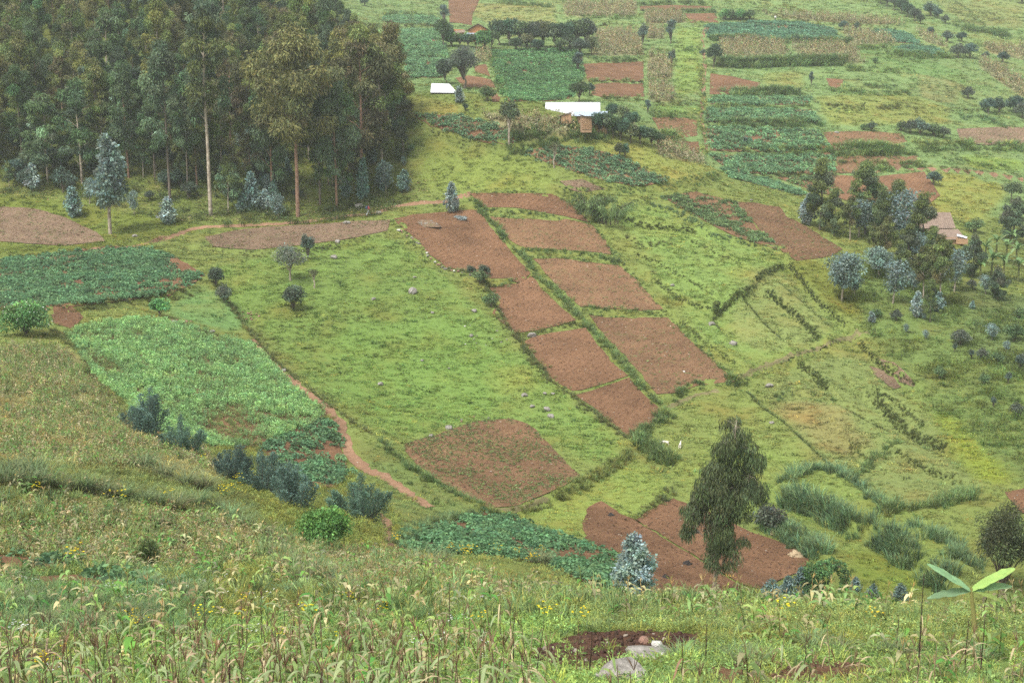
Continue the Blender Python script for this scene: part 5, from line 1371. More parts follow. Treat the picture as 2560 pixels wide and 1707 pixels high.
# -- eucalyptus stand on the spur at the right
for k, H, u, v, hp, lab, w in [
 ('gumcol', 10, 2049, 575, 178, 'leftmost columnar eucalyptus of the right hand stand', 1.05), ('gumcol2', 10, 2163, 585, 180, 'columnar eucalyptus second from the left in the right hand stand', 1.1), ('gumcol2', 10, 2235, 600, 150, 'eucalyptus just left of the tiled house', 1.1), ('gumcol', 10, 2302, 650, 168, 'eucalyptus hiding the left half of the tiled house', 1.15),
 ('gumcol3', 10, 2349, 772, 188, 'yellow olive eucalyptus lowest in the right hand stand', .9), ('gumcol3', 10, 2308, 745, 130, 'olive eucalyptus with a long thin visible trunk', 1.1), ('gumdark', 8, 2430, 693, 108, 'dark eucalyptus between tiled house and banana grove', .9), ('gumdark', 8, 2494, 750, 84, 'dark eucalyptus with silver base below the banana grove', 1.0),
 ('gumdark', 8, 2532, 606, 110, 'dark broad eucalyptus at the right edge above the bananas', 1.1), ('gumcol', 10, 2270, 690, 130, 'shaded eucalyptus in the middle of the right hand stand', 1.1)]:
    tree('eucalyptus_tree', k, H, u, v, hp, lab, 'tree', 'eucalyptus stand on the spur', w)
for k, H, u, v, hp, lab, w in [
 ('blue2', 4, 2017, 562, 78, 'silver cone at the left end of the right hand stand', 1.0), ('bluesparse', 5, 2147, 592, 95, 'silver sapling between the two columnar trees', 1.2), ('bluetop', 5, 2190, 588, 78, 'teal silver sapling beside the second columnar tree', 1.0), ('bluetop', 5, 2104, 752, 122, 'round silver crowned sapling alone on the spur slope', .95),
 ('bluetop', 5, 2136, 740, 56, 'little silver sapling right of the round silver one', .85), ('bluetop', 5, 2197, 695, 78, 'dark silver sapling below the right hand stand', 1.1), ('bluesparse', 5, 2232, 758, 112, 'tall silver sapling on a dark bare stem', 1.0), ('bluesparse', 5, 2284, 730, 56, 'silver sapling behind the tall bare stemmed one', 1.2),
 ('blue2', 4, 2293, 793, 68, 'bright silver cone at the lower edge of the stand', .95), ('blue1', 4, 2342, 778, 50, 'silver skirt under the yellow olive eucalyptus', 1.5), ('blue2', 4, 2180, 806, 30, 'tiny bright silver sapling by the end of the meadow path', 1.2), ('bluesparse', 5, 2464, 735, 50, 'pale silver sapling left of the dark based eucalyptus', 1.2),
 ('blue1', 4, 2431, 772, 22, 'very small silver seedling tree right of the stand', 1.3), ('blue0', 4, 1148, 257, 40, 'silver sapling right of the white tarpaulin shelter', 1.3)]:
    tree('silver_sapling', k, H, u, v, hp, lab, 'sapling', 'silver leaved saplings', w)
grove([(2085, 590, 120, .9), (2125, 600, 110, 1), (2200, 612, 140, .9), (2262, 625, 150, 1), (2330, 700, 130, .9), (2215, 660, 120, 1), (2250, 720, 120, .9), (2385, 730, 110, .9), (2370, 690, 90, 1), (2180, 640, 80, 1), (2325, 805, 110, .8), (2290, 690, 110, 1)],
      'young_eucalyptus', 'slender grey green eucalyptus filling the stand on the spur', 'slender trees of the spur stand', ['gumcol', 'gumcol3', 'gumcol2', 'bluesparse'], 'tree')
# -- single trees and shrubs one can find
for nm, k, H, u, v, hp, lab, w, c in [
 ('round_tree', 'roundgrey', 9, 1159, 224, 104, 'round grey green tree left of the bean field', .95, 'tree'), ('broadleaf_tree', 'tree2', 5, 1112, 211, 62, 'smaller dark tree leaning on the round grey tree', .75, 'tree'), ('broadleaf_tree', 'spindle0', 5, 1110, 60, 46, 'grey feathery tree above the orange house', 1.1, 'tree'),
 ('lone_tree', 'lone', 7, 1273, 364, 108, 'lone tree with bent pale trunk on the spur', .95, 'tree'), ('sparse_tree', 'sparse', 4, 1386, 420, 66, 'nearly leafless small tree in the spur potato plot', .9, 'tree'), ('bush', 'tree3', 5, 1549, 397, 40, 'grey half of a paired bush below the white roofed house', .7, 'bush'), ('bush', 'tree4', 5, 1562, 399, 40, 'green half of a paired bush below the white roofed house', .6, 'bush'),
 ('broadleaf_tree', 'tree1', 5, 1448, 257, 52, 'dark green conical tree behind the white roofed house', 1.0, 'tree'), ('bush', 'shrub2', 3, 1474, 236, 28, 'little dark bush right of the conical tree', .8, 'bush'), ('bush', 'spindle0', 5, 1445, 180, 48, 'blue green bush at the right edge of the bean field', 1.2, 'bush'),
 ('bush', 'shrub1', 3, 1218, 253, 38, 'rounded bush at the lower left of the bean field', .95, 'bush'), ('bush', 'shrubbright', 3, 1248, 216, 24, 'bright green bush on the left edge of the bean field', .8, 'bush'), ('bush', 'shrubbright', 3, 1257, 243, 20, 'low bright bush at the lower left corner of the bean field', .9, 'bush'), ('bush', 'shrub2', 3, 1163, 278, 20, 'tiny dark bush under the silver sapling by the shelter', .7, 'bush'),
 ('broadleaf_tree', 'spindle1', 5, 1607, 114, 52, 'narrow blue grey tree between two tan maize plots', .95, 'tree'), ('broadleaf_tree', 'spindle0', 5, 1677, 110, 58, 'narrow blue grey tree beside the bright green strip', .95, 'tree'), ('bush', 'spindle1', 5, 1679, 166, 40, 'narrow bush below the narrow blue grey tree', .95, 'bush'), ('bush', 'spindle0', 5, 1619, 284, 34, 'blue grey bush right of the crest trees', 1.0, 'bush'),
 ('broadleaf_tree', 'tree0', 5, 1786, 169, 58, 'dark tree on a short trunk at the top of the far path', .68, 'tree'), ('bush', 'spindle1', 5, 1863, 365, 24, 'single dark bush inside the potato terraces', 1.0, 'bush'), ('bush', 'spindle0', 5, 2028, 214, 34, 'thin dark bush among the broken terraces', .75, 'bush'), ('bush', 'shrub2', 3, 2333, 464, 36, 'blue green bush on the corner of the yellow green field', 1.0, 'bush'),
 ('umbrella_tree', 'umbrella', 4, 2527, 508, 52, 'flat topped tree near the right edge', .9, 'tree'), ('bush', 'shrub1', 3, 2437, 582, 38, 'rounded bush right of the tiled house', 1.2, 'bush'),
 ('small_tree', 'smalltree', 4.2, 726, 702, 92, 'small pale tree at the top left of the green pasture', .95, 'tree'), ('small_tree', 'spindle1', 5, 770, 650, 66, 'grey leafed small tree behind the pasture tree', 1.1, 'tree'), ('small_tree', 'sparse', 4, 785, 720, 50, 'thin brownish sapling right of the pasture tree', 1.2, 'sapling'), ('bush', 'darkbush', 3, 733, 776, 66, 'dark round bush in the upper pasture', 1.0, 'bush'),
 ('bush', 'darkbush', 3, 540, 716, 50, 'dark bush at the left edge of the pasture', .9, 'bush'), ('bush', 'shrub3', 3, 560, 755, 46, 'straggling bush on the bank left of the pasture', 1.0, 'bush'), ('flowering_bush', 'whiteflower', 3.2, 66, 838, 88, 'bright green bush dotted with white flowers at the left edge', 1.0, 'bush'), ('bush', 'shrubbright', 3, 400, 790, 46, 'bright green bush on the bank above the pea plot', 1.1, 'bush'),
 ('bush', 'shrub1', 3, 1200, 708, 36, 'green bush beside the stony plot edge', 1.2, 'bush'), ('bush', 'darkbush', 3, 1178, 688, 26, 'dark little bush on the stone row', 1.1, 'bush'), ('bush', 'shrub1', 3, 1228, 768, 40, 'bush behind the grey boulder on the plot edge', 1.0, 'bush'), ('bush', 'darkbush', 3, 1210, 690, 30, 'dark bush where the stone row ends', 1.2, 'bush'),
 ('round_bush', 'ball', 2.1, 811, 1372, 112, 'bright green dome shaped bush on the near slope', 1.0, 'bush'), ('bush', 'conebush', 1.9, 370, 1425, 90, 'small dark green cone bush in the tan maize', 1.0, 'bush'),
 ('bush', 'shrub3', 3, 1920, 1330, 80, 'grey flowering shrub at the top of the brown plot', 1.0, 'bush'), ('bush', 'shrub1', 3, 2190, 795, 26, 'dark bush beside the tiny silver sapling', 1.1, 'bush')]:
    tree(nm, k, H, u, v, hp, lab, c, None, w)
# upright blue green shrubs of the near left slope
for i, (u, v, hp, w, lab) in enumerate([(368, 1092, 122, 1.0, 'upright blue green shrub farthest up the near slope'), (458, 1135, 100, 1.0, 'upright shrub second from the left, beside the pea plot'), (585, 1205, 96, 1.1, 'upright shrub at the left end of the shrub row'), (655, 1228, 102, 1.15, 'upright shrub in the middle of the shrub row'), (738, 1268, 120, 1.1, 'tall upright shrub at the right of the shrub row'), (900, 1302, 124, 1.15, 'upright shrub with splayed tips beside the potato plot')]):
    tree('upright_shrub', 'upright%d' % (i % 4), 3.2, u, v, hp, lab, 'shrub', 'blue green shrubs on the near slope', w * 1.3)
# -- rows of trees round the houses
grove([(1246, 114, 62, .9), (1272, 116, 66, .9), (1300, 118, 64, 1), (1330, 119, 62, 1), (1358, 120, 64, .95), (1386, 121, 60, 1), (1414, 122, 62, 1), (1442, 121, 66, 1), (1466, 120, 70, .9), (1478, 138, 46, .9), (1290, 130, 34, 1.1), (1345, 132, 32, 1.2), (1400, 134, 34, 1.2), (1450, 138, 40, 1.1), (1318, 126, 40, 1.1), (1425, 128, 40, 1.1)],
      'hedgerow_tree', 'dense dark tree in the row behind the bean field', 'trees in the row behind the bean field', ['tree0', 'tree4', 'tree1', 'tree2', 'tree3'], 'tree')
grove([(1108, 118, 66, .75), (1128, 116, 34, 1.2), (1150, 118, 32, 1.3), (1170, 120, 34, 1.2), (1190, 122, 36, 1.1), (1212, 126, 48, .95), (1230, 122, 44, .8), (1118, 104, 40, .9)], 'hedgerow_tree', 'leafy tree screening the orange house', 'trees in front of the orange house', ['tree1', 'shrubbright', 'tree1', 'tree4'], 'tree')
grove([(1498, 335, 52, .95), (1515, 338, 56, .95), (1533, 346, 56, .95), (1553, 353, 56, 1), (1575, 358, 50, 1), (1600, 362, 46, 1), (1628, 366, 46, 1), (1646, 368, 36, 1.0), (1530, 300, 40, 1), (1556, 310, 44, 1), (1580, 325, 44, 1)], 'crest_tree', 'leafy tree in the clump beside the white roofed house', 'trees beside the white roofed house', ['tree4', 'tree0', 'tree1', 'tree4', 'tree3'], 'tree')
grove([(2200, 10, 34, 1), (2218, 18, 36, 1), (2236, 26, 36, 1), (2254, 36, 36, 1), (2270, 45, 34, 1), (2286, 54, 32, 1), (2300, 61, 24, 1)], 'hedge_shrub', 'dark shrub in the diagonal hedge at the top right', 'shrubs of the diagonal hedge', ['tree0', 'tree4', 'tree2'], 'shrub')
grove([(1812, 52, 28, 1.1), (1830, 53, 28, 1.1), (1850, 52, 27, 1.1), (1874, 51, 28, 1.1)], 'hedge_shrub', 'shrub of the short dense hedge near the distant walker', 'shrubs of the short hedge', ['shrubbright', 'shrub1'], 'shrub')
grove([(2327, 42, 36, 1), (2345, 47, 24, 1), (2363, 60, 22, 1), (2325, 90, 22, .9), (2367, 106, 28, 1.1), (2404, 105, 24, 1.1), (2395, 146, 36, 1.0), (2425, 147, 38, 1.0), (2463, 147, 18, 1), (2506, 157, 26, 1.1), (2420, 247, 30, 1), (2470, 284, 38, 1), (2498, 284, 42, .9), (2538, 284, 44, 1), (2555, 296, 40, 1), (2555, 10, 30, 1)],
      'shrub', 'blue green shrub scattered on the upper right terraces', 'shrubs of the upper right terraces', ['shrub0', 'shrub2', 'shrub3', 'shrub2'], 'shrub')
grove([(2110, 77, 24, 1), (2140, 77, 22, .8), (2118, 114, 24, 1.1), (1990, 107, 18, 1), (2010, 106, 16, 1.2), (2050, 104, 15, 1.2), (1900, 106, 14, 1.2), (1820, 104, 14, 1.3), (2188, 159, 16, 1), (912, 16, 22, .9), (1757, 139, 16, 1), (1759, 242, 12, 1)], 'shrub', 'small dark shrub on a terrace edge of the far slope', 'small shrubs of the far slope', ['shrub2', 'shrub0', 'shrub1'], 'shrub')
grove([(2253, 329, 28, .9), (2275, 335, 36, 1), (2300, 338, 42, 1), (2335, 342, 34, 1.2), (2358, 345, 28, 1.1), (2180, 328, 24, 1.1), (2160, 326, 18, 1)], 'shrub', 'shrub of the clump above the field track', 'shrub clump above the field track', ['shrub1', 'shrub3', 'shrub0'], 'shrub')
grove([(2240, 802, 30, 1), (2314, 848, 26, 1.1), (2349, 948, 38, .85), (2428, 898, 28, 1.1), (2455, 900, 32, 1.1), (2517, 880, 30, 1.1), (2494, 910, 34, 1.1), (2387, 880, 26, 1.0), (2429, 722, 26, 1), (2265, 833, 26, 1), (2548, 795, 30, 1), (2483, 1018, 30, 1), (2540, 1040, 38, 1), (2310, 800, 22, 1), (2460, 960, 30, 1), (2520, 960, 34, 1), (2400, 862, 40, 1.3), (2480, 850, 44, 1.3), (2535, 852, 46, 1.2), (2550, 925, 44, 1.2)],
      'shrub', 'grey green shrub on the slope at the right edge', 'shrubs on the right hand slope', ['shrub3', 'bluesparse', 'shrub1', 'spindle1'], 'shrub')

# -- drooping bamboo-like clump at the head of the plots
def bamboo(seed):
    r = np.random.default_rng(seed); tr = MB(); cr = MB()
    for i in range(26):
        a = r.uniform(0, 2 * PI); q = r.random() ** .5; l = r.uniform(2.2, 3.8)
        o = np.array([math.cos(a), math.sin(a), 0]); t = np.linspace(0, 1, 6)[:, None]
        p = o * q * 1.1 + o * (t ** 2) * l * .55 + np.array([0, 0, 1.0]) * l * (t - .42 * t ** 3)
        tube(tr, p, np.linspace(.03, .006, 6), 4, (1, 1, 1))
        n = 90; tt = .25 + .75 * r.random(n)
        P = np.stack([np.interp(tt, t[:, 0], p[:, k]) for k in range(3)], 1) + r.normal(0, .12, (n, 3))
        leaves(cr, P, unit(o * .5 + r.normal(0, .4, (n, 3)) + [0, 0, -.8]), r.uniform(.25, .5, n), r.uniform(.05, .09, n), cvar(np.array((.12, .20, .07)) * math.exp(r.normal(0, .2)), n, .2, .07, r), r)
    return tr, cr
variant('bamboo0', bamboo, 'barkdark', seed=1); variant('bamboo1', bamboo, 'barkdark', seed=2)
for (u, v, hp, lab) in [(1475, 540, 62, 'drooping bamboo clump left half at the head of the plots'), (1520, 560, 66, 'drooping bamboo clump right half at the head of the plots')]:
    p = at(u, v); s = hp * p.y / F / 2.6
    plant('bamboo_clump', 'bamboo%d' % (u % 2), p, lab, 'bamboo', 'bamboo at the head of the plots', s, part=('stems', 'foliage'))

# -- the weeping eucalyptus standing alone at the valley bottom
def weeping():
    r = np.random.default_rng(5); tr = MB(); cr = MB()
    p = at(1782, 1493); k = p.y / F
    to = lambda u, v: np.array([(u - 1782) * k, 0, (1493 - v) * k * 1.03])
    tp = np.array([to(1782, 1500), to(1786, 1440), to(1790, 1380), to(1800, 1310), to(1806, 1240), to(1815, 1160), to(1825, 1080), to(1830, 1020)])
    tp[:, 1] = np.cumsum(r.normal(0, .06, 8))
    tube(tr, tp, [.15, .13, .115, .1, .085, .065, .045, .02], 9, (1, 1, 1))
    lobes = [ # photo centre, radius px x, z, depth m, leaves
     (1830, 1040, 34, 42, .8, 520), (1850, 1095, 56, 56, 1.3, 1250), (1868, 1165, 52, 48, 1.2, 950), (1893, 1200, 26, 26, .7, 300), (1800, 1150, 46, 48, 1.2, 700),
     (1822, 1195, 42, 52, 1.0, 800), (1800, 1075, 34, 40, .9, 500), (1790, 1290, 44, 44, 1.0, 700), (1800, 1335, 32, 36, .8, 420), (1812, 1215, 44, 44, 1.0, 700), (1757, 1175, 36, 46, 1.0, 620), (1725, 1255, 34, 42, .9, 560), (1775, 1235, 52, 56, 1.5, 1250), (1825, 1240, 46, 52, 1.3, 900), (1710, 1290, 18, 34, .5, 200), (1795, 1310, 46, 44, 1.2, 800), (1775, 1365, 24, 36, .6, 260), (1825, 1355, 20, 36, .6, 220), (1860, 1335, 18, 14, .5, 90), (1812, 1405, 9, 34, .25, 60)]
    for u, v, ru, rv, dp, n in lobes:
        c = to(u, v); c[1] = r.normal(0, .35)
        j = np.argmin(np.linalg.norm(tp - (c - [0, 0, .5]), axis=1)); limb(tr, tp[max(1, j - 1)], c, .045, .012, n=5, sides=5)
        for q in range(11):
            cc = c + rdir(1, r)[0] * r.random() ** .4 * np.array([ru * k * .95, dp * .9, rv * k * .9])
            limb(tr, c, cc, .014, .005, n=3, sides=3)
            m = int(n / 4.3); rad = .36 * min(ru, rv) * k + .12
            d = rdir(m, r); st = r.random((m, 1)) ** 1.5
            P = cc + d * rad * [1, 1, .6] - np.array([0, 0, 1.0]) * st * rv * k * .55
            base = np.array((.112, .148, .066)) * math.exp(r.normal(0, .22)) * (1 + r.normal(0, .06, 3))
            leaves(cr, P, unit(d * .25 + r.normal(0, .22, (m, 3)) + [0, 0, -1]), r.uniform(.18, .38, m), r.uniform(.03, .06, m), cvar(base, m, .25, .08, r), r)
    return tr, cr
variant('weeping', weeping, 'barkred')
plant('weeping_eucalyptus', 'weeping', at(1782, 1493) - Vector((0, 0, .1)), 'weeping dark eucalyptus standing alone in the brown plot', 'tree', rz=0.0)
_cache['weeping'][0].materials[0] = M['bark']
# hero sapling and brow saplings
tree('silver_sapling', 'bluehero', 3.7, 1588, 1490, 165, 'large silver blue sapling at the left edge of the brown plot', 'sapling', 'silver leaved saplings', 1.0)
for u, v, hp, w, lab in [(1926, 1506, 66, 1.1, 'leftmost silver sapling on the brow beside the creeper'), (1970, 1504, 74, .8, 'middle silver sapling on the brow beside the creeper'), (2004, 1492, 84, .75, 'tallest silver sapling touching the creeper covered shrub'), (2138, 1476, 40, 1.0, 'small silver sapling right of the creeper arch'), (2182, 1494, 42, 1.0, 'small silver sapling second right of the creeper arch'), (2250, 1500, 48, 1.1, 'small silver sapling at the right end of the brow')]:
    tree('silver_sapling', 'bluesap', 1.7, u, v, hp, lab, 'sapling', 'silver saplings on the brow', w)
# creeper-covered arching shrub
def creeper():
    r = np.random.default_rng(9); tr = MB(); cr = MB(); p = at(2040, 1496); k = p.y / F
    to = lambda u, v: np.array([(u - 2040) * k, 0, (1496 - v) * k])
    path = [(2035, 1490), (2030, 1450), (2035, 1415), (2055, 1398), (2085, 1400), (2110, 1415), (2118, 1445), (2115, 1475)]
    pts = np.array([to(*q) for q in path]); tube(tr, pts, np.linspace(.07, .03, len(pts)), 5, (1, 1, 1))
    for u, v, q in [(2028, 1480, 28), (2050, 1478, 30), (2018, 1450, 26), (2045, 1445, 32), (2030, 1420, 28), (2055, 1408, 24), (2080, 1402, 17), (2102, 1412, 17), (2114, 1432, 16), (2116, 1455, 13), (2112, 1475, 12)]:
        c = to(u, v); c[1] = r.normal(0, .25)
        clump(cr, c, q * k, int(q * q * .9), np.array((.085, .165, .06)) * math.exp(r.normal(0, .2)), .13, .11, .3, 1.0, r, .6, .8)
    return tr, cr
variant('creeper', creeper, 'barkdark')
plant('creeper_shrub', 'creeper', at(2040, 1496), 'creeper covered shrub arching over at the corner of the brown plot', 'shrub', rz=0.0, part=('stem', 'foliage'))
tree('dark_tree', 'gumedge', 6, 2505, 1475, 236, 'dark dense tree behind the banana plant at the right edge', 'tree', None, .85)

# -- bananas
def leaf_strip(mb, base, az_, L, w, rise, droop, col, seg=9, notch=.0, r=rng, vfold=.25, roll=0.0):
    o = np.array([math.cos(az_), math.sin(az_), 0]); s = np.array([-o[1] * math.cos(roll), o[0] * math.cos(roll), math.sin(roll)]); V = []
    t = np.linspace(0, 1, seg)
    mid = base + o * (L * t * np.cos(rise * (1 - t * .3)))[:, None] + np.array([0, 0, 1.0]) * (L * (math.sin(rise) * t - droop * t ** 2.2))[:, None]
    wid = w * np.sin(PI * np.clip(t * .93 + .05, 0, 1)) ** .6
    for i in range(seg):
        for k_ in (-1, -.5, 0, .5, 1):
            ww = wid[i] * (1 - (notch * r.random() if abs(k_) == 1 else 0))
            V.append(mid[i] + s * ww * k_ + np.array([0, 0, vfold * ww * (abs(k_) - .3) - .15 * ww * (abs(k_) == 1)]))
    Q = [[i * 5 + k_, i * 5 + k_ + 1, (i + 1) * 5 + k_ + 1, (i + 1) * 5 + k_] for i in range(seg - 1) for k_ in range(4)]
    mb.add(V, Q, np.asarray(col) * cvar((1, 1, 1), len(Q), .07, .02, r))
def one(fn, name, mat):
    mb = MB(); fn(mb); return mb.mesh(name, mat, True)
p = at(2432, 1582); k = p.y / F
root = tag(empty('banana_plant', p), 'young banana plant with five broad leaves above the dry weeds', 'banana plant')
zt = (1582 - 1462) * k
put('stem', one(lambda mb: tube(mb, [(.08, 0, -.3), (.0, 0, zt * .4), (-.08, 0, zt * .8), (-.12, 0, zt * 1.05)], [.075, .065, .05, .035], 8, (.30, .30, .10)), 'stem', M['leaf']), root)
tp = np.array([-.12, 0, zt])
for az_, L, w, rise, dr, col in [(PI * 1.03, 136 * k, 15 * k, .62, .02, (.20, .33, .17)), (-.08, 122 * k, 17 * k, .66, .10, (.24, .38, .10)), (.05, 112 * k, 13 * k, .22, .14, (.19, .32, .16)), (PI * .97, 112 * k, 13 * k, -.12, .12, (.17, .29, .15)), (-.25, 80 * k, 8 * k, -.1, .22, (.20, .26, .07))]:
    put('leaf', one(lambda mb: leaf_strip(mb, tp, az_, L, w, rise, dr, col, 12, .35, roll=.75 if math.cos(az_) > 0 else -.75), 'leaf', M['leaf']), root)
bl = [one(lambda mb: leaf_strip(mb, np.zeros(3), 0, rr_, .28, a, d_, c_, 9, .5), 'leaf', M['leaf']) for rr_, a, d_, c_ in [(2.0, .9, .5, (.13, .22, .08)), (2.2, .7, .6, (.15, .25, .09)), (1.8, 1.1, .4, (.12, .21, .08)), (1.9, .5, .7, (.18, .24, .10))]]
bs = one(lambda mb: tube(mb, [(0, 0, -.3), (0, 0, 1.2), (.05, 0, 2.1)], [.14, .12, .08], 7, (.16, .17, .07)), 'stem', M['leaf'])
for u, v, s in [(2462, 660, 1.2), (2490, 640, 1.15), (2515, 655, 1.2), (2540, 665, 1.2), (2478, 690, 1.2), (2508, 700, 1.25), (2545, 705, 1.2), (2450, 700, 1.0), (2530, 625, 1.1)]:
    root = tag(empty('banana_plant', at(u, v), random.uniform(0, 6.28)), 'banana plant in the grove right of the tiled house', 'banana plant', 'banana grove')
    put('stem', bs, root, sc=s)
    for q in range(9): put('leaf', bl[q % 4], root, (0, 0, 2.0 * s), q * 2.4 + random.uniform(-.3, .3), s)

# ------------------------------------------------------------------ houses
def quadmesh(name, V, Fq, mat, smooth=False):
    mb = MB()
    for f in Fq: pass
    V = np.asarray(V, float)
    for f in Fq: mb.add(V[list(f)], [list(range(len(f)))], (1, 1, 1))
    return mb.mesh(name, mat, smooth)
def prism(name, pts2, y0, y1, mat, frame=None):
    """outline in x/z pulled from y0 to y1"""
    n = len(pts2); V = [(x, y0, z) for x, z in pts2] + [(x, y1, z) for x, z in pts2]
    return quadmesh(name, V, [list(range(n)), list(range(2 * n - 1, n - 1, -1))] + [[i, n + i, n + (i + 1) % n, (i + 1) % n] for i in range(n)], mat)
def corrugated(name, a, b, c, d, mat, n=24, amp=.03, thick=.02, rows=1):
    """roof plane with ribs running from the ridge a-b down to the eave d-c"""
    a, b, c, d = [np.asarray(q, float) for q in (a, b, c, d)]
    nrm = unit(np.cross(b - a, d - a)); nrm = nrm if nrm[2] > 0 else -nrm
    m = n * 4; V = []
    for j in range(rows + 1):
        t = j / rows
        for i in range(m + 1):
            s = i / m; top = a + (b - a) * s; bot = d + (c - d) * s
            V.append(top + (bot - top) * t + nrm * (amp * math.cos(2 * PI * i / 4) + (.02 * (rows - j) if rows > 1 else 0)))
    w = m + 1
    Q = [[j * w + i, (j + 1) * w + i, (j + 1) * w + i + 1, j * w + i + 1] for j in range(rows) for i in range(m)]
    mb = MB(); V = np.array(V); mb.add(V, Q, (1, 1, 1)); mb.add(V - nrm * thick, [q[::-1] for q in Q], (1, 1, 1))
    e = [[i, i + 1] for i in range(m)]
    k = len(V)
    VV = np.concatenate([V, V - nrm * thick])
    edge = [[i, i + 1, k + i + 1, k + i] for i in range(m)] + [[rows * w + i, k + rows * w + i, k + rows * w + i + 1, rows * w + i + 1] for i in range(m)]
    edge += [[j * w, k + j * w, k + (j + 1) * w, (j + 1) * w] for j in range(rows)] + [[j * w + m, (j + 1) * w + m, k + (j + 1) * w + m, k + j * w + m] for j in range(rows)]
    mb.add(VV, edge, (1, 1, 1))
    return mb.mesh(name, mat)
def bx(name, c, s, mat, parent, rz=0.0):
    mb = MB(); box(mb, (0, 0, 0), s, (1, 1, 1)); return put(name, mb.mesh(name, mat), parent, c, rz)
def gable(root, L, W, wall, ridge, over, mat_wall, mat_roof, n, door=None, windows=(), amp=.03, rows=1, roofname='roof_sheet'):
    """long house: ridge along x; the eave at -y looks to the viewer"""
    put('wall', prism('wall', [(-L / 2, -1.2), (L / 2, -1.2), (L / 2, wall), (-L / 2, wall)], -W / 2, W / 2, mat_wall), root)
    for s in (-1, 1):
        me_ = quadmesh('gable', [(s * (L / 2 - .12), -W / 2, wall - .002), (s * (L / 2 - .12), W / 2, wall - .002), (s * (L / 2 - .12), 0, ridge - .05), (s * (L / 2 + .003), -W / 2, wall - .002), (s * (L / 2 + .003), W / 2, wall - .002), (s * (L / 2 + .003), 0, ridge - .05)],
                       [[0, 1, 2], [3, 5, 4], [0, 3, 4, 1], [1, 4, 5, 2], [2, 5, 3, 0]], mat_wall)
        put('gable', me_, root)
    sl = (ridge - wall) / (W / 2); e = W / 2 + over
    for s in (-1, 1):
        me_ = corrugated(roofname, (-L / 2 - over, s * .01, ridge + .03), (L / 2 + over, s * .01, ridge + .03), (L / 2 + over, s * e, ridge + .03 - sl * e), (-L / 2 - over, s * e, ridge + .03 - sl * e), mat_roof, n, amp, .02, rows)
        put(roofname, me_, root)
    mb = MB(); tube(mb, [(-L / 2 - over, 0, ridge + .05), (L / 2 + over, 0, ridge + .05)], .07, 6, (1, 1, 1), True); put('ridge_cap', mb.mesh('ridge_cap', mat_roof), root)
    if door is not None:
        dr = bx('door', (door, -W / 2 - .03, .95), (.85, .06, 1.9), M['timber'], root); bx('door_handle', (.3, -.05, 0), (.05, .05, .16), M['rockpale'], dr)
    for wx in windows:
        fr = bx('window_shutter', (wx, -W / 2 - .02, 1.45), (.7, .05, .7), M['timber'], root)
def house_at(u, v, d, zoff=0.0):
    """ground position on the line of sight at a given distance"""
    q = ray(u, v) * d
    return Vector((q[0], q[1], float(h(q[0], q[1])) + zoff))
def lineup(u, v, d):
    q = ray(u, v) * d; return Vector((q[0], q[1], q[2] + ZC))

# white roofed house on the crest
rg = lineup(1432, 258, 227); gz_ = float(h(rg.x, rg.y - 3))
RH = 3.5
root = tag(empty('farm_house', (rg.x, rg.y, rg.z - RH), R(-3)), 'long low farm house with bright white metal roof on the crest', 'house')
gable(root, 8.0, 6.2, 1.75, RH, .35, M['brick'], M['sheet'], 34, door=1.2, windows=(-2.2, 3.0))
# the blue grey annexe in front
c = lineup(1480, 279, 221.5)
root = tag(empty('annexe', (c.x, c.y, c.z - 2.1), R(-3)), 'annexe with pale blue grey lean-to roof in front of the white roofed house', 'annexe')
put('wall', prism('wall', [(-2.3, -1.4), (2.3, -1.4), (2.3, 1.35), (-2.3, 1.35)], -.9, .95, M['brick']), root)
put('roof_sheet', corrugated('roof_sheet', (-2.9, 1.1, 2.1), (2.45, 1.1, 2.1), (2.3, -1.3, 1.45), (-2.6, -1.3, 1.45), M['sheetblue'], 20, .025), root)
bx('door', (1.3, -.93, .3), (.7, .06, 1.7), M['timber'], root)
# brick hut with laid bricks
c = lineup(1465, 318, 217)
hut = tag(empty('brick_hut', (c.x, c.y, c.z), R(8)), 'small orange brick hut with one sloping tiled roof below the white roofed house', 'hut')
put('wall', prism('wall', [(-.74, -.8), (.74, -.8), (.74, 1.3), (-.74, 1.62)], -.7, .7, M['mortar']), hut)
bme = None
for j in range(11):
    for i in range(4):
        x = -.74 + .2 + i * .37 + (.1 if j % 2 else -.08); z = -.3 + j * .14
        if z > 1.16 or abs(x) > .62: continue
        if bme is None:
            mb = MB(); box(mb, (0, 0, 0), (.33, .06, .115), (1, 1, 1)); bme = mb.mesh('brick', M['brick'])
        put('brick', bme, hut, (x, -.715, z), random.uniform(-.02, .02), (1, random.uniform(.9, 1.3), 1))
put('tile_roof', corrugated('tile_roof', (-.98, -.95, 1.78), (-.98, .95, 1.78), (1.0, .95, 1.22), (1.0, -.95, 1.22), M['tile'], 7, .035, .04, 4), hut)
c = lineup(1416, 291, 220)
sh = tag(empty('tiled_shed', (c.x, c.y, c.z - .5), R(-6)), 'little shed with brown tiled lean-to roof before the white roof', 'shed')
put('wall', prism('wall', [(-.75, -.6), (.75, -.6), (.75, 1.0), (-.75, .55)], -.6, .6, M['brick']), sh)
put('tile_roof', corrugated('tile_roof', (1.0, -.8, 1.14), (1.0, .8, 1.14), (-1.0, .8, .54), (-1.0, -.8, .54), M['tile'], 7, .03, .04, 4), sh)
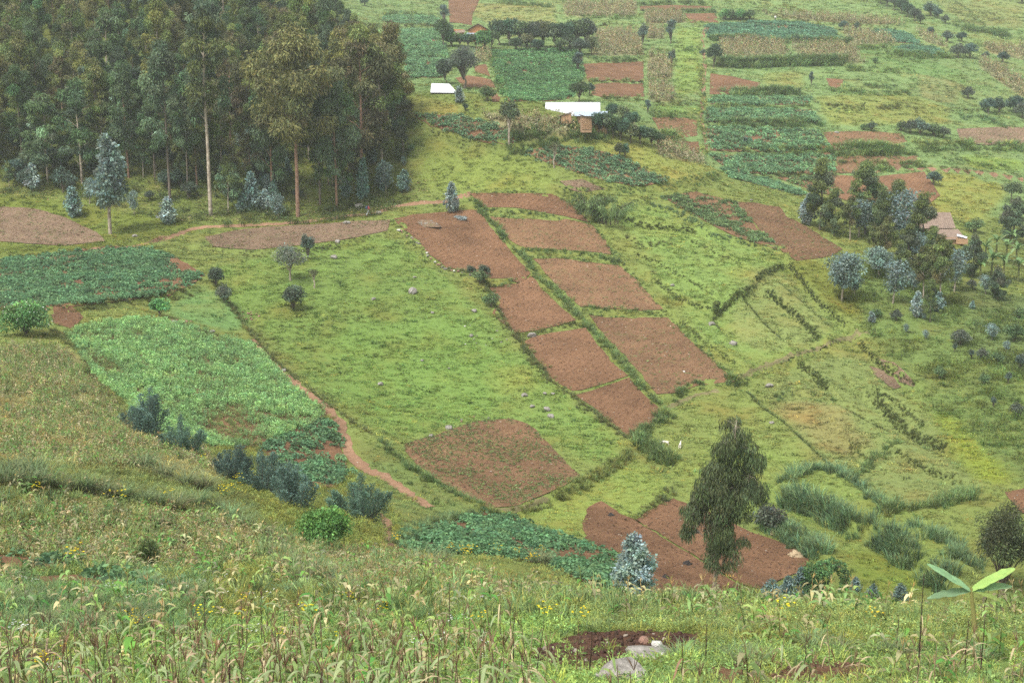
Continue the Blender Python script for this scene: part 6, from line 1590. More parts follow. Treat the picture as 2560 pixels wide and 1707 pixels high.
# white tarpaulin shelter
c = lineup(1108, 222, at(1108, 236).y + 1.5)
rt = tag(empty('white_shelter', (c.x, c.y, c.z - 1.6), R(4)), 'white roofed shelter half hidden by twigs at the edge of the wood', 'shelter')
put('wall', prism('wall', [(-1.9, -1.0), (1.9, -1.0), (1.9, 1.05), (-1.9, 1.05)], -1.3, 1.3, M['timber']), rt)
rf = quadmesh('roof_sheet', [(-1.9, 0, 2.45), (1.0, 0, 2.38), (2.25, -1.6, .95), (-2.1, -1.6, 1.0), (2.25, 1.6, .95), (-2.1, 1.6, 1.0), (-2.05, -.0, 1.0)], [[0, 3, 2, 1], [0, 1, 4, 5], [1, 2, 4], [0, 5, 6, 3]], M['sheet'])
put('roof_sheet', rf, rt)
for s in (-1, 0, 1):
    mb = MB(); tube(mb, [(s * 1.9, -1.5, -1), (s * 1.9 + .05, -1.52, 1.05)], .05, 5, (1, 1, 1)); put('post', mb.mesh('post', M['timber'], True), rt)
# orange gabled house on the far slope
c = lineup(1195, 76, 338)
ho = tag(empty('orange_house', (c.x, c.y, c.z - 2.2), R(2)), 'orange mud house whose gable faces the valley, among trees', 'house')
put('wall', prism('wall', [(-2.25, -2.0), (2.25, -2.0), (2.25, 2.2), (0, 3.42), (-2.25, 2.2)], -3, 3, M['mud']), ho)
for s in (-1, 1):
    put('roof_sheet', corrugated('roof_sheet', (0, -3.5, 3.6), (0, 3.5, 3.6), (s * 2.75, 3.5, 2.1), (s * 2.75, -3.5, 2.1), M['timber'], 16, .03, .09), ho)
bx('door', (.6, -3.04, .9), (.9, .06, 1.8), M['timber'], ho)
c = lineup(1143, 83, 336)
hw = tag(empty('orange_outbuilding', (c.x, c.y, c.z - .6), R(2)), 'low orange mud outbuilding left of the orange gabled house', 'outbuilding')
put('wall', prism('wall', [(-1.6, -1.6), (1.6, -1.6), (1.6, 1.35), (-1.6, 1.45)], -1.2, 1.2, M['mud']), hw)
put('tile_roof', corrugated('tile_roof', (-.7, -1.4, .95), (1.7, -1.4, 1.28), (1.9, -2.3, .72), (-.6, -2.3, .45), M['tile'], 9, .03, .04, 3), hw)
c = lineup(1180, 84.5, 331)
hm = tag(empty('metal_lean_to', (c.x, c.y, c.z - 1.2), R(2)), 'grey metal lean-to below the orange gabled house', 'lean-to')
put('roof_sheet', corrugated('roof_sheet', (-1.25, .5, 1.35), (1.25, .5, 1.35), (1.25, -.6, 1.1), (-1.25, -.6, 1.1), M['sheetblue'], 12, .03), hm)
for s in (-1, 1): bx('post', (s * 1.1, -.5, 0), (.1, .1, 2.1), M['timber'], hm)
# tiled farmstead behind the eucalyptus stand
c = lineup(2318, 534, 219)
ht = tag(empty('tiled_house', (c.x, c.y, c.z - 3.5), R(3)), 'old tiled house half hidden behind the eucalyptus stand', 'house')
gable(ht, 6.6, 5.0, 1.7, 3.5, .3, M['brick'], M['tile'], 22, door=.6, windows=(2.2,), amp=.05, rows=9, roofname='tile_roof')
c = lineup(2364, 577, 214)
hl = tag(empty('tiled_annexe', (c.x, c.y, c.z - 2.0), R(3)), 'low annexe with weathered red tile roof in front of the tiled house', 'annexe')
put('wall', prism('wall', [(-2.3, -1.2), (2.4, -1.2), (2.4, 1.1), (-2.3, 1.1)], -1.4, .8, M['brick']), hl)
put('tile_roof', corrugated('tile_roof', (-2.6, .9, 2.0), (2.2, .9, 2.0), (2.6, -1.7, .85), (-2.6, -1.7, .85), M['tile'], 18, .05, .05, 8), hl)
c = lineup(2405, 590, 212.5)
wl_ = tag(empty('leaning_roof_sheet', (c.x, c.y, c.z), R(-20)), 'loose white roof sheet beside the tiled annexe', 'roof sheet')
put('sheet', corrugated('sheet', (-.75, .35, .25), (.75, .35, -.12), (.75, -.35, -.3), (-.75, -.35, .02), M['sheet'], 10, .02), wl_)
put('mud_block', quadmesh('mud_block', [(-.8, -.4, -1.2), (.9, -.4, -1.2), (.9, .5, -1.2), (-.8, .5, -1.2), (-.8, -.4, -.35), (.9, -.4, -.5), (.9, .5, -.45), (-.8, .5, -.3)], [[0, 3, 2, 1], [4, 5, 6, 7], [0, 1, 5, 4], [1, 2, 6, 5], [2, 3, 7, 6], [3, 0, 4, 7]], M['brick']), wl_)

# ------------------------------------------------------------------ people and goats
def skinned(name, V, E_, mat, parent, sub=2):
    me_ = bpy.data.meshes.new(name)
    me_.from_pydata([v[:3] for v in V], E_, [])
    me_.materials.append(mat)
    o = put(name, me_, parent)
    md = o.modifiers.new('skin', 'SKIN')
    sv = me_.skin_vertices
    if not sv:
        me_.skin_vertices  # created with the modifier
    for i, v in enumerate(V):
        r_ = v[3] if hasattr(v[3], '__len__') else (v[3], v[3])
        me_.skin_vertices[0].data[i].radius = r_
    me_.skin_vertices[0].data[0].use_root = True
    md.use_smooth_shade = True
    s = o.modifiers.new('sub', 'SUBSURF'); s.levels = sub; s.render_levels = sub
    return o
M['skin'] = plain('dark_skin', (.11, .06, .04), .6, .1)
M['navy'] = plain('navy_cloth', (.035, .05, .10), .85, .15)
M['red'] = plain('red_cloth', (.38, .07, .07), .85, .15)
M['lightcloth'] = plain('pale_grey_cloth', (.42, .46, .46), .9, .12)
M['whitecloth'] = plain('white_cloth', (.78, .77, .74), .9, .06)
M['darkcloth'] = plain('dark_cloth', (.05, .045, .05), .9, .2)
M['hair'] = plain('black_hair', (.015, .012, .011), .8, .2)
M['wool'] = plain('white_goat_hair', (.66, .61, .53), .95, .15, 20.0)
M['horn'] = plain('horn', (.12, .10, .08), .6, .2)
def person(loc, rz, label, shirt, trousers, shoes):
    """walking figure facing +x"""
    root = tag(empty('person', loc, rz), label, 'person')
    hip, ch, nk = (0, 0, .90), (.03, 0, 1.28), (.05, 0, 1.44)
    # bare body: head, neck, trunk, arms, legs in one skin
    V = [(0, 0, .92, (.13, .10)), (.02, 0, 1.12, (.12, .09)), (.03, 0, 1.32, (.14, .10)), (.05, 0, 1.43, .055), (.065, 0, 1.50, .055), (.075, 0, 1.58, (.085, .075)), (.08, 0, 1.66, (.085, .075)), (.075, 0, 1.71, .05),
         (.03, .19, 1.36, .055), (-.09, .24, 1.12, .043), (.02, .25, .90, .033), (.05, .25, .81, (.035, .02)), (.03, -.19, 1.36, .055), (.13, -.23, 1.12, .043), (.29, -.23, .98, .033), (.36, -.23, .93, (.035, .02)),
         (.0, .09, .84, .085), (.19, .09, .50, .06), (.27, .09, .12, .042), (.36, .09, .04, .035), (.0, -.09, .84, .085), (-.12, -.09, .48, .06), (-.34, -.09, .16, .042), (-.28, -.09, .04, .035)]
    E_ = [(0, 1), (1, 2), (2, 3), (3, 4), (4, 5), (5, 6), (6, 7), (2, 8), (8, 9), (9, 10), (10, 11), (2, 12), (12, 13), (13, 14), (14, 15), (0, 16), (16, 17), (17, 18), (18, 19), (0, 20), (20, 21), (21, 22), (22, 23)]
    skinned('body', V, E_, M['skin'], root)
    skinned('shirt', [(.0, 0, .86, (.165, .125)), (.02, 0, 1.12, (.15, .115)), (.03, 0, 1.33, (.165, .125)), (.045, 0, 1.42, .09), (.03, .20, 1.37, .075), (-.06, .24, 1.16, .062), (-.03, .25, 1.02, .055), (.03, -.20, 1.37, .075), (.11, -.235, 1.16, .062), (.2, -.235, 1.05, .055)],
            [(0, 1), (1, 2), (2, 3), (2, 4), (4, 5), (5, 6), (2, 7), (7, 8), (8, 9)], shirt, root)
    skinned('trousers', [(0, 0, .90, (.155, .12)), (.0, .09, .80, .105), (.19, .09, .50, .08), (.265, .09, .15, .062), (.0, -.09, .80, .105), (-.12, -.09, .48, .08), (-.33, -.09, .19, .062)], [(0, 1), (1, 2), (2, 3), (0, 4), (4, 5), (5, 6)], trousers, root)
    for x, y in ((.33, .09), (-.30, -.09)):
        skinned('shoe', [(x - .08, y, .05, .045), (x + .02, y, .05, .05), (x + .12, y, .035, .038)], [(0, 1), (1, 2)], shoes, root, 1)
    mb = MB(); n = 8
    ring = [(0, 1.0), (.55, .85), (.9, .45), (1.0, .0)]
    V = []
    for c_, s_ in ring: V += [(.07 + .098 * c_ * math.cos(a), .09 * c_ * math.sin(a), 1.655 + .095 * s_) for a in np.arange(n) * 2 * PI / n]
    mb.add(V, [[i * n + k_, i * n + (k_ + 1) % n, (i + 1) * n + (k_ + 1) % n, (i + 1) * n + k_] for i in range(3) for k_ in range(n)], (1, 1, 1))
    put('hair', mb.mesh('hair', M['hair'], True), root)
    return root
p = at(921, 541)
person(p, R(12), 'person with a backpack walking right along the footpath in pale trousers', M['red'], M['lightcloth'], M['red'])
bp = tag(empty('backpack', p + Vector((-.12 * math.cos(R(12)), -.12 * math.sin(R(12)), 1.0)), R(12)), 'navy backpack worn by the walking person', 'backpack')
mb = MB()
V = []
for z_, a_, b_ in ((0, .10, .15), (.06, .16, .19), (.25, .17, .20), (.42, .13, .17), (.48, .05, .09)):
    V += [(-.10 + a_ * math.cos(t) * .9, b_ * math.sin(t), z_) for t in np.arange(8) * PI / 4]
mb.add(V, [[i * 8 + k_, i * 8 + (k_ + 1) % 8, (i + 1) * 8 + (k_ + 1) % 8, (i + 1) * 8 + k_] for i in range(4) for k_ in range(8)] + [], (1, 1, 1)); mb.add(V[-8:], [list(range(8))], (1, 1, 1)); mb.add(V[:8], [list(range(7, -1, -1))], (1, 1, 1))
put('pack', mb.mesh('pack', M['navy'], True), bp)
for s in (-1, 1):
    mb = MB(); tube(mb, [(-.05, s * .12, .42), (.12, s * .14, .48), (.26, s * .13, .36), (.24, s * .14, .18), (.02, s * .16, .06)], .018, 5, (1, 1, 1)); put('strap', mb.mesh('strap', M['navy'], True), bp)
bx('pocket', (-.27, 0, .17), (.05, .24, .2), M['navy'], bp)
person(at(1938, 54), R(200), 'distant person in a white top standing on the far slope', M['whitecloth'], M['darkcloth'], M['darkcloth'])
def goat(loc, rz, label, graze):
    root = tag(empty('goat', loc, rz, .72), label, 'goat', 'white goats on the meadow')
    hd = [(.44, 0, .62, .075), (.56, 0, .48, .06), (.64, 0, .30, .055), (.72, 0, .17, .04)] if graze else [(.45, 0, .68, .075), (.55, 0, .82, .06), (.62, 0, .90, .062), (.76, 0, .85, .038)]
    V = [(-.38, 0, .56, (.13, .14)), (-.12, 0, .54, (.15, .17)), (.15, 0, .55, (.15, .17)), (.35, 0, .58, (.12, .14))] + hd
    V += [(-.46, 0, .62, .03), (-.54, 0, .70, .02)]
    E_ = [(0, 1), (1, 2), (2, 3), (3, 4), (4, 5), (5, 6), (6, 7), (0, 8), (8, 9)]
    for x, k_, y in ((.3, 3, .09), (.3, 3, -.09)):
        i = len(V); V += [(x, y, .42, .055), (x + .02, y, .24, .035), (x, y, .03, .028)]; E_ += [(k_, i), (i, i + 1), (i + 1, i + 2)]
    for x, k_, y in ((-.36, 0, .09), (-.36, 0, -.09)):
        i = len(V); V += [(x + .04, y, .42, .07), (x - .09, y, .24, .036), (x - .05, y, .03, .028)]; E_ += [(k_, i), (i, i + 1), (i + 1, i + 2)]
    skinned('body', V, E_, M['wool'], root)
    q = hd[2]
    for s in (-1, 1):
        mb = MB(); leaves(mb, np.array([[q[0] - .03, s * .05, q[2] + .03]]), np.array([[-.2, s * 1.0, -.1]]), .12, .05, (1, 1, 1)); put('ear', mb.mesh('ear', M['wool']), root)
        mb = MB(); tube(mb, [(q[0] - .03, s * .03, q[2] + .05), (q[0] - .09, s * .045, q[2] + .13), (q[0] - .16, s * .05, q[2] + .15)], [.016, .012, .004], 5, (1, 1, 1)); put('horn', mb.mesh('horn', M['horn'], True), root)
goat(at(1663, 1114), R(170), 'white goat at the left, beside the tall grass', True)
goat(at(1700, 1121), R(75), 'white goat at the right, in the open meadow', False)

# ------------------------------------------------------------------ stones
def rockmesh(seed, flat=.7):
    import bmesh
    bm = bmesh.new(); bmesh.ops.create_icosphere(bm, subdivisions=3, radius=1.0)
    r = np.random.default_rng(seed); pl = [(rdir(1, r)[0], r.uniform(.55, .92)) for _ in range(11)]
    for v in bm.verts:
        q = np.array(v.co); q = q / np.linalg.norm(q); k_ = 1.0
        for n_, d_ in pl:
            c_ = q @ n_
            if c_ > .05: k_ = min(k_, d_ / c_)
        k_ *= 1 + .10 * (float(vnoise(np.array(q[0] * 3 + seed), np.array(q[1] * 3 + q[2] * 2.3), seed)) - .5)
        v.co = q * k_ * np.array([1, .8, flat])
    me_ = bpy.data.meshes.new('rock'); bm.to_mesh(me_); bm.free(); me_.materials.append(M['rock'])
    return me_
ROCKS = [rockmesh(i, [.7, .55, .8, .6, .75, .5][i]) for i in range(6)]
def rock(u, v, wpx, label, i=None, mat=None, group=None, zs=1.0, sink=.35, name='rock'):
    p = at(u, v); s = wpx * (.8 if p.y > 60 else 1) * p.y / F / 1.7; i = random.randrange(6) if i is None else i
    me_ = ROCKS[i]
    if mat: me_ = me_.copy(); me_.materials.clear(); me_.materials.append(M[mat])
    o = put(name, me_, None, p + Vector((0, 0, s * .7 * zs * (1 - sink) * .5)), random.uniform(0, 6.28), (s, s, s * zs))
    return tag(o, label, 'rock', group)
rock(1328, 842, 34, 'flat pale boulder on the edge between two ploughed plots', 1, 'rockpale' if False else None)
for u, v, w, lab in [(898, 520, 30, 'rounded boulder just left of the walking person'), (946, 536, 26, 'tan boulder on the footpath right of the walking person'), (866, 560, 24, 'pointed grey boulder on the footpath edge'), (1226, 755, 30, 'grey boulder on the left edge of the ploughed plot'), (336, 592, 18, 'boulder beneath the wood left of the path'),
                     (1034, 732, 34, 'double grey rock in the upper pasture'), (934, 749, 16, 'small pale rock in the upper pasture'), (1081, 783, 14, 'upright white rock in the middle of the pasture'), (833, 646, 26, 'pale rocks at the upper edge of the pasture'), (845, 606, 20, 'grey stone below the fallow strip'),
                     (1036, 695, 14, 'dark low stone in the upper pasture'), (1113, 674, 14, 'dark stone near the plot edge'), (1179, 841, 15, 'pale stone in the middle of the pasture at right'), (1185, 779, 20, 'grey stone close to the bushes'), (1055, 902, 12, 'small stone in the lower pasture'), (1122, 922, 10, 'tiny pale stone in the lower pasture'),
                     (952, 962, 22, 'flat mossy stone in the lower pasture'), (1310, 990, 22, 'upright grey rock at the top of the lower rock group'), (1362, 985, 16, 'pointed rock right of the top of the lower rock group'), (1383, 985, 14, 'slim rock at the right of the lower rock group'), (1330, 1018, 20, 'sunken rock in the lower rock group'), (1366, 1025, 24, 'broad rock at the bottom of the lower rock group'), (1378, 1042, 24, 'lowest rock of the lower rock group'),
                     (1078, 1092, 22, 'grey stone at the left top of the seedling plot'), (1122, 1072, 28, 'rock on the red bank above the seedling plot'), (1834, 862, 30, 'flat grey rocks in the eastern meadow'), (1922, 967, 28, 'pale rock under the eastern meadow path'), (1778, 812, 22, 'sunken rock along the eastern plot edge'), (1682, 715, 16, 'dark rock in the eastern meadow above the plots'),
                     (1928, 1058, 18, 'stone on the dark meadow bank'), (710, 928, 16, 'rock lying beside the red gully path'), (655, 890, 14, 'pale stone in the red gully path'), (435, 812, 34, 'flat slab at the top of the pea plot'), (1878, 502, 12, 'dark stone on the pale meadow of the spur'), (2092, 333, 14, 'pale round stone among the far terraces'), (530, 832, 22, 'stone at the upper right corner of the pea plot')]:
    rock(u, v, w, lab)
rock(1571, 930, 0, '', None) if False else None
rock(1710, 930, 9, 'single white stone lying in the lowest eastern plot', 2, 'rockpale', None, 1.0, .2)
random.seed(11)
for t in np.linspace(0, 1, 26):              # row of stones along the first plot
    pts = A_((345, 345), (400, 380), (460, 420), (520, 490), (580, 545), (650, 595), (740, 612), (800, 625)); i = min(6, int(t * 7)); f_ = t * 7 - i
    u = pts[i][0] + (pts[i + 1][0] - pts[i][0]) * f_ + random.uniform(-4, 4); v = pts[i][1] + (pts[i + 1][1] - pts[i][1]) * f_ + random.uniform(-3, 3)
    rock(u, v, random.uniform(7, 13), 'stone of the loose row edging the highest western plot', None, random.choice([None, 'rockpale', 'rockred']), 'stones edging the highest western plot')
for q in range(22):
    rock(random.uniform(425, 480), random.uniform(798, 818), random.uniform(5, 11), 'reddish stone in the heap above the pea plot', None, 'rockred', 'stones heaped above the pea plot')
for q in range(12):
    rock(random.uniform(600, 650), random.uniform(780, 802), random.uniform(5, 10), 'reddish stone in the small heap at the pasture edge', None, 'rockred', 'stones heaped at the pasture edge')
for q in range(14):
    rock(random.uniform(1130, 1270), random.uniform(1040, 1068), random.uniform(5, 10), 'little stone on the bare bank above the seedling plot', None, random.choice([None, 'rockred']), 'stones above the seedling plot')
for q in range(26):
    rock(random.uniform(1160, 1290), random.uniform(800, 880) , random.uniform(4, 8), 'small stone along the lower plot edge', None, random.choice([None, 'rockpale']), 'stones along the lower plot edge') if q % 2 else None
# near rocks
rock(1545, 1716, 132, 'big grey lichened boulder at the bottom edge', 0, None, None, 1.25, .2)
rock(1632, 1652, 150, 'flat grey slab in the freshly dug earth', 1, None, None, .55, .3)
p = at(1611, 1634); o = put('rock', ROCKS[2].copy(), None, p + Vector((0, 0, .33)), 1.0, (.15, .17, .13)); o.data.materials.clear(); o.data.materials.append(M['rockred']); tag(o, 'red brown stone lying on the flat grey slab', 'rock')
for du, dv, s, mt, lab in [(1640, 1630, .10, 'rockpale', 'white cracked stone right of the red brown stone'), (1655, 1640, .08, 'rock', 'grey chip behind the white cracked stone'), (1627, 1646, .07, 'rockred', 'small red chip below the red brown stone'), (1652, 1656, .06, 'rockpale', 'little white chip on the slab edge')]:
    q = at(du, dv); o = put('rock', ROCKS[3].copy(), None, q + Vector((0, 0, .2)), 2.0, (s * 1.8, s * 1.8, s * 1.8)); o.data.materials.clear(); o.data.materials.append(M[mt]); tag(o, lab, 'rock')
# rubble mound on the first plot
p = at(1067, 563); mound = tag(empty('rubble_mound', p, R(-35)), 'elongated mound of rubble and weeds in the highest western plot', 'rubble mound')
mb = MB(); n = 14
V = [(0, 0, .75)]; Fm = []
for j, (q, z_) in enumerate(((.35, .62), (.7, .35), (1.0, -.1))):
    for i in range(n): a = 2 * PI * i / n; V.append((math.cos(a) * q * 2.6 * random.uniform(.9, 1.1), math.sin(a) * q * .95 * random.uniform(.85, 1.15), z_ * random.uniform(.85, 1.2)))
mb.add(V, [[0, 1 + i, 1 + (i + 1) % n] for i in range(n)], (1, 1, 1)); mb.add(V, [[1 + j * n + i, 1 + (j + 1) * n + i, 1 + (j + 1) * n + (i + 1) % n, 1 + j * n + (i + 1) % n] for j in range(2) for i in range(n)], (1, 1, 1))
put('earth', mb.mesh('earth', M['soilgrey'], True), mound)
for q in range(34):
    a = random.uniform(0, 6.28); t = math.sqrt(random.random()); x_, y_ = math.cos(a) * t * 2.3, math.sin(a) * t * .85
    s = random.uniform(.10, .26); put('stone', ROCKS[q % 6], mound, (x_, y_, .72 * (1 - t ** 1.6) + .02), random.uniform(0, 6), s)
# cut silver branch
p = at(1150, 548)
br = tag(empty('cut_branch', p, R(-55)), 'cut branch with pale silver leaves lying on the highest plot', 'branch')
mb = MB(); tube(mb, [(-1.3, 0, .2), (0, .1, .12), (1.3, 0, .05)], [.04, .03, .01], 5, (1, 1, 1)); put('stem', mb.mesh('stem', M['barkdark'], True), br)
mb = MB(); n = 420; P = np.column_stack([rng.uniform(-1.1, 1.4, n), rng.normal(0, .22, n), rng.uniform(.03, .4, n)]); leaves(mb, P, rdir(n), rng.uniform(.15, .3, n), rng.uniform(.1, .18, n), cvar((.36, .42, .42), n, .2, .03)); put('foliage', mb.mesh('foliage', M['leaf']), br)
# manure heaps
def heap(u, v, w, label, mat, nm, cat):
    p = at(u, v); k_ = w * p.y / F / 2; mb = MB(); n = 12; V = [(0, 0, k_ * .75)]
    for q, z_ in ((.3, .62), (.62, .33), (.85, .14), (1.05, -.12)):
        for i in range(n): a = 2 * PI * i / n; V.append((math.cos(a) * q * k_ * random.uniform(.8, 1.2), math.sin(a) * q * k_ * .8 * random.uniform(.8, 1.2), z_ * k_ * random.uniform(.7, 1.3)))
    mb.add(V, [[0, 1 + i, 1 + (i + 1) % n] for i in range(n)], (1, 1, 1)); mb.add(V, [[1 + j * n + i, 1 + (j + 1) * n + i, 1 + (j + 1) * n + (i + 1) % n, 1 + j * n + (i + 1) % n] for j in range(3) for i in range(n)], (1, 1, 1))
    root = tag(empty(nm, p, random.uniform(0, 1)), label, cat)
    put('heap', mb.mesh('heap', M[mat], False), root)
    for q in range(16):
        a = random.uniform(0, 6.28); t = random.random() ** .5; s = random.uniform(.05, .12) * k_ * 2
        put('clod', ROCKCL[mat], root, (math.cos(a) * t * k_, math.sin(a) * t * k_ * .8, .68 * k_ * (1 - t) + .02), random.uniform(0, 6), s)
ROCKCL = {}
for mt in ('dung', 'chaff'):
    mb = MB(); clod(mb); q = ROCKS[4].copy(); q.materials.clear(); q.materials.append(M[mt]); ROCKCL[mt] = q
heap(1527, 1290, 26, 'small dark manure heap at the top left of the brown plot', 'dung', 'manure_heap', 'manure heap')
heap(1717, 1412, 36, 'wide dark manure heap left of the weeping eucalyptus', 'dung', 'manure_heap', 'manure heap')
heap(1663, 1446, 32, 'blackest manure heap right of the silver sapling', 'dung', 'manure_heap', 'manure heap')
heap(1738, 1332, 30, 'manure heap half under the weeping eucalyptus', 'dung', 'manure_heap', 'manure heap')
heap(1988, 1390, 48, 'pale heap of dry straw by the creeper covered shrub', 'chaff', 'straw_heap', 'straw heap')
heap(2068, 1442, 34, 'dry straw seen under the creeper arch', 'chaff', 'straw_heap', 'straw heap')
heap(1930, 1335, 34, 'brown dry brush at the foot of the grey flowering shrub', 'chaff', 'straw_heap', 'straw heap')

# ------------------------------------------------------------------ single potato plants in the near plot
pm = []
for i in range(6):
    mb = MB(); potato(mb, 60, .36, .36); q = mb.mesh('potato_plant', M['leaf']); pm.append(q)
for a in pm:
    at_ = a.attributes['lc']; buf = np.zeros(len(a.polygons) * 4, np.float32); at_.data.foreach_get('color', buf); buf = buf.reshape(-1, 4); buf[:, :3] *= np.array(POT_TONE, np.float32); at_.data.foreach_set('color', buf.ravel())
_, px_, py_, ps_, pc_ = NEARPOT
zz = h(px_[NP1], py_[NP1])
for i, j in enumerate(NP1):
    o = put('potato_plant', pm[i % 6], None, (float(px_[j]), float(py_[j]), float(zz[i]) + .04), random.uniform(0, 6.28), float(ps_[j]))
    tag(o, 'potato plant in the nearest rows of the leafy valley bottom plot', 'potato plant', 'potato plants of the valley bottom plot')

# ------------------------------------------------------------------ single grass tussocks, weeds and maize of the near hillside
def tussock(seed, green):
    r = np.random.default_rng(seed); mb = MB()
    g = np.array((.14, .205, .085)) if green else np.array((.155, .19, .085))
    blades(mb, 150, .34, 1.25, .75, .028, cvar(g, 150, .22, .08, r), r, droop=.38, lv=(0, .25, .5, .75, 1))
    blades(mb, 60, .32, .8, .9, .028, cvar((.29, .235, .13), 60, .22, .06, r), r, droop=.45, lv=(0, .3, .6, 1))
    return mb.mesh('grass_tussock', M['leaf'])
TUS = [tussock(i, i % 2 == 0) for i in range(6)]
def tus(lst, label, group, s0=1.0, off=0):
    rank = {q: j for j, q in enumerate(sorted(range(len(lst)), key=lambda q: lst[q][0]))}
    for i, (u, v) in enumerate(lst):
        p = at(u + random.uniform(-6, 6), v + random.uniform(-4, 4)); s = s0 * random.uniform(.85, 1.25)
        tag(put('grass_tussock', TUS[(i + off) % 6], None, p - Vector((0, 0, .05)), random.uniform(0, 6.28), (s * 1.15, s * 1.15, s)), label + ', ' + ordinal(rank[i], len(lst)), 'grass tussock', group)
tus(D((15,1112),(60,1118),(105,1122),(150,1125),(195,1130),(240,1138),(285,1145),(325,1155),(365,1165),(405,1172),(450,1160),(495,1178),(535,1195),(380,1095),(330,1080),(430,1120),(80,1092),(25,1085),(560,1215),(470,1125)), 'coarse grass tussock in the band across the near slope', 'tussocks across the near slope', .95)
tus(D((600,1235),(630,1255),(655,1275),(680,1300),(705,1318),(690,1345),(665,1370),(735,1338),(760,1350),(620,1282),(645,1310),(790,1362)), 'arching grass tussock left of the bright dome shaped bush', 'tussocks left of the dome shaped bush', .72)
tus(D((290,1360),(330,1350),(370,1365),(420,1380),(460,1370),(60,1395),(20,1410),(110,1400),(160,1420),(210,1400),(255,1425),(300,1420),(40,1440),(95,1450),(150,1460),(200,1455),(260,1470),(310,1460),(360,1430)), 'lush green tussock among the small potato patches at lower left', 'tussocks at the lower left', .6)
tus(D((940,1300),(975,1310),(1010,1300),(1240,1300)), 'dark tussock under the yellow flowers', 'tussocks below the potato plot', .95)
tus(D((1545,1370),(1580,1372),(1620,1378),(1655,1382),(1700,1385),(1595,1395),(1640,1395)), 'grass tussock on the brow under the brown plot', 'tussocks on the brow', .5)
tus(D((1690,1515),(1720,1535),(1560,1520),(1930,1505),(1870,1495),(2200,1500),(2260,1520),(2050,1515)), 'rough tussock near the bare earth at lower right', 'tussocks at the lower right', .5)
# yellow flower clumps
def yflower(seed):
    r = np.random.default_rng(seed); mb = MB(); n = 40
    a = r.uniform(0, 6.28, n); q = .3 * np.sqrt(r.random(n)); z_ = r.uniform(.05, .6, n)
    leaves(mb, np.column_stack([q * np.cos(a), q * np.sin(a), z_]), np.column_stack([np.cos(a), np.sin(a), r.uniform(-.3, .8, n)]), r.uniform(.08, .16, n), r.uniform(.03, .06, n), cvar((.11, .18, .05), n, .2, .08, r), r)
    st = mb.mesh('stems', M['leaf'])
    mb = MB(); m = 11; P = np.column_stack([r.normal(0, .2, (m, 2)), r.uniform(.55, .8, m)])
    for p_ in P:
        k_ = 6; a = np.arange(k_) * 2 * PI / k_
        leaves(mb, np.tile(p_, (k_, 1)), np.column_stack([np.cos(a), np.sin(a), np.full(k_, .5)]), .055, .045, cvar((.72, .58, .03), k_, .1, .03, r), r)
    return st, mb.mesh('blossom', M['leaf'])
YF = [yflower(i) for i in range(4)]
for i, (u, v) in enumerate(D((522,1098),(518,1145),(540,1150),(553,1120),(505,1150),(390,1160),(395,1075),(470,1070),(905,1250),(912,1258),(1060,1285),(1070,1288),(1085,1285),(1035,1283),(1145,1278),(1190,1285),(1225,1300),(1215,1305),(1240,1280),(1430,1352),(1455,1345),(85,1145),(270,1165),(165,1312),(305,1435),(315,1462),(470,1448),(560,1440),(700,1440),(880,1430),(1100,1450),(1250,1440),(640,1490),(100,1560),(130,1560),(560,1400),(800,1400),(780,1505),(1330,1440),(1800,1430),(2000,1438))):
    p = at(u, v); s = (1.0 if p.y > 45 else .75) * random.uniform(.8, 1.2)
    root = tag(empty('yellow_flower', p, random.uniform(0, 6.28)), 'clump of yellow wildflowers on the near hillside', 'wildflower', 'yellow wildflowers')
    put('stem', YF[i % 4][0], root, sc=s); put('blossom', YF[i % 4][1], root, sc=s)
# near maize, parts apart
GREEN = (.17, .26, .08); PALEG = (.26, .32, .15); STRAW = (.42, .34, .20); RUST = (.24, .145, .085)
MLEAF = []
rl = np.random.default_rng(3)
for i, (L, w, rise, dr, col, nt) in enumerate([(.62, .032, 1.0, .85, GREEN, .1), (.7, .034, .8, 1.0, PALEG, .1), (.55, .028, 1.15, .7, GREEN, .1), (.6, .026, .6, 1.2, STRAW, .35), (.5, .024, .3, 1.25, STRAW, .4), (.65, .03, .9, 1.1, STRAW, .3), (.55, .024, .5, 1.3, RUST, .4), (.7, .036, 1.1, .9, PALEG, .1), (.45, .02, 1.2, .5, (.18, .22, .05), .2)]):
    mb = MB(); leaf_strip(mb, np.zeros(3), 0.0, L, w, rise, dr, col, 9, nt, rl); MLEAF.append(mb.mesh('leaf', M['leaf'], True))
MST = []
for i, col in enumerate([(.19, .22, .08), (.20, .14, .09), (.12, .07, .06), (.30, .25, .14)]):
    mb = MB(); z_ = np.linspace(-.1, 1, 7); tube(mb, np.column_stack([np.cumsum(rl.normal(0, .012, 7)), np.cumsum(rl.normal(0, .012, 7)), z_]), np.linspace(.014, .006, 7), 6, col); MST.append(mb.mesh('stalk', M['leaf'], True))
MTA = []
for i in range(3):
    mb = MB(); k_ = 7; a = rl.uniform(0, 6.28, k_)
    for q in range(k_):
        d_ = np.array([math.cos(a[q]) * .4, math.sin(a[q]) * .4, 1.0]); d_ /= np.linalg.norm(d_); tube(mb, [np.zeros(3), d_ * .1, d_ * .2 + [0, 0, -.01], d_ * .27 + [0, 0, -.03]], [.004, .006, .005, .002], 3, cvar((.26, .17, .10), 1, .15, .03, rl)[0])
    MTA.append(mb.mesh('tassel', M['leaf']))
mb = MB(); tube(mb, [(0, 0, 0), (.02, 0, .06), (.03, 0, .13), (.035, 0, .19), (.035, 0, .23)], [.010, .022, .024, .015, .004], 7, (.30, .24, .12)); MEAR = mb.mesh('ear', M['leaf'], True)
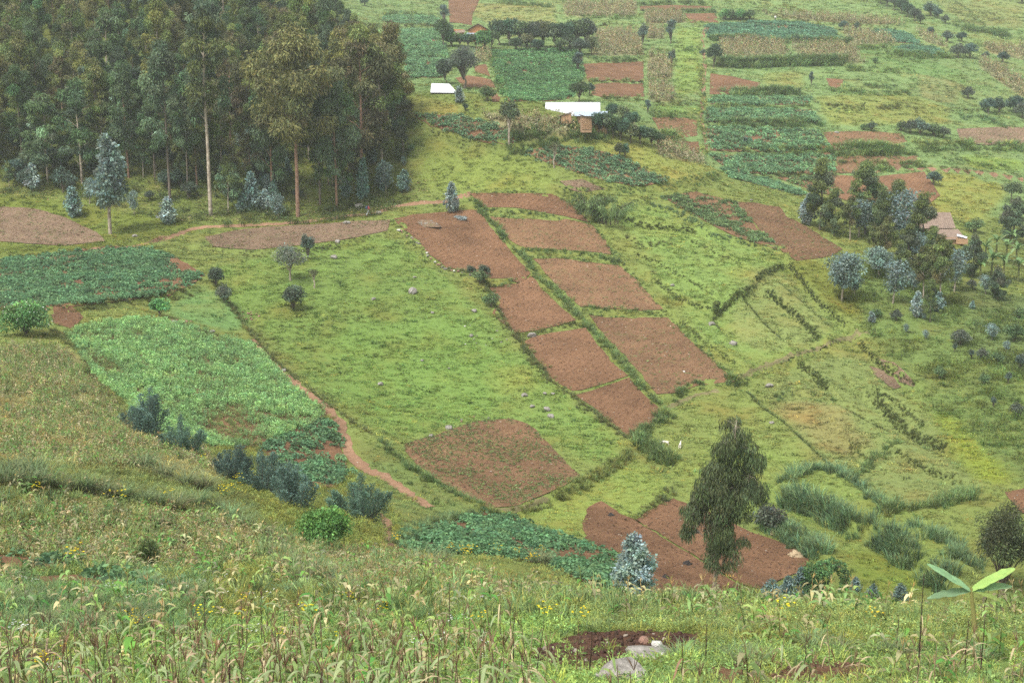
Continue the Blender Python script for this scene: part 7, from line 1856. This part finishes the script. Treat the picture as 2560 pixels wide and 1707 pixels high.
def maize(p, H, dry, label, group, lean=.05, ls=.95):
    root = tag(empty('maize_plant', p, random.uniform(0, 6.28)), label, 'maize plant', group)
    root.rotation_euler[0] = random.gauss(0, lean); root.rotation_euler[1] = random.gauss(0, lean)
    st = put('stalk', random.choice(MST[1:] if dry > .5 else MST[:2]), root, sc=(1.0, 1.0, H))
    n = random.randint(4, 7)
    for i in range(n):
        t = .25 + .65 * i / n
        m = random.choice(MLEAF[3:7]) if random.random() < dry * (1.3 - t) + dry * .2 else random.choice(MLEAF[:3] + MLEAF[7:])
        put('leaf', m, root, (0, 0, H * t), i * PI + random.gauss(0, .6), random.uniform(.6, 1.15) * ls)
    if random.random() < .6: put('tassel', random.choice(MTA), root, (0, 0, H * .985), random.uniform(0, 6), .95)
    if random.random() < .4:
        e = put('ear', MEAR, root, (.015, 0, H * .5), random.uniform(0, 6), random.uniform(.8, 1.1))
    return root
LEFTM = D((-40,1500),(300,1500),(700,1470),(1150,1475),(1240,1520),(1230,1600),(1300,1700),(600,1760),(-60,1760))
RIGHTM = D((1400,1600),(1700,1560),(2100,1500),(2400,1490),(2420,1760),(1400,1760))
random.seed(21)
def rand_in(poly, n, vmin=None):
    q = np.array(poly); out = []
    while len(out) < n:
        u = random.uniform(q[:, 0].min(), q[:, 0].max()); v = random.uniform(q[:, 1].min(), q[:, 1].max())
        if pip(np.array([u]), np.array([v]), q)[0]: out.append((u, v))
    return out
for u, v in rand_in(LEFTM, 235):
    p = at(u, v); H_ = random.uniform(.7, 1.45); dr_ = random.uniform(.15, .7)
    zn = min(((60, 'near the brushwood'), (230, 'right of the brushwood'), (420, 'around the tall dark stalked maize'), (600, 'by the slim dark weed stalk'), (800, 'by the fresh green maize'), (1000, 'by the maize with bent tassel'), (1180, 'left of the dug earth')), key=lambda q: abs(q[0] - u))[1]
    maize(p, H_, dr_, '%s %s maize plant %s, %s row' % ('tall' if H_ > 1.2 else 'short' if H_ < .95 else 'middling', 'mostly green' if dr_ < .33 else 'half dried' if dr_ < .52 else 'straw coloured', zn, 'front' if v > 1680 else 'back' if v < 1620 else 'middle'), 'maize of the bottom left stand', .07)
for u, v in rand_in(RIGHTM, 46):
    p = at(u, v); H_ = random.uniform(.45, 1.0); dr_ = random.uniform(.5, 1.0)
    zn = min(((1560, 'beside the big grey boulder'), (1750, 'by the thin dry stalk above the red earth'), (1950, 'in the middle of the lower right weeds'), (2145, 'by the maize with one bent green leaf'), (2290, 'near the tallest dark weed stalk'), (2430, 'below the banana plant'), (2540, 'at the lower right corner')), key=lambda q: abs(q[0] - u))[1]
    maize(p, H_, dr_, '%s %s maize plant %s' % ('tall' if H_ > .8 else 'stunted' if H_ < .62 else 'knee high', 'withered' if dr_ > .75 else 'yellowing', zn), 'maize of the bottom right', .1)
for u, v, vt, dry, lab in [(418, 1730, 1470, .4, 'tall maize plant with dark stalk and drooping leaves at lower left'), (1115, 1740, 1540, .35, 'maize plant with broad pale leaves left of the dug earth'), (800, 1745, 1640, .1, 'fresh green maize plant at the bottom edge'), (2145, 1735, 1610, .6, 'withered maize with one green bent leaf at lower right'), (690, 1720, 1545, .8, 'rust coloured dry maize stalk at lower left'), (1010, 1715, 1555, .5, 'maize with bent tassel near the bottom centre')]:
    p = at(u, v); maize(p, (v - vt) * p.y / F, dry, lab, None, .02, 1.25)
# tall dark weed stalks
def stalk_weed(u, vb, vt, label, lean=0.0, leafy=4, col=(.06, .038, .03)):
    p = at(u, vb); H = (vb - vt) * p.y / F
    root = tag(empty('weed_stalk', p, random.uniform(0, 6.28)), label, 'weed')
    mb = MB(); z_ = np.linspace(-.02, 1, 9); r_ = np.linspace(.017, .005, 9); xw = np.cumsum(rl.normal(0, .006, 9)) + lean * z_; tube(mb, np.column_stack([xw, np.zeros(9), z_ * H]), r_, 6, col); put('stalk', mb.mesh('stalk', M['leaf'], True), root)
    mb = MB(); n = 70; t = rng.uniform(.35, 1.0, n); P = np.column_stack([np.interp(t, z_, xw), np.zeros(n), t * H]) + rng.normal(0, .008, (n, 3)); leaves(mb, P, rdir(n) * [1, 1, .5] + [0, 0, .4], .03, .012, cvar((.10, .06, .045), n, .25, .08)); put('seed_head', mb.mesh('seed_head', M['leaf']), root)
    for q in range(leafy):
        put('leaf', random.choice(MLEAF), root, (float(np.interp(.15 + .2 * q, z_, xw)), 0, H * (.12 + .18 * q)), random.uniform(0, 6.28), random.uniform(.4, .75))
stalk_weed(2292, 1735, 1395, 'tallest dark weed stalk before the banana plant', .02, 5)
stalk_weed(2410, 1690, 1520, 'thick dark stalk left of the lower right edge', -.03, 3)
stalk_weed(2450, 1690, 1515, 'thin brown stalk right of the banana stem', .03, 2)
stalk_weed(515, 1650, 1470, 'dark bare stalk right of the tall maize plant', .03, 2)
stalk_weed(608, 1640, 1480, 'slim dark stalk further right of the tall maize', -.04, 2)
stalk_weed(1470, 1700, 1560, 'dark stalk standing in the dug earth', .06, 2)
stalk_weed(1440, 1700, 1530, 'pinkish dry stalk in the dug earth', -.05, 1, (.22, .12, .08))
stalk_weed(1285, 1690, 1580, 'dark stalk at the left end of the dug earth', .0, 2)
stalk_weed(1765, 1670, 1545, 'thin dry stalk above the red earth', .03, 1)
stalk_weed(1125, 1580, 1430, 'brown dead weed with spread branches in the near maize', .04, 2, (.12, .075, .06))
# brushwood in the corner
p = at(40, 1690); br = tag(empty('brushwood', p), 'pile of dry reddish brushwood in the bottom left corner', 'brushwood')
mbs = [MB() for _ in range(6)]
for i in range(90):
    a = random.uniform(-.35, .35) + (0 if i % 2 else .25); L = random.uniform(.6, 1.4); x_ = random.uniform(-.9, .1); y_ = random.uniform(-.5, .6); z_ = random.uniform(0, .28)
    d_ = np.array([math.cos(a), math.sin(a) * .6, random.uniform(.05, .3)]); q0 = np.array([x_, y_, z_])
    tube(mbs[i % 6], [q0, q0 + d_ * L * .5 + rl.normal(0, .03, 3), q0 + d_ * L + rl.normal(0, .05, 3)], [.008, .006, .002], 4, cvar((.14, .085, .065), 1, .3, .06, rl)[0])
for b_ in mbs: put('twigs', b_.mesh('twigs', M['leaf']), br)

# ------------------------------------------------------------------ air
bpy.context.view_layer.update()
mb = MB(); box(mb, (0, 10, 55), (1300, 1300, 180), (1, 1, 1))
hz = mb.mesh('haze', M['leaf']); hz.materials.clear()
hm_ = bpy.data.materials.new('haze_air'); hm_.use_nodes = True
nt = hm_.node_tree; nt.nodes.remove(nt.nodes['Principled BSDF'])
vol = nt.nodes.new('ShaderNodeVolumePrincipled'); vol.inputs['Color'].default_value = (.86, .92, .95, 1); vol.inputs['Density'].default_value = HAZE; vol.inputs['Anisotropy'].default_value = .2
nt.links.new(vol.outputs[0], nt.nodes['Material Output'].inputs['Volume'])
hz.materials.append(hm_)
tag(put('haze', hz), kind='stuff')
